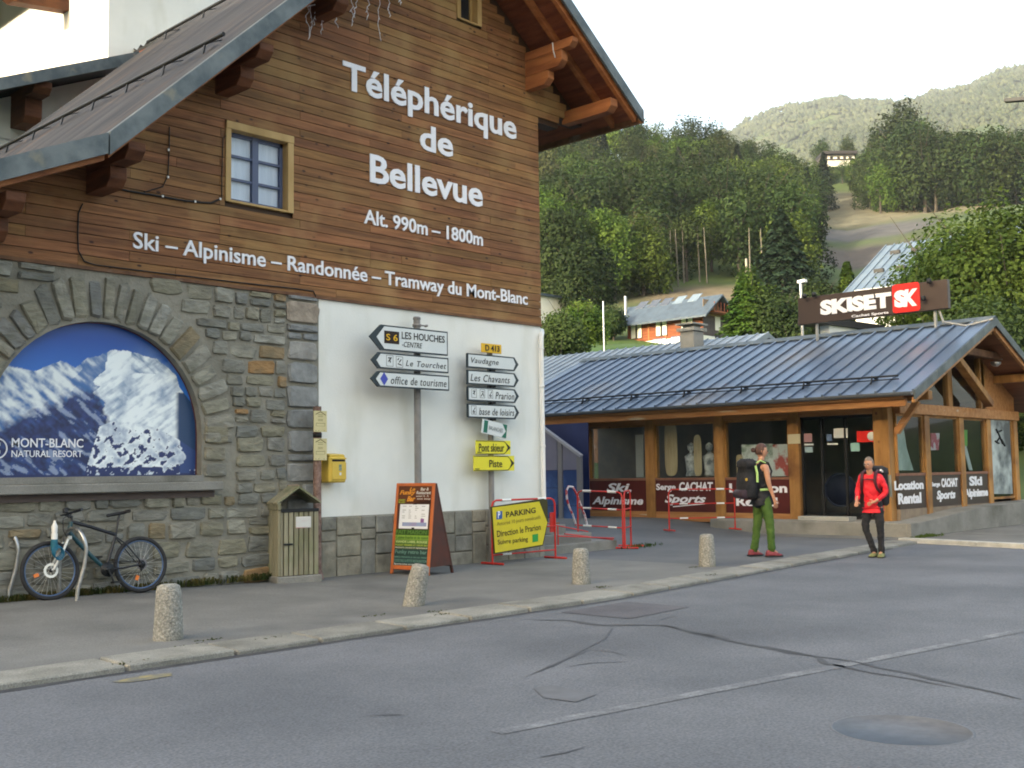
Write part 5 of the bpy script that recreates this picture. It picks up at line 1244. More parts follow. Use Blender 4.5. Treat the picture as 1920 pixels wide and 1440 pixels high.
for x_, y_ in ((1508, 556), (1526, 553), (1742, 528), (1731, 560)):
    p_ = gx(x_, y_, XB-.15); MB().lathe((p_.x, p_.y, p_.z), [(.03, -.05), (.06, -.03), (.06, .05), (.03, .07)], 8).build('spot_lamp', G['steelD'], ss)

# ================================================================ BUILDINGS AND POLES BEHIND
def gable_house(t, X0, X1, Y0, Y1, zb, zw, pitch, oh, mw, mr, zp=None, mp=None, thick=.18, boards=0):
    """long side faces -X; ridge along Y"""
    zp = zp if zp is not None else zb; xm = (X0+X1)/2; rz = zw+(xm-X0)*pitch
    if zp > zb: MB().box((X0-.02, Y0-.02, zb), (X1, Y1, zp)).build('plinth', mp, t)
    w_ = MB(); w_.prism([(X0, Y0, zp), (X1, Y0, zp), (X1, Y0, zw), (xm, Y0, rz-.05), (X0, Y0, zw)], (0, Y1-Y0, 0)); wo_ = w_.build('wall', mw, t)
    for sgn in (-1, 1):
        xe = X0-oh if sgn < 0 else X1+oh; ze = zw-oh*pitch
        r_ = MB(); r_.prism([(xe, Y0-oh, ze), (xm, Y0-oh, rz), (xm, Y0-oh, rz+thick), (xe, Y0-oh, ze+thick)], (0, Y1-Y0+2*oh, 0)); ro = r_.build('roof', mr, t)
    return wo_, rz
# red chalet
d0 = 96; u = dirpx(1325); cX, cY = u.x*d0, u.y*d0
zb = gy(1325, 662, cY).z-1; zp = gy(1325, 629, cY).z; zw = gy(1325, 581, cY).z
yB = gx(1176, 600, cX).y; xE = gy(1356, 630, cY).x
ch = thing('chalet', (cX, cY, zb), 'red brown timber chalet with white base and grey roof on the slope above the shop', 'chalet')
redw = mat('chalet_red_timber', (.16, .042, .017), (.25, .078, .03), sc=2, det=6, rough=.7, st=(.3, .3, 5)); chr_ = mat('chalet_roof', (.055, .08, .11), (.08, .11, .145), sc=1.5, rough=.5, dirt=(2, (.05, .065, .085), .5, .7, (1, 1, 1)))
xm_ = (cX+xE)/2; pz = gy(1366, 541, cY-1.0)
pit_ = (gy(1345, 541, cY-1.).z-zw)/(xm_-cX)
wo_, rz_ = gable_house(ch, cX, xE, cY, yB, zb, zw, max(.45, min(.75, pit_)), 1.1, redw, chr_, zp, G['white'], .16)
for k in range(9):
    zz = lerp(zp, zw, (k+.5)/9); MB().box((cX-.02, cY, zz-.015), (cX, yB, zz+.015)).build('plank_joint', solid('joint_dark', (.12, .03, .012)), ch)
for px_ in (1216, 1248, 1282): 
    y_ = gx(px_, 600, cX).y; MB().box((cX-.05, y_-.07, zp), (cX, y_+.07, zw)).build('corner_post', solid('chalet_post', (.34, .13, .05)), ch)
ww = solid('white_window', (.78, .78, .72))
for (px_, py_, w_, h_) in ((1193, 620, .5, 1.35), (1240, 614.5, .5, 1.35), (1288, 608, .5, 1.35)):
    c_ = gx(px_, py_, cX-.05)
    fo = MB().box((cX-.03, c_.y-.62, c_.z-h_/2-.08), (cX-.0, c_.y+.62, c_.z+h_/2+.08)).build('window', solid('win_dark', (.03, .03, .03)), ch)
    for sg in (-1, 1): MB().box((cX-.07, c_.y+sg*.34-.22, c_.z-h_/2), (cX-.035, c_.y+sg*.34+.22, c_.z+h_/2)).build('shutter', ww, fo)
for (px_, py_, w_) in ((1237, 646, 1.5), (1267, 642, 1.0)):
    c_ = gx(px_, py_, cX-.05); fo = MB().box((cX-.05, c_.y-w_/2, c_.z-.55), (cX-.02, c_.y+w_/2, c_.z+.55)).build('window', G['blueframe'], ch)
    for k in range(3): MB().box((cX-.07, c_.y-w_/2+.08+k*w_/3, c_.z-.45), (cX-.052, c_.y-w_/2+w_/3+k*w_/3-.04, c_.z+.45)).build('pane', ww, fo)
c_ = gy(1345, 607, cY); MB().box((c_.x-.4, cY-.05, c_.z-.6), (c_.x+.4, cY-.0, c_.z+.6)).build('window', ww, ch)
c_ = gy(1345, 634, cY); MB().box((c_.x-.4, cY-.05, c_.z-.3), (c_.x+.4, cY-.0, c_.z+.3)).build('window', solid('win_dark', (.03, .03, .03)), ch)
MB().box((cX+.1, cY-.04, gy(1330, 592, cY).z), (xE-.1, cY-.01, zw+.9)).build('gable_boards', solid('grey_boards', (.20, .15, .10), c2=(.28, .2, .13), sc=3), ch)
MB().box((cX+.1, cY-.03, zp), (xE-.02, cY-.0, gy(1330, 592, cY).z)).build('gable_boards', solid('dark_boards', (.06, .05, .055), c2=(.10, .08, .08), sc=3), ch)
MB().box((xm_-1.2, cY-1.0, zw-.3), (xE+.9, cY-.05, zw-.15)).build('balcony', redw, ch)
for k in range(9): MB().box((xm_-1.2+k*.5, cY-1.0, zw-.15), (xm_-1.1+k*.5, cY-.95, zw+.6)).build('baluster', redw, ch)
y_ = gx(1178, 575, cX+1).y; MB().tube([(cX+.6, y_, zw), (cX+.6, y_, zw+2.2)], .14, 8).build('flue', G['steel'], ch)
for i, px_ in enumerate((1204, 1227, 1250, 1275, 1303)):
    q = gx(px_, 574-i*1.2, cX+1.6); pp = max(.45, min(.75, pit_)); z_ = zw+(1.6)*pp+.10
    MB().prism([(cX+1.1, q.y-.5, z_-.5*pp+.04), (cX+2.1, q.y-.5, z_+.5*pp+.04), (cX+2.1, q.y+.5, z_+.5*pp+.04), (cX+1.1, q.y+.5, z_-.5*pp+.04)], (0, 0, .05)).build('skylight', solid('skylight_glass', (.16, .21, .26), rough=.15) if i in (3, 4) else solid('skylight_dark', (.07, .08, .10), rough=.2), ch)
# low building just behind the shop with stone chimney
R0 = gx(1442, 624, 37); lb_ = thing('low_building', (37, R0.y, 1), 'low outbuilding with pale metal roof and grey stone chimney just behind the shop ridge', 'building')
gable_house(lb_, 33.5, 40.5, R0.y+.5, R0.y+12, 0, R0.z-.18-3.5*.42, .42, .5, G['timberD'], solid('pale_roof_sheet', (.20, .24, .28), c2=(.27, .31, .35), sc=1, rough=.4, metal=.3))
for k in range(28): 
    yy = R0.y+.0+k*.45; MB().prism([(33.0, yy, R0.z-.18-4*.42+.18), (37, yy, R0.z), (37, yy, R0.z+.05), (33.0, yy, R0.z-4*.42+.05)], (0, .05, 0)).build('roof_seam', bpy.data.materials['pale_roof_sheet'], lb_)
p_ = gx(1299, 645, 36); cm = MB(); cm.box((35.6, p_.y-.32, 1), (36.3, p_.y+.32, gx(1299, 622, 36).z)); cm.build('chimney', G['conc'], lb_, bevel=.03)
cm = MB(); zt_ = gx(1299, 622, 36).z; cm.box((35.5, p_.y-.4, zt_), (36.4, p_.y+.4, zt_+.12)); cm.box((35.7, p_.y-.25, zt_+.12), (36.2, p_.y+.25, zt_+.22)); cm.box((35.45, p_.y-.42, zt_+.24), (36.45, p_.y+.42, zt_+.30)); cm.build('chimney_cap', G['bollard'], lb_)
# blue roofed building
V0 = gx(1662, 461, 66); bb = thing('blue_roofed_building', (66, V0.y, 2), 'large building with ribbed metal roof tinted blue by the sky, half hidden by trees', 'building')
E0 = gy(1590, 541, V0.y); pz = (V0.z-E0.z)/(66-E0.x)
blr = mat('sky_tinted_roof', (.13, .18, .235), (.165, .215, .27), sc=1, rough=.35, metal=.2)  # blue of the reflected sky put into the base colour
for xa, xb in ((E0.x-1.5, 66), (74, 66.02)):
    za = V0.z-abs(66-xa)*pz; MB().prism([(xa, V0.y, za), (xb, V0.y, V0.z), (xb, V0.y, V0.z-.25), (xa, V0.y, za-.25)], (0, -16, 0)).build('roof', blr, bb)
for k in range(30):
    yy = V0.y-.02-k*.55; xa = E0.x-1.5; MB().prism([(xa, yy, V0.z-(66-xa)*pz+.005), (66, yy, V0.z+.005), (66, yy, V0.z+.08), (xa, yy, V0.z-(66-xa)*pz+.08)], (0, .07, 0)).build('roof_seam', blr, bb)
for xq in (E0.x+1.6, E0.x+3.9):
    for k in range(8): yy = V0.y-1.2-k*1.3; zq = V0.z-(66-xq)*pz; MB().box((xq-.08, yy-.3, zq), (xq+.08, yy+.3, zq+.22)).build('snow_stop', G['steelD'], bb)
MB().box((E0.x-.8, V0.y-15, 0), (73, V0.y-.8, V0.z-(66-E0.x)*pz-.3)).build('wall', G['white'], bb)
# small white house on the skyline of the meadow
u = dirpx(1600); d_ = 372; hz = gz; P0 = ground_at(1597, 372)
wh = thing('hill_house', tuple(P0), 'small white chalet with dark flat roof and balcony high on the hill', 'house')
rr_ = _r.copy(); rr_.z = 0; rr_.normalize(); ff_ = Vector((_f.x, _f.y, 0)).normalized(); s_ = d_/2094
def hb(nm, x0, x1, y0, y1, dep, m, par, fwd=0.): 
    c = u*d_; z0 = CAMH+d_*(881-y1)/2094; z1 = CAMH+d_*(881-y0)/2094
    return MB().obox(c+ff_*fwd, rr_, (0, 0, 1), ff_, ((x0-1600)*s_, (x1-1600)*s_), (z0, z1), (0, dep)).build(nm, m, par)
hb('wall', 1575, 1624, 312, 326, 8, ww, wh); hb('roof', 1563, 1626, 306.5, 311.5, 11, solid('dark_roof', (.03, .028, .03)), wh, -2); hb('base', 1570, 1626, 325, 333, 9, G['white'], wh, -.5); hb('balcony', 1565, 1626, 321.5, 323.2, 1, solid('dark_roof', (.03, .028, .03)), wh, -2)
for x0 in (1579, 1592, 1603, 1613): hb('window', x0, x0+5, 314, 321, .3, solid('win_dark', (.03, .03, .03)), wh, -.2)
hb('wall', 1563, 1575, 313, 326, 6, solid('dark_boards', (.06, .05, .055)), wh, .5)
# small white building beside the station corner
P0 = gx(1027, 586, 88); sd_ = thing('white_shed', (88, P0.y, P0.z-3), 'small white building just visible right of the station wall on the hill', 'building')
MB().box((85, gx(1041, 575, 88).y, P0.z-3), (91, P0.y+5, gx(1027, 561, 88).z)).build('wall', G['white'], sd_); MB().box((84.6, gx(1041, 575, 88).y-.4, gx(1027, 561, 88).z), (91.5, P0.y+5.4, gx(1027, 561, 88).z+.25)).build('roof', chr_, sd_)
# house glimpsed below the shop sign
p_ = gx(1538, 625, 44); nh = thing('hidden_house', (44, p_.y, 2), 'white house front glimpsed under the left part of the shop sign', 'house')
MB().box((44, gx(1556, 620, 44).y, 1), (48, p_.y, gx(1538, 610, 44).z)).build('wall', G['white'], nh); MB().prism([(43, gx(1562, 620, 44).y, gx(1550, 611, 44).z), (49, gx(1562, 620, 44).y, gx(1550, 606, 44).z), (49, p_.y+.5, gx(1550, 606, 44).z), (43, p_.y+.5, gx(1550, 611, 44).z)], (0, 0, .3)).build('roof', solid('dark_roof', (.03, .028, .03)), nh)
# poles
def pole(name, px, ytop, d, zbot, r_, m, label, cat='pole'):
    u = dirpx(px); P = u*d; zt_ = CAMH+d*(882-ytop)/2094/1.0
    q = gx(px, ytop, P.x); o = MB().tube([(q.x, q.y, zbot), (q.x, q.y, q.z)], r_, 8).build(name, m); tag(o, label, cat); return q, o
pole('flag_pole', 1131, 565, 58, 2, .05, G['steel'], 'thin pale upright pole on the lawn left of the red chalet')
pole('wooden_pole', 1399, 485, 135, 15, .14, solid('pale_bark', (.30, .28, .24)), 'grey wooden utility pole by the hillside road above the conifer')
lp = thing('street_lamp', tuple(gx(1501, 640, 32)), 'grey street lamp with short white head rising left of the shop sign', 'street lamp')
q = gx(1501, 530, 32); MB().tube([(32, q.y, 1), (32, q.y, q.z)], .05, 8).build('pole', G['steel'], lp); a_ = gx(1497, 529, 32); b_ = gx(1511, 526, 32); MB().beam(a_, b_, .16, .09).build('lamp_head', G['whitep'], lp)
lp2 = thing('street_lamp', tuple(gz(1990, 1000, 0)), 'street lamp arm entering the picture at the right edge against the mountain', 'street lamp')
u = dirpx(1960); P = u*26; q = gx(1960, 180, P.x); MB().tube([(q.x, q.y, -.1), (q.x, q.y, q.z-.1), gx(1945, 183, P.x)], .06, 8).build('pole', G['steelD'], lp2); MB().beam(gx(1948, 184, P.x), gx(1885, 189, P.x), .16, .07).build('lamp_head', G['steelD'], lp2)
# roadside fence on the hill
fe = thing('hill_fence', tuple(ground_at(1440, 135)), 'pale rail fence along the hillside road right of the red chalet', 'fence')
for i in range(9):
    P = ground_at(1415+i*9, 128); MB().box((P.x-.07, P.y-.07, P.z-.3), (P.x+.07, P.y+.07, P.z+1.1)).build('fence_post', G['conc'], fe)
    if i < 8:
        Q = ground_at(1424+i*9, 128); MB().beam((P.x, P.y, P.z+.8), (Q.x, Q.y, Q.z+.8), .06, .12).build('fence_rail', G['conc'], fe)

# ================================================================ STREET FURNITURE
# ---- bollards
def bol_mesh(seed):
    g = random.Random(seed); n = 20; prof = [(.134, -.12), (.134, 0), (.127, .16), (.119, .33), (.110, .44), (.100, .48), (.07, .497), (0.001, .50)]; V = []; 
    for i, (r_, h_) in enumerate(prof):
        for k in range(n):
            a_ = k*math.tau/n; rr = r_*(1+g.uniform(-.02, .02)); V.append((rr*math.cos(a_), rr*math.sin(a_), h_))
    F = [(i*n+k, i*n+(k+1) % n, (i+1)*n+(k+1) % n, (i+1)*n+k) for i in range(len(prof)-1) for k in range(n)]
    return V, F
bl = ['exposed aggregate bollard nearest the camera, standing below the bicycle', 'leaning aggregate bollard in front of the menu board', 'upright aggregate bollard with dark hole, in front of the yellow parking sign', 'farthest small aggregate bollard, left of the hiker in green trousers']
for i, (x, y) in enumerate(((311, 1203), (773, 1139), (1089, 1098), (1326, 1065))):
    P = gz(x, y+ -3, 0); M = Matrix.Translation((P.x+.035, P.y+.02, 0))
    t = link('bollard', None, None, M); tag(t, bl[i], 'bollard', 'bollards along the kerb')
    V, F = bol_mesh(i); me = bpy.data.meshes.new('shaft'); me.from_pydata(V, [], F); me.materials.append(G['bollard']); me.polygons.foreach_set('use_smooth', [True]*len(F))
    s_ = (1, .93, .93, .98)[i]
    tilt = Matrix.Rotation(R(11), 4, _f) if i == 1 else Matrix.Identity(4)
    o = link('shaft', me, t, tilt @ Matrix.Diagonal((s_, s_, s_, 1)))
    if i:
        d = Vector((-_f.x, -_f.y, 0)).normalized(); d = Matrix.Rotation(R((5, 0, 34, 24)[i]), 3, 'Z') @ d
        if i == 1: d = Vector((-_f.x, -_f.y, 0)).normalized()
        m = MB(); m.v = []; c = d*.112+Vector((0, 0, .33)); m.tube([c-d*.02, c+d*.004], .017, 8); m.v = [(tilt @ Matrix.Diagonal((s_, s_, s_, 1))) @ v for v in m.v]; m.build('hole', G['black'], t, local=True)
# ---- direction sign posts
def arrow(par, name, x0, x1, z0, z1, tip, left, y, face, border, pw=.012, bd=.022):
    zm = (z0+z1)/2
    def shp(i):
        if left: return [(x0+tip*1.0+i*.2, z0+i), (x1-i, z0+i), (x1-i, z1-i), (x0+tip+i*.2, z1-i), (x0+i*1.6, zm)]
        return [(x0+i, z0+i), (x1-tip-i*.2, z0+i), (x1-i*1.6, zm), (x1-tip-i*.2, z1-i), (x0+i, z1-i)]
    o = MB().prism([(a_, y, b_) for a_, b_ in shp(0)], (0, .035, 0)).build(name, border, par)
    sh_ = shp(bd)
    if left: sh_ = [(sh_[0][0]+.0, sh_[0][1]), sh_[1], sh_[2], sh_[3], (sh_[4][0]+tip*.42, zm)]
    else: sh_ = [sh_[0], sh_[1], (sh_[2][0]-tip*.42, zm), sh_[3], sh_[4]]
    if left: sh_[0] = (sh_[0][0]+tip*.28, sh_[0][1]); sh_[3] = (sh_[3][0]+tip*.28, sh_[3][1])
    else: sh_[1] = (sh_[1][0]-tip*.28, sh_[1][1]); sh_[3] = (sh_[3][0]-tip*.28, sh_[3][1])
    MB().prism([(a_, y-.003, b_) for a_, b_ in sh_], (0, .002, 0)).build('sign_face', face, o)
    return o
def tx(par, s, x0, x1, z0, z1, y, m='black', bo=.0, shear=0., sp=1.): 
    b = MB(); text_to(b, s, (0, y-.004, 0), *FY, x0, x1, z0, z1, bold=bo, depth=.002, shear=shear, space=sp); return b.build('sign_text', G[m], par)
YP = 12.95; y1_ = 12.75
pb = gy(783, 800, YP); sp1 = thing('direction_sign_post', (pb.x, YP, 0), 'tall grey post with three pale arrow signs pointing left, left one of the two', 'sign post')
zt_ = gy(781, 597, YP).z
m = MB(); m.tube([(pb.x, YP, -.1), (pb.x, YP, zt_)], .055, 14); m.lathe((pb.x, YP, zt_-.02), [(.062, 0), (.062, .03), (.045, .045)], 14); m.lathe((pb.x, YP, zt_-.13), [(.07, 0), (.07, .04)], 14); m.tube([(pb.x+.05, YP, zt_-.1), (pb.x+.2, YP, zt_-.1)], .012, 6); m.tube([(pb.x+.2, YP-.02, zt_-.1), (pb.x+.2, YP+.03, zt_-.1)], .02, 6)
m.build('post', G['greypost'], sp1)
a1 = arrow(sp1, 'arrow_sign', 10.39, 11.955, 3.305, 3.685, .21, True, y1_, G['signface'], G['signback'])
for zz in (3.5, 3.15, 2.88): MB().box((pb.x-.07, y1_+.035, zz-.03), (pb.x+.07, YP-.04, zz+.03)).build('sign_clamp', G['greypost'], sp1)
def P5(x, y, Y=y1_): p = gy(560+x/3.84, 560+y/3.84, Y); return p.x, p.z
b0 = P5(615, 322); b1 = P5(722, 245); MB().box((b0[0], y1_-.006, b0[1]+.005), (b1[0], y1_-.003, b1[1]+.01)).build('route_badge', solid('dark_brown_badge', (.02, .008, .004)), a1)
m = MB(); text_to(m, 'S 6', (0, y1_-.007, 0), *FY, b0[0]+.035, b1[0]-.035, b0[1]+.05, b1[1]-.035, bold=.01, depth=.002); m.build('sign_text', G['orangeB'], a1)
q0, q1 = P5(740, 290), P5(1050, 318); tx(a1, 'LES HOUCHES', q0[0], q1[0], (q0[1]+q1[1])/2-.0, (P5(740, 240)[1]+P5(1050, 268)[1])/2, y1_, bo=.012)
q0, q1 = P5(742, 350), P5(888, 362); tx(a1, '-CENTRE', q0[0], q1[0], q1[1]+.005, P5(888, 322)[1], y1_, shear=.25)
a2 = arrow(sp1, 'arrow_sign', 10.42, 11.965, 3.03, 3.27, .13, True, y1_, G['signface'], G['signback'])
q0, q1 = P5(770, 484), P5(1060, 508); tx(a2, 'Le Tourchet', q0[0], q1[0], q1[1]+.002, P5(1060, 470)[1]+.008, y1_, shear=.25, sp=1.15)
def icon(par, x, z, s, y, kind):
    b = MB(); t = .006; h_ = s*.62
    b.box((x-s/2, y-.004, z-h_), (x+s/2, y-.003, z-h_+t)); b.box((x-s/2, y-.004, z+h_-t), (x+s/2, y-.003, z+h_)); b.box((x-s/2, y-.004, z-h_+t), (x-s/2+t, y-.003, z+h_-t)); b.box((x+s/2-t, y-.004, z-h_+t), (x+s/2, y-.003, z+h_-t))
    L = {0: [((-.2, -.1), (.15, .3)), ((.15, .3), (.0, .05)), ((-.25, .3), (.28, .34)), ((.0, .05), (.1, -.2))], 1: [((-.28, .2), (-.1, .4)), ((-.25, -.2), (.3, -.35)), ((-.05, -.05), (.25, .3)), ((-.28, .2), (-.28, -.1))], 2: [((-.3, -.4), (.1, .1)), ((.1, .1), (.3, -.4)), ((.1, .1), (.1, .4)), ((-.2, .3), (.3, .25))], 3: [((-.25, -.2), (.25, -.2)), ((-.2, -.4), (.2, -.4)), ((-.15, -.2), (.0, .05)), ((.1, .1), (.25, .38))]}[kind]
    for (a_, b_) in L: b.beam((x+a_[0]*s, y-.0045, z+a_[1]*s), (x+b_[0]*s, y-.0045, z+b_[1]*s), .002, s*.12)
    b.build('pictogram', G['black'], par)
for xx, kk in ((655, 0), (725, 1)): c_ = P5(xx, 447 if xx < 700 else 456); icon(a2, c_[0], c_[1], .135, y1_, kk)
a3 = arrow(sp1, 'arrow_sign', 10.41, 11.975, 2.755, 2.99, .13, True, y1_, G['signface'], G['signback'])
q0, q1 = P5(662, 612), P5(1062, 640); tx(a3, 'office de tourisme', q0[0], q1[0], (q0[1]+q1[1])/2+.0, (P5(662, 556)[1]+P5(1062, 590)[1])/2+.005, y1_, shear=.2, sp=1.1)
c_ = P5(614, 577); MB().prism([(c_[0]-.075, y1_-.004, c_[1]), (c_[0], y1_-.004, c_[1]-.10), (c_[0]+.075, y1_-.004, c_[1]), (c_[0], y1_-.004, c_[1]+.10)], (0, -.002, 0)).build('blue_diamond', solid('violet_blue', (.06, .08, .42)), a3)
# right post
pb = gy(921, 900, YP+.12); y2_ = 12.95; Y2P = YP+.12
sp2 = thing('direction_sign_post', (pb.x, Y2P, 0), 'grey post with orange route plate, pale and yellow arrow signs pointing right', 'sign post')
MB().tube([(pb.x, Y2P, -.1), (pb.x, Y2P, gy(921, 650, Y2P).z)], .048, 14).build('post', G['greypost'], sp2)
def P6(x, y): return P5(x, y, y2_)
m = MB(); m.box((12.90, y2_, 3.445), (13.38, y2_+.02, 3.60)); rp_ = m.build('route_plate', G['orangeB'], sp2, bevel=.008); tx(rp_, 'D 413', 12.985, 13.32, 3.475, 3.575, y2_, bo=.02)
lab4 = [(3.175, 3.41, 'Vaudagne', 1240, 1438, 487, 438, [], 0.25), (2.905, 3.14, 'Les Chavants', 1236, 1518, 602, 553, [], .25), (2.635, 2.865, 'Prarion', 1416, 1550, 722, 674, [(1262, 0), (1322, 2), (1380, 3)], .2), (2.36, 2.59, 'base de loisirs', 1298, 1550, 838, 792, [(1259, 3)], .2)]
for (z0, z1, s_, xa, xb, yb_, yt_, ic_, she) in lab4:
    a_ = arrow(sp2, 'arrow_sign', 12.575, 13.785, z0, z1, .10, False, y2_, G['signface'], G['signback'])
    xl, xr = P6(xa, yb_)[0], P6(xb, yb_)[0]; h_ = z1-z0
    tx(a_, s_, xl, xr, z0+h_*.22, z0+h_*.72, y2_, shear=she, sp=1.1)
    for (xi, kk) in ic_: icon(a_, P6(xi, 690)[0], (z0+z1)/2+.01, .115, y2_, kk)
    MB().box((pb.x-.05, y2_+.035, z0-.03), (pb.x+.05, Y2P-.03, z0+.03)).build('sign_clamp', G['black'], sp2)
# small tilted white sign
c = Vector((13.15, y2_-.03, 2.19)); ang = R(-9); uu = Vector((math.cos(ang), 0, math.sin(ang))); vv = Vector((-math.sin(ang), 0, math.cos(ang)))
m = MB().obox(c, uu, vv, (0, 1, 0), (-.29, .29), (-.115, .115), (0, .01)); wsn = m.build('small_white_sign', G['signface'], sp2)
MB().obox(c, uu, vv, (0, -1, 0), (-.25, -.16), (-.10, .10), (.0005, .002)).build('green_band', G['green2'], wsn)
MB().prism([c+uu*.29+vv*.112+Vector((0, -.002, 0)), c+uu*.18+vv*.112+Vector((0, -.002, 0)), c+uu*.27+Vector((0, -.002, 0)), c+uu*.18-vv*.112+Vector((0, -.002, 0)), c+uu*.29-vv*.112+Vector((0, -.002, 0))], (0, -.001, 0)).build('green_arrow', G['green2'], wsn)
m = MB(); text_to(m, 'BALANCHES', c+Vector((0, -.003, 0)), uu, vv, (0, -1, 0), -.13, .19, -.035, .03, bold=0, depth=.001); m.build('sign_text', solid('grey_print', (.15, .17, .17)), wsn)
for (x0, x1, z0, z1, s_, xa, xb, nm) in ((12.745, 13.56, 1.765, 1.995, 'Pont skieur', 1296, 1478, 0), (12.69, 13.645, 1.495, 1.745, 'Piste', 1370, 1462, 1)):
    m = MB().box((x0, y2_+.0, z0), (x1, y2_+.012, z1)); o_ = m.build('yellow_plate', G['yellow'], sp2)
    h_ = z1-z0; zm = (z0+z1)/2; t_ = .012; b = MB(); xe = x1-.16
    P = [(x0+.006, z0+.01), (xe, z0+.01), (x1-.01, zm), (xe, z1-.01), (x0+.006, z1-.01)]
    for i in range(5): b.beam((P[i][0], y2_-.003, P[i][1]), (P[(i+1) % 5][0], y2_-.003, P[(i+1) % 5][1]), .003, .011)
    b.prism([(x1-.115, y2_-.004, zm+h_*.30), (x1-.012, y2_-.004, zm), (x1-.115, y2_-.004, zm-h_*.30), (x1-.07, y2_-.004, zm)], (0, .003, 0))
    b.build('arrow_outline', G['black'], o_)
    tx(o_, s_, P6(xa, 1090)[0], P6(xb, 1090)[0], z0+h_*(.20 if nm == 0 else .24), z0+h_*(.78 if nm == 0 else .72), y2_, bo=.006)
    b = MB(); b.box((x0+.03, y2_-.003, z0+.028), (x0+.13, y2_-.001, z0+.042)); b.build('small_print', G['black'], o_)
# ---- rusty post with two cream plates
rp = gz(597, 1083, 0); YR = 12.98; q = gy(595, 900, YR); rpx = q.x
rt = thing('rusty_post', (rpx, YR, 0), 'rusty round post with two cream notice plates at the stone corner', 'post')
m = MB(); ztp = gy(590, 762, YR).z; m.tube([(rpx, YR, .0), (rpx, YR, ztp)], .058, 12); m.lathe((rpx, YR, -.02), [(.10, 0), (.09, .05), (.062, .16)], 12); m.build('post', G['rust'], rt)
MB().lathe((rpx, YR, gy(590, 816, YR).z), [(.064, -.03), (.064, .03)], 12).build('clamp_band', G['black'], rt)
for (ya_, yb_) in ((770, 810), (822, 863)):
    a_ = gy(588.5, ya_, YR-.07); b_ = gy(612.5, yb_, YR-.07); o_ = MB().box((a_.x, YR-.075, b_.z), (b_.x, YR-.062, a_.z)).build('notice_plate', G['cream'], rt)
    W_ = b_.x-a_.x; H_ = a_.z-b_.z; b = MB(); cx_ = (a_.x+b_.x)/2
    b.beam((a_.x+W_*.12, YR-.077, a_.z-H_*.17), (cx_, YR-.077, a_.z-H_*.04), .002, .012); b.beam((cx_, YR-.077, a_.z-H_*.04), (b_.x-W_*.10, YR-.077, a_.z-H_*.20), .002, .012)
    b.box((a_.x+W_*.15, YR-.077, b_.z+H_*.40), (b_.x-W_*.15, YR-.0755, b_.z+H_*.42)); b.box((a_.x+W_*.15, YR-.077, b_.z+H_*.27), (b_.x-W_*.15, YR-.0755, b_.z+H_*.28)); b.box((a_.x+W_*.15, YR-.077, b_.z+H_*.28), (a_.x+W_*.17, YR-.0755, b_.z+H_*.40)); b.box((b_.x-W_*.17, YR-.077, b_.z+H_*.28), (b_.x-W_*.15, YR-.0755, b_.z+H_*.40))
    for kz in (.80, .72, .58, .52): b.box((cx_-W_*.2, YR-.077, b_.z+H_*kz), (cx_+W_*.18, YR-.0755, b_.z+H_*kz+.006))
    for kx in (.14, .36, .78): b.tube([(a_.x+W_*kx, YR-.079, b_.z+H_*.06), (a_.x+W_*kx, YR-.074, b_.z+H_*.06)], .006, 6)
    b.build('plate_print', solid('olive_print', (.16, .14, .05)), o_)
# ---- mailbox
mbx = thing('letter_box', (10.05, YF, 1.4), 'yellow wall mounted letter box beside the rusty post', 'letter box')
YM = 12.92; a_ = gy(615, 850, YM); b_ = gy(649, 905, YM); x0, x1, z0, z1 = gy(618, 880, YM).x, gy(649.5, 880, YM).x, gy(630, 905, YM).z, gy(630, 852, YM).z
m = MB(); m.box((x0, YM, z0), (x1, YF-.002, z1-.03)); m.prism([(x0, YM, z1-.03), (x0, YM+.03, z1), (x0, YF-.002, z1+.02), (x0, YF-.002, z1-.03)], (x1-x0, 0, 0)); m.build('box', G['mail'], mbx, bevel=.02)
m = MB(); m.box((x0+.035, YM-.012, z0+.045), (x1-.01, YM-.001, z1-.115)); m.build('box_door', G['mail'], mbx, bevel=.004)
m = MB(); m.box((x0+.03, YM-.02, z1-.068), (x1-.012, YM-.001, z1-.052)); m.build('slot_hood', G['mail'], mbx); MB().box((x0+.045, YM-.006, z1-.10), (x1-.03, YM-.001, z1-.075)).build('slot', G['black'], mbx)
MB().box((lerp(x0, x1, .52), YM-.015, z0+.17), (lerp(x0, x1, .68), YM-.0125, z0+.26)).build('label', solid('greenish_label', (.14, .20, .14), c2=(.3, .34, .26), sc=30), mbx); MB().box((lerp(x0, x1, .55), YM-.015, z0+.105), (lerp(x0, x1, .66), YM-.0125, z0+.145)).build('label', pap, mbx)
# ---- wooden litter bin with little gabled roof
ca, cb_, cc = gz(468, 1084, .02), gz(522, 1096, .0), gz(584, 1087, .0)
e1 = (cb_-ca); e1.z = 0; w1 = e1.length; e1.normalize(); e2 = (cc-cb_); e2.z = 0; w2 = e2.length; e2.normalize()
e2 = Vector((-e1.y, e1.x, 0)); W1, W2 = .56, .60
bo_ = Vector((cb_.x, cb_.y, 0)); tb2 = thing('litter_bin', tuple(bo_), 'grey brown slatted wooden litter bin with small gabled roof at the stone corner', 'litter bin')
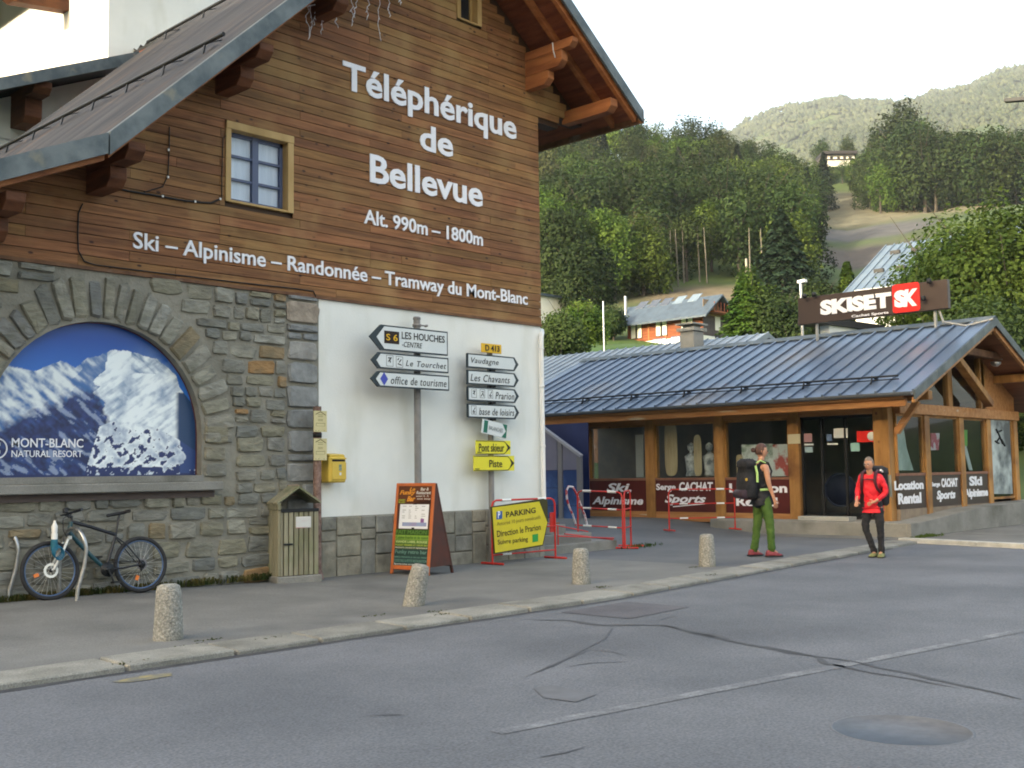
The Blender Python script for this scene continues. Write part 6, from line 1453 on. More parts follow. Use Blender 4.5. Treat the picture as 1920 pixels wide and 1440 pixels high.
# e1 runs from back-left corner to the near corner, e2 from the near corner to the right
U, Vv = -e1, e2      # U: along left side going away, V: along right side
def bx(nm, ru, rv, rz_, m, par=tb2, bev=.004): return MB().obox(bo_, U, Vv, (0, 0, 1), ru, rv, rz_).build(nm, m, par, bevel=bev)
def zat(x, y, u_, v_):     # height of a pixel above base for a point on the bin
    P = bo_+U*u_+Vv*v_; return gx(x, y, P.x).z
ztop = zat(520, 957, 0, 0); 
bx('plinth', (-.05, W1+.03), (-.04, W2+.03), (-.03, .10), G['conc'], bev=.012)
bx('core', (.03, W1-.03), (.03, W2-.03), (.10, ztop-.02), solid('dark_batten_wall', (.05, .025, .012)))
ns = 7
for i in range(ns):
    a0, a1_ = W1*i/ns+.008, W1*(i+1)/ns-.008; bx('slat', (a0, a1_), (.0, .028), (.105, ztop), G['bin']); bx('slat', (a0, a1_), (W2-.028, W2), (.105, ztop), G['bin'])
for i in range(8):
    a0, a1_ = W2*i/8+.008+(.02 if i == 0 else 0), W2*(i+1)/8-.008; bx('slat', (.0, .027), (a0, a1_), (.105, ztop-.0), G['bin'])
bx('top_rail', (-.015, W1+.01), (-.015, .03), (ztop+.003, ztop+.10), G['bin']); bx('top_rail', (-.012, .02), (.035, W2), (ztop-.03, ztop+.015), G['steelD'])
# ridge runs along U (from the viewer away); gable faces the near-right side
zr = zat(548, 915, 0, W2/2); zer = ztop+.10; hs = (zr-zer)/(W2/2)
for i in range(5):
    u0, u1_ = -.02+(W1+.04)*i/5+.004, -.02+(W1+.04)*(i+1)/5-.004
    for sgn in (0, 1):
        A_ = [(bo_+U*u0+Vv*(-.03 if sgn == 0 else W2+.03)+Vector((0, 0, zer-hs*.03))), (bo_+U*u1_+Vv*(-.03 if sgn == 0 else W2+.03)+Vector((0, 0, zer-hs*.03))), (bo_+U*u1_+Vv*W2/2+Vector((0, 0, zr))), (bo_+U*u0+Vv*W2/2+Vector((0, 0, zr)))]
        MB().prism(A_, (0, 0, .028)).build('roof_board', G['bin'], tb2)
for uq in (W1-.03,):
    MB().prism([bo_+U*uq+Vector((0, 0, ztop)), bo_+U*uq+Vv*W2+Vector((0, 0, ztop)), bo_+U*uq+Vv*W2/2+Vector((0, 0, zr))], U*.02).build('gable_board', solid('bin_red_wood', (.16, .08, .05)), tb2)
bx('liner', (.03, W1-.04), (.035, W2-.035), (ztop-.01, ztop+.0), G['black'])
a_ = ztop-.08; o_ = bx('notice', (-.008, -.001), (W2*.42, W2*.80), (zat(548, 989, 0, W2*.6), zat(548, 968, 0, W2*.6)), solid('bin_notice', (.6, .6, .58), c2=(.55, .15, .12), sc=9, st=(.1, .1, 2), lo=.48, hi=.6))
zl = zat(540, 1021, 0, W2*.2); bx('latch', (-.02, -.001), (W2*.12, W2*.34), (zl-.012, zl+.012), G['steelD'])
# ---- bicycle stands (steel hoops)
def hoop(xp, ya_, yb_, label, z0=.05):
    b = MB(); r_ = abs(ya_-yb_)/2; ym = (ya_+yb_)/2; P = [(xp, ya_, -.1), (xp+.03, ya_, .2), (xp+.10, ya_, .45), (xp+.12, ya_-.0, .62)]; 
    for i in range(0, 13): a_ = math.pi*i/12; P.append((xp+.12-.10*i/12, ym+(ya_-ym)*math.cos(a_), .66+.23*math.sin(a_)))
    P += [(xp, yb_, .55), (xp, yb_, .3), (xp, yb_, -.1)]; o = b.tube(P, .024, 10).build('bicycle_stand', G['steel']); tag(o, label, 'bicycle stand', 'steel hoop bicycle stands')
h1 = gz(141, 1128, .06); hoop(h1.x, h1.y, h1.y+.42, 'steel hoop stand around the front wheel of the bicycle')
h2 = gz(2, 1130, .06); hoop(h2.x+.02, h2.y-.1, h2.y+.32, 'steel hoop stand cut by the left edge of the picture')
# ---- folding menu board
L0 = Vector((10.86, 12.62, 0)); af = thing('menu_board', (11.1, 12.3, 0), 'orange framed folding menu board with chalk style lettering behind the leaning bollard', 'menu board')
gA = gz(731, 1076, 0); gB = gz(803, 1080, 0); uA = (gB-gA); uA.z = 0; WA = uA.length; uA.normalize(); nA = Vector((uA.y, -uA.x, 0))   # towards viewer
if nA.dot(Vector((-_f.x, -_f.y, 0))) < 0: nA = -nA
HA = 1.33; lean = .16; upA = Vector((-nA.x*lean/HA, -nA.y*lean/HA, 1)); 
o_A = gA+Vector((0, 0, .0)); nn_ = uA.cross(upA).normalized(); 
if nn_.dot(nA) < 0: nn_ = -nn_
print('aframe W', WA, uA, nA)
def ab(nm, ru, rv, rn, m, par=af, bev=.003): return MB().obox(o_A, uA, upA, nn_, ru, rv, rn).build(nm, m, par, bevel=bev)
fw = .045
ab('frame_side', (0, fw), (.0, HA), (-.03, .0), G['orangeA']); ab('frame_side', (WA-fw, WA), (.0, HA), (-.03, .0), G['orangeA']); ab('frame_rail', (fw, WA-fw), (.075, .13), (-.03, 0), G['orangeA']); ab('frame_rail', (fw, WA-fw), (HA-.045, HA), (-.03, 0), G['orangeA'])
bd = ab('board', (fw, WA-fw), (.13, HA-.045), (-.025, -.012), G['brownA'])
bk = MB(); back = -nA*.56
for (ua, ub) in ((0, .04), (WA-.04, WA)): bk.prism([o_A+uA*ua+upA*HA-nn_*.03, o_A+uA*ub+upA*HA-nn_*.03, o_A+uA*ub+back, o_A+uA*ua+back], -nn_*.03)
bk.prism([o_A+uA*.04+upA*(HA-.02)-nn_*.04, o_A+uA*(WA-.04)+upA*(HA-.02)-nn_*.04, o_A+uA*(WA-.04)+back*.95+Vector((0, 0, .1)), o_A+uA*.04+back*.95+Vector((0, 0, .1))], -nn_*.01)
bk.build('back_leaf', G['brownA'], af)
MB().prism([o_A+uA*(WA-.01)+upA*(HA-.01)-nn_*.03, o_A+uA*(WA-.01)+back+Vector((0, 0, .12)), o_A+uA*(WA-.01)+Vector((0, 0, .12))-nn_*.03], uA*.006).build('side_panel', G['brownA'], af)
def at_(s_, x0, x1, v0, v1, m, bo=.01, shear=0): 
    b = MB(); text_to(b, s_, o_A-nn_*.012, uA, upA, nn_, fw+(WA-2*fw)*x0, fw+(WA-2*fw)*x1, v0, v1, bold=bo, depth=.002, shear=shear); b.build('board_text', m, bd)
def vv_(y): return HA*(1-(y-100)/(1310-100))        # row of the enlarged picture -> height on the board
def band(y0, y1, m, x0=0., x1=1.): ab('colour_band', (fw+(WA-2*fw)*x0, fw+(WA-2*fw)*x1), (vv_(y1), vv_(y0)), (-.0118, -.0112), m, bd, 0)
og = solid('orange_chalk', (.70, .28, .03)); wc = solid('white_chalk', (.62, .60, .56)); yg_ = solid('yellow_green_chalk', (.36, .46, .06)); gg = solid('green_chalk', (.12, .26, .05)); tg = solid('teal_chalk', (.12, .25, .21)); bkc = solid('chalk_black', (.02, .018, .015))
band(130, 375, solid('board_top_brown', (.12, .035, .012)), 0, 1); band(330, 375, bkc, .5, 1)
at_('Le', .33, .50, vv_(205), vv_(155), og, .03, .3); at_('Funky', .04, .52, vv_(270), vv_(195), og, .04, .3); at_('Bar', .27, .52, vv_(345), vv_(272), og, .04, .3)
at_('Bar &', .66, .90, vv_(200), vv_(160), wc, .02, .2); at_('Restaurant', .54, .97, vv_(248), vv_(205), wc, .02, .2); at_('ouvert 7j . 7j', .54, .9, vv_(290), vv_(260), wc, .01); at_('non stop', .58, .97, vv_(325), vv_(300), wc, .01)
at_('CONCERTS', .02, .22, vv_(338), vv_(315), yg_, .01); at_('BILLARD', .02, .22, vv_(366), vv_(344), yg_, .01)
pm = ab('menu_sheet', (fw+(WA-2*fw)*.08, fw+(WA-2*fw)*.94), (vv_(705), vv_(382)), (-.0118, -.009), solid('menu_paper', (.80, .82, .86)), bd, 0)
for k in range(7):
    for j in range(4):
        if rnd.random() < .75: ab('menu_print', (fw+(WA-2*fw)*(.16+j*.19), fw+(WA-2*fw)*(.16+j*.19+rnd.uniform(.05, .13))), (vv_(412+k*26), vv_(404+k*26)), (-.009, -.0085), solid('grey_chalk', (.35, .36, .38)), pm, 0)
ab('menu_print', (fw+(WA-2*fw)*.18, fw+(WA-2*fw)*.9), (vv_(672), vv_(622)), (-.009, -.0085), solid('mauve_print', (.36, .24, .42), c2=(.25, .4, .62), sc=6, st=(1, 1, 1)), pm, 0); ab('menu_print', (fw+(WA-2*fw)*.72, fw+(WA-2*fw)*.82), (vv_(622), vv_(572)), (-.009, -.0085), solid('plum_print', (.25, .10, .3)), pm, 0)
ab('clip', (fw+(WA-2*fw)*.48, fw+(WA-2*fw)*.55), (vv_(712), vv_(690)), (-.009, .0), G['black'], bd, 0); ab('clip', (fw+(WA-2*fw)*.48, fw+(WA-2*fw)*.57), (vv_(385), vv_(374)), (-.009, .0), G['black'], bd, 0)
band(715, 790, solid('band_green_dark', (.035, .09, .01))); band(790, 852, solid('band_green', (.20, .36, .05))); band(852, 905, solid('band_green2', (.10, .2, .03))); band(905, 975, solid('band_olive', (.05, .09, .03))); band(975, 1065, solid('band_teal_dark', (.015, .05, .045))); band(1065, 1195, solid('band_teal', (.02, .06, .055))); band(1195, 1250, solid('band_red', (.14, .03, .02)))
at_('FAIT MAISON', .02, .92, vv_(778), vv_(726), gg, .0); at_('Cuisine fraiche et de saison', .02, .98, vv_(842), vv_(800), solid('dark_green_chalk', (.05, .13, .02)), .01); at_('VIANDE LABEL ROUGE', .02, .96, vv_(893), vv_(862), solid('lime_chalk', (.5, .6, .25)), .02); at_('POULET FERMIER ET OEUFS BIO', .02, .98, vv_(933), vv_(910), yg_, .02)
at_('PRODUITS LOCAUX ET REGIONAUX', .02, .98, vv_(965), vv_(948), wc, .01); at_('Funky retro bar', .03, .97, vv_(1050), vv_(985), tg, .02); at_('BIERES PRESSION & VIN AU VERRE', .02, .98, vv_(1090), vv_(1070), tg, .01); at_('COCKTAILS & PETITE RESTAURATION', .02, .98, vv_(1145), vv_(1110), tg, .01); at_('Sports Live and pool game', .02, .97, vv_(1188), vv_(1160), wc, .01); at_('CONCERTS & EVENTS', .02, .98, vv_(1245), vv_(1203), solid('pale_red_chalk', (.62, .45, .38)), .02)
for ux in (.0, WA-.05): ab('foot', (ux, ux+.05), (-.0, .02), (-.05, .0), G['timberD'], af, 0)
# ---- crowd barriers
def barrier(A_, B_, label, rails, h_=1.05, feet=True, lean_=0, white=True, inner=None):
    A_, B_ = Vector(A_), Vector(B_); t = thing('crowd_barrier', tuple(A_), label, 'barrier', 'red metal barriers by the square'); d = (B_-A_).normalized(); L_ = (B_-A_).length; nrm_ = Vector((-d.y, d.x, 0)); r_ = .016
    P = [A_, A_+Vector((0, 0, h_-.1)), A_+d*.03+Vector((0, 0, h_-.03)), A_+d*.1+Vector((0, 0, h_)), B_-d*.1+Vector((0, 0, h_)), B_-d*.03+Vector((0, 0, h_-.03)), B_+Vector((0, 0, h_-.1)), B_]
    MB().tube(P, r_, 8).build('frame', G['red'], t)
    for z_ in rails:
        MB().tube([A_+Vector((0, 0, z_)), B_+Vector((0, 0, z_))], .013, 6).build('rail', G['red'], t)
    if white:
        for z_ in [h_]+list(rails):
            for q in (.22, .78) if L_ > 1 else (.5,):
                if z_ < .25 and q > .5: continue
                c = A_+d*L_*q+Vector((0, 0, z_)); MB().tube([c-d*.10, c+d*.10], .023 if z_ == h_ else .018, 8).build('white_band', G['whitep'], t)
    if feet:
        for P0 in (A_, B_): MB().tube([P0-nrm_*.25+Vector((0, 0, .02)), P0+nrm_*.25+Vector((0, 0, .02))], .018, 6).build('foot', G['red'], t)
    return t
bz = barrier((12.81, 12.67, 0), (14.31, 12.65, 0), 'red metal barrier holding the yellow parking sign', (.55, .15), 1.02)
MB().prism([(14.2, 12.66, .45), (14.32, 12.66, .45), (14.32, 12.66, .78), (14.2, 12.66, .78)], (0, .01, 0)).build('red_plate', G['red'], bz)
# parking sign leaning on it
pk = thing('parking_sign', (13.8, 12.55, .2), 'large yellow arrow shaped parking sign leaning against the red barrier', 'sign')
def K(x, y): return gy(890+x/9.6, 920+y/9.6, 12.58)
bp_ = [K(300, 290), K(1235, 145), K(1310, 165), K(1320, 555), K(1235, 985), K(1180, 1005), K(365, 1130)]
pb_ = MB().prism(bp_, (0, .03, 0)).build('back_board', solid('dark_olive_board', (.05, .045, .01)), pk)
fp = [K(318, 305)+Vector((0, -.004, 0)), K(1160, 195)+Vector((0, -.004, 0)), K(1305, 570)+Vector((0, -.004, 0)), K(1218, 970)+Vector((0, -.004, 0)), K(365, 1120)+Vector((0, -.004, 0))]
sf_ = MB().prism(fp, (0, .003, 0)).build('sign_face', G['yellowP'], pk)
def kt(s_, a_, b_, h_, m='black', bo=.01, c=None):      # text between two baseline pixels
    A_, B_ = K(*a_), K(*b_); u_ = (B_-A_); L_ = u_.length; u_.normalize(); v_ = Vector((-u_.z, 0, u_.x)); H_ = (K(a_[0], a_[1]-h_)-A_).length
    b = MB(); text_to(b, s_, A_+Vector((0, -.005, 0)), u_, v_, (0, -1, 0), 0, L_, 0, H_, bold=bo, depth=.001); b.build('sign_text', G[m] if isinstance(m, str) else m, sf_)
dk_ = solid('dark_olive_print', (.06, .05, .012))
kt('PARKING', (560, 485), (1095, 400), 105, dk_, .025); kt('Autorisé 10 jours consécutifs', (398, 655), (1185, 525), 90, solid('olive_print2', (.22, .18, .03)), .0); kt('Direction le Prarion', (400, 838), (1185, 705), 115, dk_, .01); kt('Suivre parking', (410, 1000), (955, 935), 115, dk_, .01)
MB().prism([K(388, 520)+Vector((0, -.006, 0)), K(492, 505)+Vector((0, -.006, 0)), K(492, 365)+Vector((0, -.006, 0)), K(388, 380)+Vector((0, -.006, 0))], (0, .002, 0)).build('blue_square', G['blue'], sf_); 
b = MB(); text_to(b, 'P', K(412, 498)+Vector((0, -.007, 0)), (1, 0, 0), (0, 0, 1), (0, -1, 0), 0, .055, 0, .115, bold=.03, depth=.001); b.build('sign_text', G['letter'], sf_)
MB().prism([K(1035, 930)+Vector((0, -.006, 0)), K(1138, 912)+Vector((0, -.006, 0)), K(1138, 775)+Vector((0, -.006, 0)), K(1035, 790)+Vector((0, -.006, 0))], (0, .002, 0)).build('green_square', G['green'], sf_)
# second and third barriers, with striped rails
a_ = gz(1168, 1030, 0); c_ = gz(1196, 1022, 0)
barrier((16.8, 13.1, 0), (17.35, 13.38, 0), 'narrow end of a red barrier standing at the foot of the concrete steps', (.74, .39), 1.08, True, white=False)
e_ = gx(1093, 990, 17.4)
t3 = barrier((16.8, 14.25, .03), (16.82, 13.16, 0), 'long low red and white striped barrier left of the narrow barrier end', (.73, .39), 1.06, False)
barrier((20.4, 14.66, .12), (21.9, 13.92, .1), 'red and white barrier in front of the middle shop window', (.60, .28), .92)
# ---- concrete steps with iron rails
stp = thing('concrete_steps', (15.6, 13.6, 0), 'low grey concrete steps with red iron rail beside the station corner', 'steps')
for i, (x1_, ya_) in enumerate(((16.75, 13.25), (16.25, 13.45), (15.75, 13.65))):
    zz0, zz1 = i*.165-.05, (i+1)*.165; MB().box((14.66, ya_, zz0 if i else -.05), (x1_, 17.5, zz1)).build('step', G['conc'], stp, bevel=.012)
for k in range(10): 
    zz1 = .495+(k+1)*.17; MB().box((14.66, 15.2+k*.28, .49), (15.7, 17.5, zz1)).build('step', G['conc'], stp)
b = MB(); b.tube([(16.7, 13.3, .17), (15.3, 13.3, .35)], .012, 5); b.tube([(16.2, 13.5, .34), (15.0, 13.5, .55)], .012, 5); b.tube([(15.1, 13.28, 0), (15.1, 13.28, .5)], .012, 5); b.tube([(15.1, 13.28, .32), (16.7, 13.28, .2)], .012, 5); b.tube([(15.1, 13.28, .1), (16.7, 13.28, .06)], .012, 5); b.build('rail', G['red'], stp)
rb_ = solid('rust_brick', (.26, .09, .04), c2=(.18, .08, .05), sc=9); MB().box((15.9, 14.2, .34), (16.2, 14.9, .5)).build('riser_tile', rb_, stp)
# ---- stair enclosure with printed mountain panels
XE_ = 21.6; se = thing('stair_enclosure', (XE_, 18.9, .2), 'grey framed stair enclosure with blue mountain printed panels between station and shop', 'enclosure')
def qx(x, y, X=XE_): return gx(x, y, X)
bpan = mat('blue_mountain_print', (.012, .04, .16), (.05, .12, .32), sc=1.1, det=4, rough=.35, lo=.4, hi=.6, dirt=(1.3, (.35, .45, .6), .62, .7)); gpan = solid('grey_violet_panel', (.13, .14, .22), c2=(.17, .18, .26), sc=1, rough=.4)
zb = .18
for (x0, x1, yt0, yt1) in ((1010, 1045, 798, 824), (1056, 1083, 832, 853)):
    yA, yB_ = qx(x0, 900).y, qx(x1, 900).y; z_top0, z_top1 = qx(x0, yt0).z, qx(x1, yt1).z
    zc = [zb, .6, 1.05, 1.5]
    for i in range(3): MB().box((XE_, yB_, zc[i]+.008), (XE_+.02, yA, zc[i+1]-.008)).build('panel', bpan, se)
    MB().prism([(XE_, yA, 1.508), (XE_, yB_, 1.508), (XE_, yB_, z_top1), (XE_, yA, z_top0)], (.02, 0, 0)).build('panel', gpan if x0 > 1050 else gpan, se)
for x_, yt in ((1050, 826), (1086, 856)):
    p_ = qx(x_, yt); MB().box((XE_-.03, p_.y-.07, zb-.1), (XE_+.05, p_.y+.07, p_.z)).build('frame_post', solid('mid_grey_paint', (.15, .16, .19)), se)
a_, b_ = qx(1005, 792), qx(1090, 855); MB().beam(a_, b_, .10, .07).build('handrail', solid('light_grey_rail', (.30, .32, .38)), se)
MB().box((XE_+.3, qx(1090, 900).y, zb), (XE_+.32, qx(1005, 900).y, 2.7)).build('rear_panel', solid('deep_blue_panel', (.01, .02, .08), c2=(.02, .035, .13), sc=1), se)
# ---- striped hoop leaning by the steps
hp = MB(); P = [gy(1063+0, 936, 14.6), gy(1062, 920, 14.6), gy(1066, 912, 14.6), gy(1074, 913, 14.6), gy(1082, 928, 14.6), gy(1088, 945, 14.6), gy(1096, 965, 14.6), gy(1101, 985, 14.6)]
hp.tube(P, .022, 8); P2 = [gy(1063, 936, 14.6), gy(1067, 950, 14.6), gy(1074, 965, 14.6), gy(1080, 985, 14.6)]; hp.tube(P2, .02, 8)
tag(hp.build('striped_hoop', mat('red_white_stripes', (.5, .04, .05), (.65, .6, .62), sc=9, rough=.4, lo=.48, hi=.52)), 'curved red and white hoop standing behind the concrete steps', 'hoop')

# ================================================================ BICYCLE
bx0 = gz(104, 1128, .065)
bk_ = thing('bicycle', (bx0.x, bx0.y+.12, .065), 'black and blue mountain bicycle with silver fork leaning against the stone wall', 'bicycle', rz=R(-3), rx=R(-7))
fr_black = solid('black_frame_paint', (.018, .02, .026), rough=.3); fr_teal = solid('teal_frame_paint', (.012, .06, .08), rough=.3); tyre = G['blackm']; rimm = solid('blue_grey_rim', (.10, .16, .28), rough=.3, metal=.5); spk = solid('spoke_steel', (.55, .55, .52), rough=.3, metal=.6)
def wheel(cx, nm='wheel', disc=.085, dark=False):
    w_ = MB(); c = Vector((cx, 0, .345)); w_.tube([c+Vector((.318*math.cos(t), 0, .318*math.sin(t))) for t in [i*math.tau/40 for i in range(40)]], .026, 8, closed=True)
    o = w_.build(nm, tyre, bk_, local=True)
    r_ = MB(); r_.tube([c+Vector((.288*math.cos(t), 0, .288*math.sin(t))) for t in [i*math.tau/40 for i in range(40)]], .010, 6, closed=True); r_.build('rim', rimm, o, local=True)
    s_ = MB()
    for i in range(28):
        t = i*math.tau/28+.05; s_.tube([c+Vector((.02*math.cos(t+.6*(-1)**i), .02*(-1)**i, .02*math.sin(t+.6*(-1)**i))), c+Vector((.285*math.cos(t), 0, .285*math.sin(t)))], .0022, 3, caps=False)
    s_.build('spokes', spk, o, local=True)
    MB().lathe(c, [(.018, -.05), (.025, -.03), (.018, 0), (.025, .03), (.018, .05)], 10, 'y').build('hub', fr_black, o, local=True)
    d_ = MB(); n_ = 24
    V = []; 
    for k in range(n_): t = k*math.tau/n_; V += [c+Vector((disc*math.cos(t), -.032, disc*math.sin(t))), c+Vector((disc*.66*math.cos(t), -.032, disc*.66*math.sin(t)))]
    d_.add(V, [(2*k, 2*k+1, (2*k+3) % (2*n_), (2*k+2) % (2*n_)) for k in range(n_)])
    for k in range(6): t = k*math.tau/6; d_.beam(c+Vector((.015*math.cos(t), -.032, .015*math.sin(t))), c+Vector((disc*.7*math.cos(t+.5), -.032, disc*.7*math.sin(t+.5))), .003, .010, (0, 1, 0))
    d_.build('brake_disc', solid('bright_steel', (.80, .80, .76), rough=.35, metal=.2) if not dark else solid('dull_disc', (.18, .17, .18), rough=.4, metal=.5), o, local=True)
    t = R(195 if not dark else 250); p = c+Vector((.17*math.cos(t), -.01, .17*math.sin(t)))
    MB().obox(p, (math.cos(t), 0, math.sin(t)), (-math.sin(t), 0, math.cos(t)), (0, -1, 0), (-.03, .03), (-.02, .02), (0, .01)).build('reflector', solid('orange_reflector', (.75, .20, .04), rough=.25), o, local=True)
    return o
WB = 1.10; wheel(0); wheel(WB, disc=.07, dark=True)
bb_ = (.66, 0, .31); ht = (.265, 0, .90); hb_ = (.235, 0, .78); stp_ = (.80, 0, .72); seat = (.855, 0, .97); ra = (WB, 0, .345); fa = (0, 0, .345)
def tb(nm, pts, r, m, n=8): return MB().tube([Vector(p) for p in pts], r, n).build(nm, m, bk_, local=True)
tb('down_tube', (hb_, (.42, 0, .56), bb_), .026, fr_teal); tb('top_tube', (ht, (.5, 0, .83), stp_), .021, fr_black); tb('seat_tube', (bb_, stp_), .018, fr_black); tb('head_tube', (ht, hb_), .026, fr_teal)
m = MB()
for s_ in (-1, 1): m.tube([Vector(stp_)+Vector((0, s_*.02, -.03)), Vector((.9, s_*.06, .6)), Vector((WB, s_*.065, .345))], .009, 6); m.tube([Vector(bb_)+Vector((0, s_*.03, 0)), Vector((.85, s_*.06, .315)), Vector((WB, s_*.065, .345))], .011, 6)
m.build('rear_stays', fr_black, bk_, local=True)
fk = MB()
for s_ in (-1, 1): fk.tube([(.20, s_*.062, .70), (.13, s_*.062, .55)], .016, 8)
fk.build('fork_stanchions', solid('bright_steel', (.80, .80, .76), rough=.35), bk_, local=True)
fk = MB()
for s_ in (-1, 1): fk.tube([(.13, s_*.062, .56), (.03, s_*.062, .36), (0, s_*.055, .345)], [.021, .019, .014], 8)
fk.box((.19, -.08, .69), (.235, .08, .73)); fk.tube([(.10, -.06, .60), (.085, 0, .63), (.10, .06, .60)], .012, 6)
fk.build('fork', solid('silver_grey_fork', (.50, .51, .50), rough=.3, metal=.3), bk_, local=True)
tb('steerer', ((.235, 0, .74), (.275, 0, .97)), .016, fr_black); tb('stem', ((.27, 0, .95), (.20, 0, .99)), .018, fr_black)
hbq = MB(); hbq.tube([(.25, -.33, 1.01), (.21, -.12, .995), (.20, 0, .99), (.21, .12, .995), (.23, .22, 1.0)], .013, 8); hbq.tube([(.255, -.34, 1.012), (.225, -.21, 1.0)], .019, 8); hbq.tube([(.20, -.20, .985), (.15, -.24, .95), (.12, -.28, .93)], .009, 5)
hbq.tube([(.2, -.1, .98), (.13, -.1, .93), (.14, -.07, .80), (.2, -.04, .7)], .005, 5); hbq.build('handlebar', fr_black, bk_, local=True)
MB().box((.14, -.10, 1.0), (.20, -.05, 1.06)).build('front_light', fr_black, bk_, local=True, bevel=.01)
tb('seat_post', (stp_, seat), .014, fr_black)
sd = MB(); Vs = []
for (x_, w_, z_) in ((.70, .018, .965), (.76, .022, .975), (.84, .035, .985), (.91, .065, .995), (.96, .07, 1.01), (.985, .05, 1.01)):
    Vs += [(x_, -w_, z_-.015), (x_, -w_*.6, z_+.01), (x_, w_*.6, z_+.01), (x_, w_, z_-.015), (x_, 0, z_-.03)]
sd.add(Vs, [(5*i+k, 5*i+(k+1) % 5, 5*i+5+(k+1) % 5, 5*i+5+k) for i in range(5) for k in range(5)]+[(0, 1, 2, 3, 4), (29, 28, 27, 26, 25)]); sd.build('saddle', G['black'], bk_, local=True)
cr = MB(); cr.lathe(bb_, [(.085, -.055), (.085, -.05), (.03, -.05)], 24, 'y'); cr.lathe(bb_, [(.03, -.08), (.03, .08)], 10, 'y'); cr.tube([Vector(bb_)+Vector((0, -.075, 0)), Vector(bb_)+Vector((.06, -.085, -.16))], .012, 6); cr.tube([Vector(bb_)+Vector((0, .075, 0)), Vector(bb_)+Vector((-.06, .085, .16))], .012, 6); cr.build('crankset', G['steelD'], bk_, local=True)
for sx_, yy in ((1, -1), (-1, 1)): MB().box((bb_[0]+.06*sx_-.045, yy*.09-.05 if yy > 0 else -.19, bb_[2]-.16*sx_-.012), (bb_[0]+.06*sx_+.045, yy*.19 if yy > 0 else -.09, bb_[2]-.16*sx_+.012)).build('pedal', G['black'], bk_, local=True)
MB().lathe(ra, [(.05, -.04), (.035, -.06)], 16, 'y').build('cassette', G['steelD'], bk_, local=True)
m = MB(); m.tube([(bb_[0], -.052, bb_[2]+.085), (WB, -.045, .345+.04)], .004, 4); m.tube([(bb_[0], -.052, bb_[2]-.085), (WB-.03, -.045, .25), (WB+.02, -.045, .30)], .004, 4); m.tube([(WB-.01, -.05, .34), (WB-.02, -.05, .26)], .01, 5); m.build('chain', G['steelD'], bk_, local=True)
# bottle and coiled lock hang on the fork
bt = thing('water_bottle', tuple(wm(bk_) @ Vector((.03, -.08, .70))), 'white drinking bottle standing above the front wheel of the bicycle', 'bottle')
b = MB(); b.lathe((0, 0, 0), [(.033, -.10), (.036, -.09), (.036, .06), (.030, .075), (.034, .09), (.034, .15), (.022, .175), (.014, .20), (.014, .215)], 14); b.build('body', G['whitep'], bt, local=True)
b = MB(); b.lathe((0, 0, 0), [(.038, -.13), (.040, -.10), (.038, -.02), (.037, .0)], 14)
b.build('holder', solid('teal_holder', (.02, .14, .20)), bt, local=True)
lk = MB(); c = wm(bk_) @ Vector((.05, -.09, .56))
for q in range(4): lk.tube([c+Vector((.055*math.cos(t)+.006*q, -.012*q, .07*math.sin(t)-.01*q)) for t in [i*math.tau/20 for i in range(20)]], .006, 5, closed=True)
tag(lk.build('cable_lock', solid('blue_cable', (.01, .14, .24), rough=.35)), 'coiled blue cable lock hanging over the front wheel of the bicycle', 'lock')

# ================================================================ PEOPLE
def skin(name, V, E, m, parent, root, sub=2, smooth=True):
    names = list(V); idx = {n: i for i, n in enumerate(names)}
    me = bpy.data.meshes.new(name); me.from_pydata([V[n][0] for n in names], [(idx[a], idx[b]) for a, b in E], [])
    o = bpy.data.objects.new(name, me); COL.objects.link(o); md = o.modifiers.new('s', 'SKIN'); md.use_smooth_shade = True
    for n in names:
        r_ = V[n][1]; sv = me.skin_vertices[0].data[idx[n]]; sv.radius = (r_, r_) if not isinstance(r_, tuple) else r_; sv.use_root = (n == root)
    ms = o.modifiers.new('u', 'SUBSURF'); ms.levels = sub+(name in ('trousers', 'jacket', 'top', 'tied_jacket')); ms.render_levels = ms.levels
    dg = bpy.context.evaluated_depsgraph_get(); dg.update(); me2 = bpy.data.meshes.new_from_object(o.evaluated_get(dg))
    bpy.data.objects.remove(o); me2.materials.clear(); me2.materials.append(m)
    for p in me2.polygons: p.use_smooth = True
    if name in ('trousers', 'jacket', 'top', 'tied_jacket'):
        a_ = .010 if name == 'trousers' else .012
        for v in me2.vertices:
            c = v.co; v.co += v.normal*(a_*mnoise.noise(Vector((c.x*9, c.y*9, c.z*16)))+a_*.8*mnoise.noise(Vector((c.x*22, c.y*22, c.z*38+5))))
    me2.name = name
    return link(name, me2, parent)
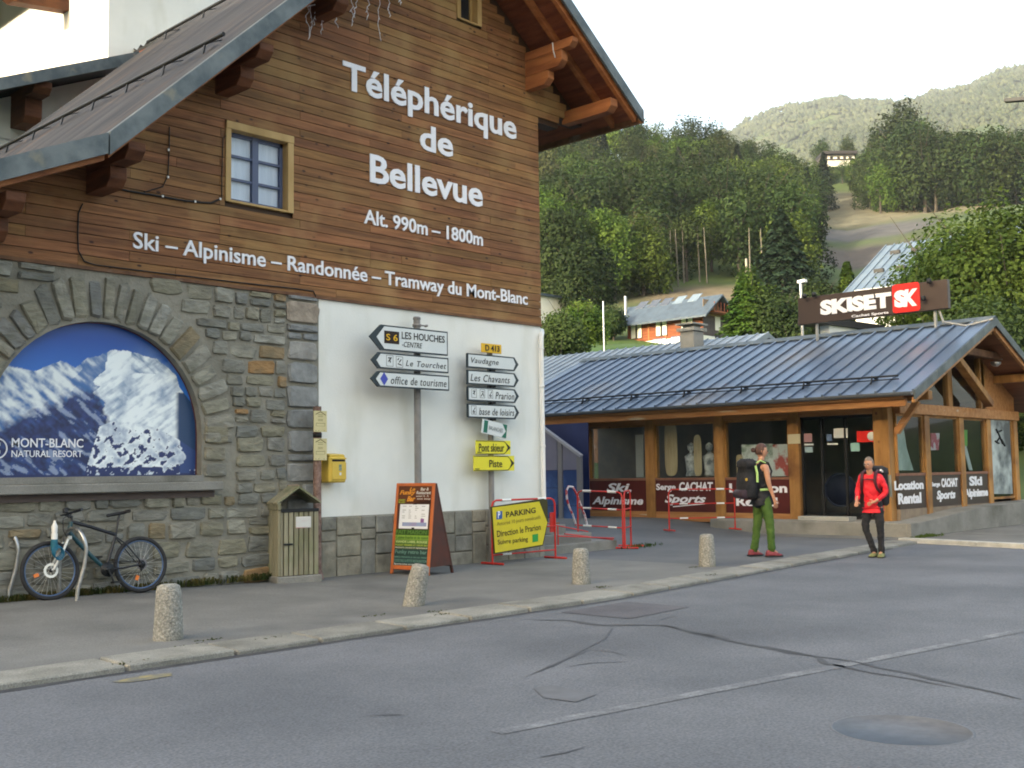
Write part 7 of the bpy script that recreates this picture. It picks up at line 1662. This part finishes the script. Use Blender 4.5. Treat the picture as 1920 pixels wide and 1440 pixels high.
def hand(V, E, wrist, d, side, pal, s=1.):
    """d: finger direction, side: towards the thumb, pal: palm normal"""
    d, side, pal = Vector(d).normalized(), Vector(side).normalized(), Vector(pal).normalized(); w_ = Vector(V[wrist][0]); pn = wrist+'_p'
    V[pn] = (w_+d*.055*s, (.032*s, .020*s)); E.append((wrist, pn)); V[pn+'2'] = (w_+d*.085*s, (.034*s, .018*s)); E.append((pn, pn+'2'))
    for i, (o_, l_) in enumerate(((.030, .062), (.010, .072), (-.010, .066), (-.029, .052))):
        a_ = w_+d*.092*s+side*o_*s; b_ = a_+d*l_*.5*s+pal*.006; c_ = b_+(d+pal*.7).normalized()*l_*.5*s
        for k, p in enumerate((a_, b_, c_)): V[f'{pn}f{i}{k}'] = (p, .0095*s)
        E += [(pn+'2', f'{pn}f{i}0'), (f'{pn}f{i}0', f'{pn}f{i}1'), (f'{pn}f{i}1', f'{pn}f{i}2')]
    a_ = w_+d*.045*s+side*.035*s; b_ = a_+(side+d).normalized()*.035*s+pal*.01; c_ = b_+(d*1.5+side*.3+pal*.4).normalized()*.03*s
    for k, p in enumerate((a_, b_, c_)): V[f'{pn}t{k}'] = (p, .011*s)
    E += [(pn, f'{pn}t0'), (f'{pn}t0', f'{pn}t1'), (f'{pn}t1', f'{pn}t2')]
def rot2(p, a, c=(0, 0)):
    x, y = p[0]-c[0], p[1]-c[1]; return (c[0]+x*math.cos(a)-y*math.sin(a), c[1]+x*math.sin(a)+y*math.cos(a))
def head_mesh(q, s, hair=False):
    b = MB(); n, mr = 22, 16; P = []
    for i in range(mr+1):
        ph = math.pi*i/mr; z = math.cos(ph)
        for k in range(n):
            th = 2*math.pi*k/n; x, y = math.sin(ph)*math.sin(th), math.sin(ph)*math.cos(th)
            rx, ry, rz_ = .076, .096, .120
            if z < 0: rx *= 1-.28*(-z)**1.5; ry *= 1-.10*(-z)
            X_, Y_, Z_ = x*rx, y*ry, z*rz_
            if y < 0 and z < -.2: Y_ *= 1-.35*(-z-.2)
            if y > .3 and not hair:
                Y_ += .024*math.exp(-(x/.16)**2-((z+.18)/.20)**2)*1.0            # nose
                Y_ -= .010*math.exp(-((abs(x)-.38)/.2)**2-((z-.05)/.12)**2)       # eye sockets
                Y_ += .006*math.exp(-(x/.35)**2-((z+.52)/.08)**2)                 # lips
                Y_ += .010*math.exp(-(x/.3)**2-((z+.85)/.15)**2)                  # chin
            if hair:
                g_ = 1.0
                face = (y > .25 and z < .52) or (y > -.12 and z < .05) or z < -.55
                g_ = .93 if face else 1.085
                X_ *= g_; Y_ *= g_; Z_ *= g_
            P.append(Vector(hq(q(X_, Y_, Z_+.012), s)))
    F = [(i*n+k, i*n+(k+1) % n, (i+1)*n+(k+1) % n, (i+1)*n+k) for i in range(mr) for k in range(n)]
    b.add(P, F, True)
    if not hair:
        for sg in (-1, 1): b.add([Vector(hq(q(sg*.074+dx, -.012+dy, dz), s)) for dx, dy, dz in ((0, .01, -.028), (sg*.012, -.012, -.02), (sg*.016, -.018, .02), (0, .004, .03), (-sg*.01, -.01, 0))], [(0, 1, 2, 3), (0, 4, 1), (1, 4, 2), (2, 4, 3), (3, 4, 0)], True)
    return b
def add_to(o, b):
    bm = bmesh.new(); bm.from_mesh(o.data); vs = [bm.verts.new(v) for v in b.v]
    for f in b.f:
        try: fc = bm.faces.new([vs[i] for i in f]); fc.smooth = True
        except ValueError: pass
    bmesh.ops.remove_doubles(bm, verts=vs, dist=.0004); bmesh.ops.recalc_face_normals(bm, faces=bm.faces); bm.to_mesh(o.data); bm.free()
def hq(p, s): return (p[0]*s, p[1]*s, p[2]*s)
def head(V, E, hp, yaw, s, nb='neck'):
    hx, hy, hz = hp
    def q(x, y, z): a, b = rot2((x*s, y*s), yaw); return (hx+a, hy+b, hz+z*s)
    V['jaw'] = (q(0, .01, -.05), .060*s); E.append((nb, 'jaw'))
    return q
def shoe(nm, x, y, a, m, par, s=1.):
    b = MB(); P = []
    for (yy, w_, h_) in ((-.10, .028, .06), (-.08, .04, .10), (-.02, .043, .105), (.05, .046, .075), (.12, .048, .05), (.165, .03, .035)):
        for (u, z_) in ((-1, 0), (-1, .5), (-.55, 1), (.55, 1), (1, .5), (1, 0)): p = rot2((u*w_*s, yy*s), a); P.append((x+p[0], y+p[1], z_*h_*s))
    b.add(P, [(6*i+k, 6*i+(k+1) % 6, 6*i+6+(k+1) % 6, 6*i+6+k) for i in range(5) for k in range(6)]+[(0, 1, 2, 3, 4, 5), (35, 34, 33, 32, 31, 30)], True); o = b.build(nm, m, par, local=True)
    b = MB(); P = []
    for (yy, w_) in ((-.11, .035), (-.08, .047), (.05, .052), (.13, .05), (.175, .03)):
        for (u, z_) in ((-1, 0), (-1, .02), (1, .02), (1, 0)): p = rot2((u*w_*s, yy*s), a); P.append((x+p[0], y+p[1], z_))
    b.add(P, [(4*i+k, 4*i+(k+1) % 4, 4*i+4+(k+1) % 4, 4*i+4+k) for i in range(4) for k in range(4)]+[(0, 1, 2, 3), (19, 18, 17, 16)]); b.build('sole', G['black'], o, local=True); return o
def pack(t, cx, cy, z0, z1, W, D, m, m2, seed):
    g = random.Random(seed); b = MB(); n = 16; P = []; S_ = [(z0, .75, .75), (lerp(z0, z1, .06), .98, 1), (lerp(z0, z1, .35), 1.05, 1.1), (lerp(z0, z1, .62), .98, .95), (lerp(z0, z1, .78), .92, .85), (lerp(z0, z1, .80), 1.02, .98), (lerp(z0, z1, .94), .98, .92), (z1, .6, .55)]
    for (z_, sx_, sy_) in S_:
        for k in range(n):
            a = k*math.tau/n; c, s_ = math.cos(a), math.sin(a); e = .55
            P.append((cx+W/2*sx_*abs(c)**e*(1 if c > 0 else -1)*(1+g.uniform(-.03, .03)), cy+D/2*sy_*abs(s_)**e*(1 if s_ > 0 else -1)*(1+g.uniform(-.03, .03)), z_+g.uniform(-.008, .008)))
    b.add(P, [(i*n+k, i*n+(k+1) % n, (i+1)*n+(k+1) % n, (i+1)*n+k) for i in range(len(S_)-1) for k in range(n)]+[tuple(range(n))[::-1], tuple((len(S_)-1)*n+k for k in range(n))], True)
    return b.build('pack_body', m, t, local=True)
skinm = mat('skin', (.42, .21, .13), (.50, .26, .17), sc=12, rough=.55, spec=.3); blk = mat('black_cloth', (.012, .013, .016), (.03, .03, .035), sc=9, rough=.9, bump=.3); hairD = mat('brown_hair', (.05, .025, .02), (.10, .05, .04), sc=30, rough=.6); hairG = mat('short_grey_hair', (.15, .12, .10), (.22, .18, .15), sc=40, rough=.8)
grn = mat('green_trouser_cloth', (.045, .095, .018), (.075, .14, .03), sc=6, rough=.9, bump=.3); redc = mat('red_jacket_cloth', (.62, .012, .025), (.78, .03, .05), sc=5, rough=.65, bump=.35); redd = solid('dark_red_cloth', (.22, .01, .02)); lime = solid('lime_webbing', (.40, .62, .22)); olv = solid('olive_shoe', (.13, .14, .05), c2=(.22, .24, .10), sc=20); redsh = solid('red_shoe', (.16, .02, .03), c2=(.26, .06, .07), sc=20)
# --- hiker one, seen from the side and behind
def fwd_rz(v): return math.atan2(v[1], v[0])-math.pi/2
def ang_cam(deg):   # 0 = towards the right of the picture, 90 = away from the camera
    r_ = Vector((math.cos(YAW), -math.sin(YAW))); f_ = Vector((math.sin(YAW), math.cos(YAW))); return r_*math.cos(R(deg))+f_*math.sin(R(deg))
P1 = gz(1432, 1043, 0.01); sc1 = 1.86/1.75
p1 = thing('person', (P1.x, P1.y, .012), 'hiker with black sleeveless top and green trousers standing side on and looking right', 'person', 'hikers', rz=fwd_rz(ang_cam(18)))
def sV(V, s): return {k: ((v[0][0]*s, v[0][1]*s, v[0][2]*s), (tuple(q*s for q in v[1]) if isinstance(v[1], tuple) else v[1]*s)) for k, v in V.items()}
fl, fr2_ = (-.13, -.10), (.15, .06)     # foot places (left, right)
V = {'pel': ((0, 0, .97), (.135, .11)), 'waist': ((0, .0, 1.12), (.115, .09)), 'chest': ((0, -.01, 1.30), (.14, .105)), 'nb': ((0, -.01, 1.44), (.085, .07)), 'neck': ((0, .0, 1.50), .052),
     'hl': ((-.09, 0, .90), .088), 'hr': ((.09, 0, .90), .088), 'kl': ((-.115, -.03, .50), .056), 'kr': ((.13, .05, .50), .056), 'al': ((fl[0], fl[1], .10), .038), 'ar': ((fr2_[0], fr2_[1], .10), .038),
     'fl': ((fl[0], fl[1]+.1, .04), .03), 'fr': ((fr2_[0], fr2_[1]+.1, .04), .03),
     'sl': ((-.165, -.01, 1.41), .058), 'sr': ((.165, -.01, 1.41), .058), 'el': ((-.21, .02, 1.14), .038), 'er': ((.215, .0, 1.14), .040), 'wl': ((-.20, .12, .92), .024), 'wr': ((.23, .08, .90), .025)}
E = [('pel', 'waist'), ('waist', 'chest'), ('chest', 'nb'), ('nb', 'neck'), ('pel', 'hl'), ('pel', 'hr'), ('hl', 'kl'), ('hr', 'kr'), ('kl', 'al'), ('kr', 'ar'), ('al', 'fl'), ('ar', 'fr'), ('chest', 'sl'), ('chest', 'sr'), ('sl', 'el'), ('sr', 'er'), ('el', 'wl'), ('er', 'wr')]
q = head(V, E, (0, .015, 1.635), R(-12), 1.); hand(V, E, 'wl', (0, .4, -1), (.3, 1, 0), (1, 0, 0)); hand(V, E, 'wr', (0, .25, -1), (0, 1, .2), (-1, 0, 0))
bd1 = skin('body', sV(V, sc1), E, skinm, p1, 'pel'); add_to(bd1, head_mesh(q, sc1))
TV = {'pel': ((0, 0, .98), (.145, .12)), 'w': ((0, 0, 1.05), (.125, .10)), 'hl': ((-.085, 0, .88), .105), 'hr': ((.085, 0, .88), .105), 'tl': ((-.10, -.01, .72), .09), 'tr': ((.11, .02, .72), .09), 'kl': ((-.115, -.03, .50), .072), 'kr': ((.13, .05, .50), .072), 'cl': ((-.12, -.06, .3), .064), 'cr': ((.14, .055, .3), .064), 'al': ((fl[0], fl[1], .05), .062), 'ar': ((fr2_[0], fr2_[1], .05), .062)}
TE = [('w', 'pel'), ('pel', 'hl'), ('pel', 'hr'), ('hl', 'tl'), ('hr', 'tr'), ('tl', 'kl'), ('tr', 'kr'), ('kl', 'cl'), ('kr', 'cr'), ('cl', 'al'), ('cr', 'ar')]
skin('trousers', sV(TV, sc1), TE, grn, p1, 'pel')
skin('top', sV({'hh': ((0, 0, .82), (.165, .140)), 'h': ((0, 0, .96), (.168, .145)), 'w': ((0, 0, 1.12), (.142, .118)), 'c': ((0, -.01, 1.28), (.160, .128)), 'u': ((0, -.01, 1.40), (.10, .085)), 'l': ((-.11, -.01, 1.43), .062), 'r': ((.11, -.01, 1.43), .062)}, sc1), [('hh', 'h'), ('h', 'w'), ('w', 'c'), ('c', 'u'), ('u', 'l'), ('u', 'r')], blk, p1, 'h')
skin('tied_jacket', sV({'a': ((0, -.01, 1.08), (.165, .145)), 'a2': ((0, -.01, .99), (.175, .15)), 'b': ((0, -.03, .90), (.178, .155)), 'c': ((.02, -.06, .74), (.15, .11))}, sc1), [('a', 'a2'), ('a2', 'b'), ('b', 'c')], solid('charcoal_cloth', (.02, .02, .024)), p1, 'a')
for (x_, y_, a_) in ((fl[0], fl[1], R(8)), (fr2_[0], fr2_[1], R(-10))): shoe('shoe', x_*sc1, y_*sc1, a_, redsh, p1, 1.05)
hm_ = head_mesh(q, sc1, True); hm_.lathe(hq(q(0, -.13, .03), sc1), [(.004, -.04), (.03, -.03), (.042, 0), (.03, .03), (.004, .04)], 12); hm_.build('hair', hairD, p1, local=True)
def eyes(par, q, s, m=None):
    for sg in (-1, 1): p = hq(q(sg*.032, .094, .01), s); MB().lathe(p, [(.002, -.008), (.011, -.004), (.011, .004), (.002, .008)], 8).build('eye', G['black'], par, local=True)
    a_, b_ = hq(q(-.022, .098, -.065), s), hq(q(.022, .098, -.065), s); MB().tube([a_, b_], .005, 5).build('mouth', solid('lip', (.30, .09, .08)), par, local=True)
eyes(p1, q, sc1)
bp1 = thing('backpack', tuple(wm(p1) @ Vector((0, -.28*sc1, 1.2*sc1))), 'large black backpack with lime green edging worn by the hiker in green trousers', 'backpack', rz=fwd_rz(ang_cam(18)))
def lz(o_, p): return p      # local = person's frame shifted
off = Vector((0, -.28*sc1, 1.2*sc1))
def PL(x, y, z): return Vector((x, y, z))*sc1-off
pb1 = pack(bp1, 0, (-.26)*sc1-off.y, .90*sc1-off.z, 1.53*sc1-off.z, .36, .25, blk, lime, 1)
m = MB()
for sg in (-1, 1): 
    m.tube([PL(sg*.10, -.13, 1.40), PL(sg*.115, -.05, 1.495), PL(sg*.12, .06, 1.46), PL(sg*.125, .115, 1.33), PL(sg*.14, .06, 1.18), PL(sg*.15, -.08, 1.08)], .018, 6)
m.build('shoulder_strap', blk, bp1, local=True)
m = MB(); m.tube([PL(.175, -.20, 1.42), PL(.19, -.18, 1.30), PL(.19, -.18, 1.16)], .02, 6); m.tube([PL(.12, -.12, 1.47), PL(.10, -.30, 1.45)], .014, 6); m.tube([PL(.145, .0, 1.46), PL(.13, -.08, 1.50), PL(.10, -.14, 1.46)], .012, 6)
m.tube([PL(.165, -.12, 1.04), PL(.165, .0, 1.045), PL(.12, .11, 1.04), PL(0, .135, 1.03)], .020, 6); m.build('lime_trim', lime, bp1, local=True)
m = MB(); m.lathe(PL(.17, -.36, 1.20), [(.0, -.02), (.02, -.01), (.02, .02), (.0, .03)], 8); m.build('yellow_tag', solid('amber_tag', (.6, .38, .05)), bp1, local=True)
m = MB(); c = PL(0, -.37, .98); m.lathe(c, [(.06, -.16), (.075, -.15), (.075, .15), (.06, .16)], 12, 'x'); m.build('side_roll', solid('dark_plum_cloth', (.035, .02, .03)), bp1, local=True)
# --- hiker two, red jacket
P2 = gz(1640, 1045, -.05); sc2 = 1.68/1.75
rz2 = fwd_rz(ang_cam(-128)); p2 = thing('person', (P2.x, P2.y, -.05), 'man in bright red jacket and dark trousers walking towards the left with bent arms', 'person', 'hikers', rz=rz2)
f_l, f_r = (-.06, .06), (.05, -.10)   # person's left is -x? keep x: right
V = {'pel': ((0, -.02, .95), (.13, .11)), 'waist': ((0, .0, 1.10), (.12, .10)), 'chest': ((0, .03, 1.29), (.145, .11)), 'nb': ((0, .06, 1.44), (.085, .07)), 'neck': ((0, .08, 1.50), .052),
     'hl': ((-.10, -.02, .88), .088), 'hr': ((.10, -.02, .88), .088), 'kl': ((-.13, .02, .50), .056), 'kr': ((.135, .03, .50), .056), 'al': ((-.12, -.02, .10), .038), 'ar': ((.02, -.08, .10), .038), 'fl': ((-.12, .08, .04), .03), 'fr': ((.02, .02, .04), .03),
     'sl': ((-.175, .03, 1.41), .058), 'sr': ((.175, .03, 1.41), .058), 'el': ((-.25, -.03, 1.15), .042), 'er': ((.245, .02, 1.15), .042), 'wl': ((-.11, .16, .98), .026), 'wr': ((.20, .22, .99), .026)}
q = head(V, E2 := list(E), (0, .10, 1.625), R(8), 1.) if False else None
E2 = [('pel', 'waist'), ('waist', 'chest'), ('chest', 'nb'), ('nb', 'neck'), ('pel', 'hl'), ('pel', 'hr'), ('hl', 'kl'), ('hr', 'kr'), ('kl', 'al'), ('kr', 'ar'), ('al', 'fl'), ('ar', 'fr'), ('chest', 'sl'), ('chest', 'sr'), ('sl', 'el'), ('sr', 'er'), ('el', 'wl'), ('er', 'wr')]
q = head(V, E2, (0, .10, 1.625), R(-6), 1.); hand(V, E2, 'wl', (.7, .5, -.3), (0, .4, 1), (0, -1, 0)); hand(V, E2, 'wr', (-.2, .8, -.5), (-1, 0, .2), (0, -.3, -1))
bd2 = skin('body', sV(V, sc2), E2, skinm, p2, 'pel'); add_to(bd2, head_mesh(q, sc2))
TV = {'pel': ((0, -.02, .97), (.14, .12)), 'w': ((0, -.01, 1.10), (.125, .10)), 'hl': ((-.09, -.02, .86), .102), 'hr': ((.09, -.02, .86), .102), 'tl': ((-.115, .0, .70), .085), 'tr': ((.12, .01, .70), .085), 'kl': ((-.13, .02, .50), .068), 'kr': ((.135, .03, .50), .068), 'cl': ((-.125, .0, .3), .060), 'cr': ((.08, -.02, .3), .060), 'al': ((-.12, -.02, .05), .060), 'ar': ((.02, -.08, .05), .060)}
skin('trousers', sV(TV, sc2), TE, blk, p2, 'pel')
skin('jacket', sV({'hh': ((0, -.02, .885), (.160, .135)), 'h': ((0, -.01, .95), (.160, .135)), 'w': ((0, .0, 1.10), (.145, .12)), 'c': ((0, .03, 1.28), (.168, .13)), 'u': ((0, .055, 1.41), (.11, .09)), 'k': ((0, .075, 1.475), .066), 'l': ((-.17, .03, 1.40), .078), 'r': ((.17, .03, 1.40), .078), 'el': ((-.25, -.03, 1.15), .06), 'er': ((.245, .02, 1.15), .06), 'wl': ((-.135, .13, .995), .043), 'wr': ((.205, .19, 1.00), .043)}, sc2), [('hh', 'h'), ('h', 'w'), ('w', 'c'), ('c', 'u'), ('u', 'k'), ('c', 'l'), ('c', 'r'), ('l', 'el'), ('r', 'er'), ('el', 'wl'), ('er', 'wr')], redc, p2, 'h')
shoe('shoe', -.12*sc2, -.02*sc2, R(10), olv, p2, 1.08); shoe('shoe', .02*sc2, -.08*sc2, R(-6), olv, p2, 1.08)
head_mesh(q, sc2, True).build('hair', hairG, p2, local=True); eyes(p2, q, sc2)
g_ = MB()
for sg in (-1, 1):
    c = Vector(hq(q(sg*.033, .106, .008), sc2)); u_ = Vector(hq(q(.01, 0, 0), 1))-Vector(hq(q(0, 0, 0), 1)); u_.normalize(); g_.tube([c+(u_*math.cos(t)+Vector((0, 0, 1))*math.sin(t))*.022 for t in [i*math.tau/12 for i in range(12)]], .003, 4, closed=True)
g_.build('glasses', G['steel'], p2, local=True)
off = Vector((0, -.22*sc2, 1.2*sc2)); bp2 = thing('backpack', tuple(wm(p2) @ off), 'tall black backpack on the back of the man in the red jacket', 'backpack', rz=rz2)
def PL(x, y, z): return Vector((x, y, z))*sc2-off
pack(bp2, 0, -.25*sc2-off.y, .90*sc2-off.z, 1.60*sc2-off.z, .37, .28, blk, lime, 2)
m = MB()
for sg in (-1, 1): m.tube([PL(sg*.11, -.10, 1.43), PL(sg*.115, .0, 1.515), PL(sg*.12, .12, 1.47), PL(sg*.115, .175, 1.34), PL(sg*.14, .12, 1.2), PL(sg*.17, -.02, 1.12)], .026, 6)
m.tube([PL(-.115, .175, 1.36), PL(0, .19, 1.37), PL(.115, .175, 1.36)], .012, 5); m.build('shoulder_strap', solid('plum_strap', (.06, .012, .02)), bp2, local=True)
MB().tube([PL(-.16, -.02, 1.53), PL(-.17, -.08, 1.50)], .02, 6).build('white_clip', G['whitep'], bp2, local=True)
MB().tube([PL(-.215, -.30, 1.44), PL(-.22, -.30, 1.05)], .03, 8).build('side_bottle', solid('grey_mat_roll', (.22, .22, .18)), bp2, local=True)

# ================================================================ AIR
hz_ = MB().box((-6600, -6600, -2), (6600, 6600, 1150)).build('haze', [])
hz_['kind'] = 'stuff'
hm = bpy.data.materials.new('air'); hm.use_nodes = True; hm.node_tree.nodes.clear()
ho = hm.node_tree.nodes.new('ShaderNodeOutputMaterial'); hv = hm.node_tree.nodes.new('ShaderNodeVolumePrincipled')
hv.inputs['Color'].default_value = (.86, .92, 1, 1); hv.inputs['Density'].default_value = .00016; hv.inputs['Anisotropy'].default_value = .2
hm.node_tree.links.new(hv.outputs[0], ho.inputs['Volume']); hz_.data.materials.append(hm)
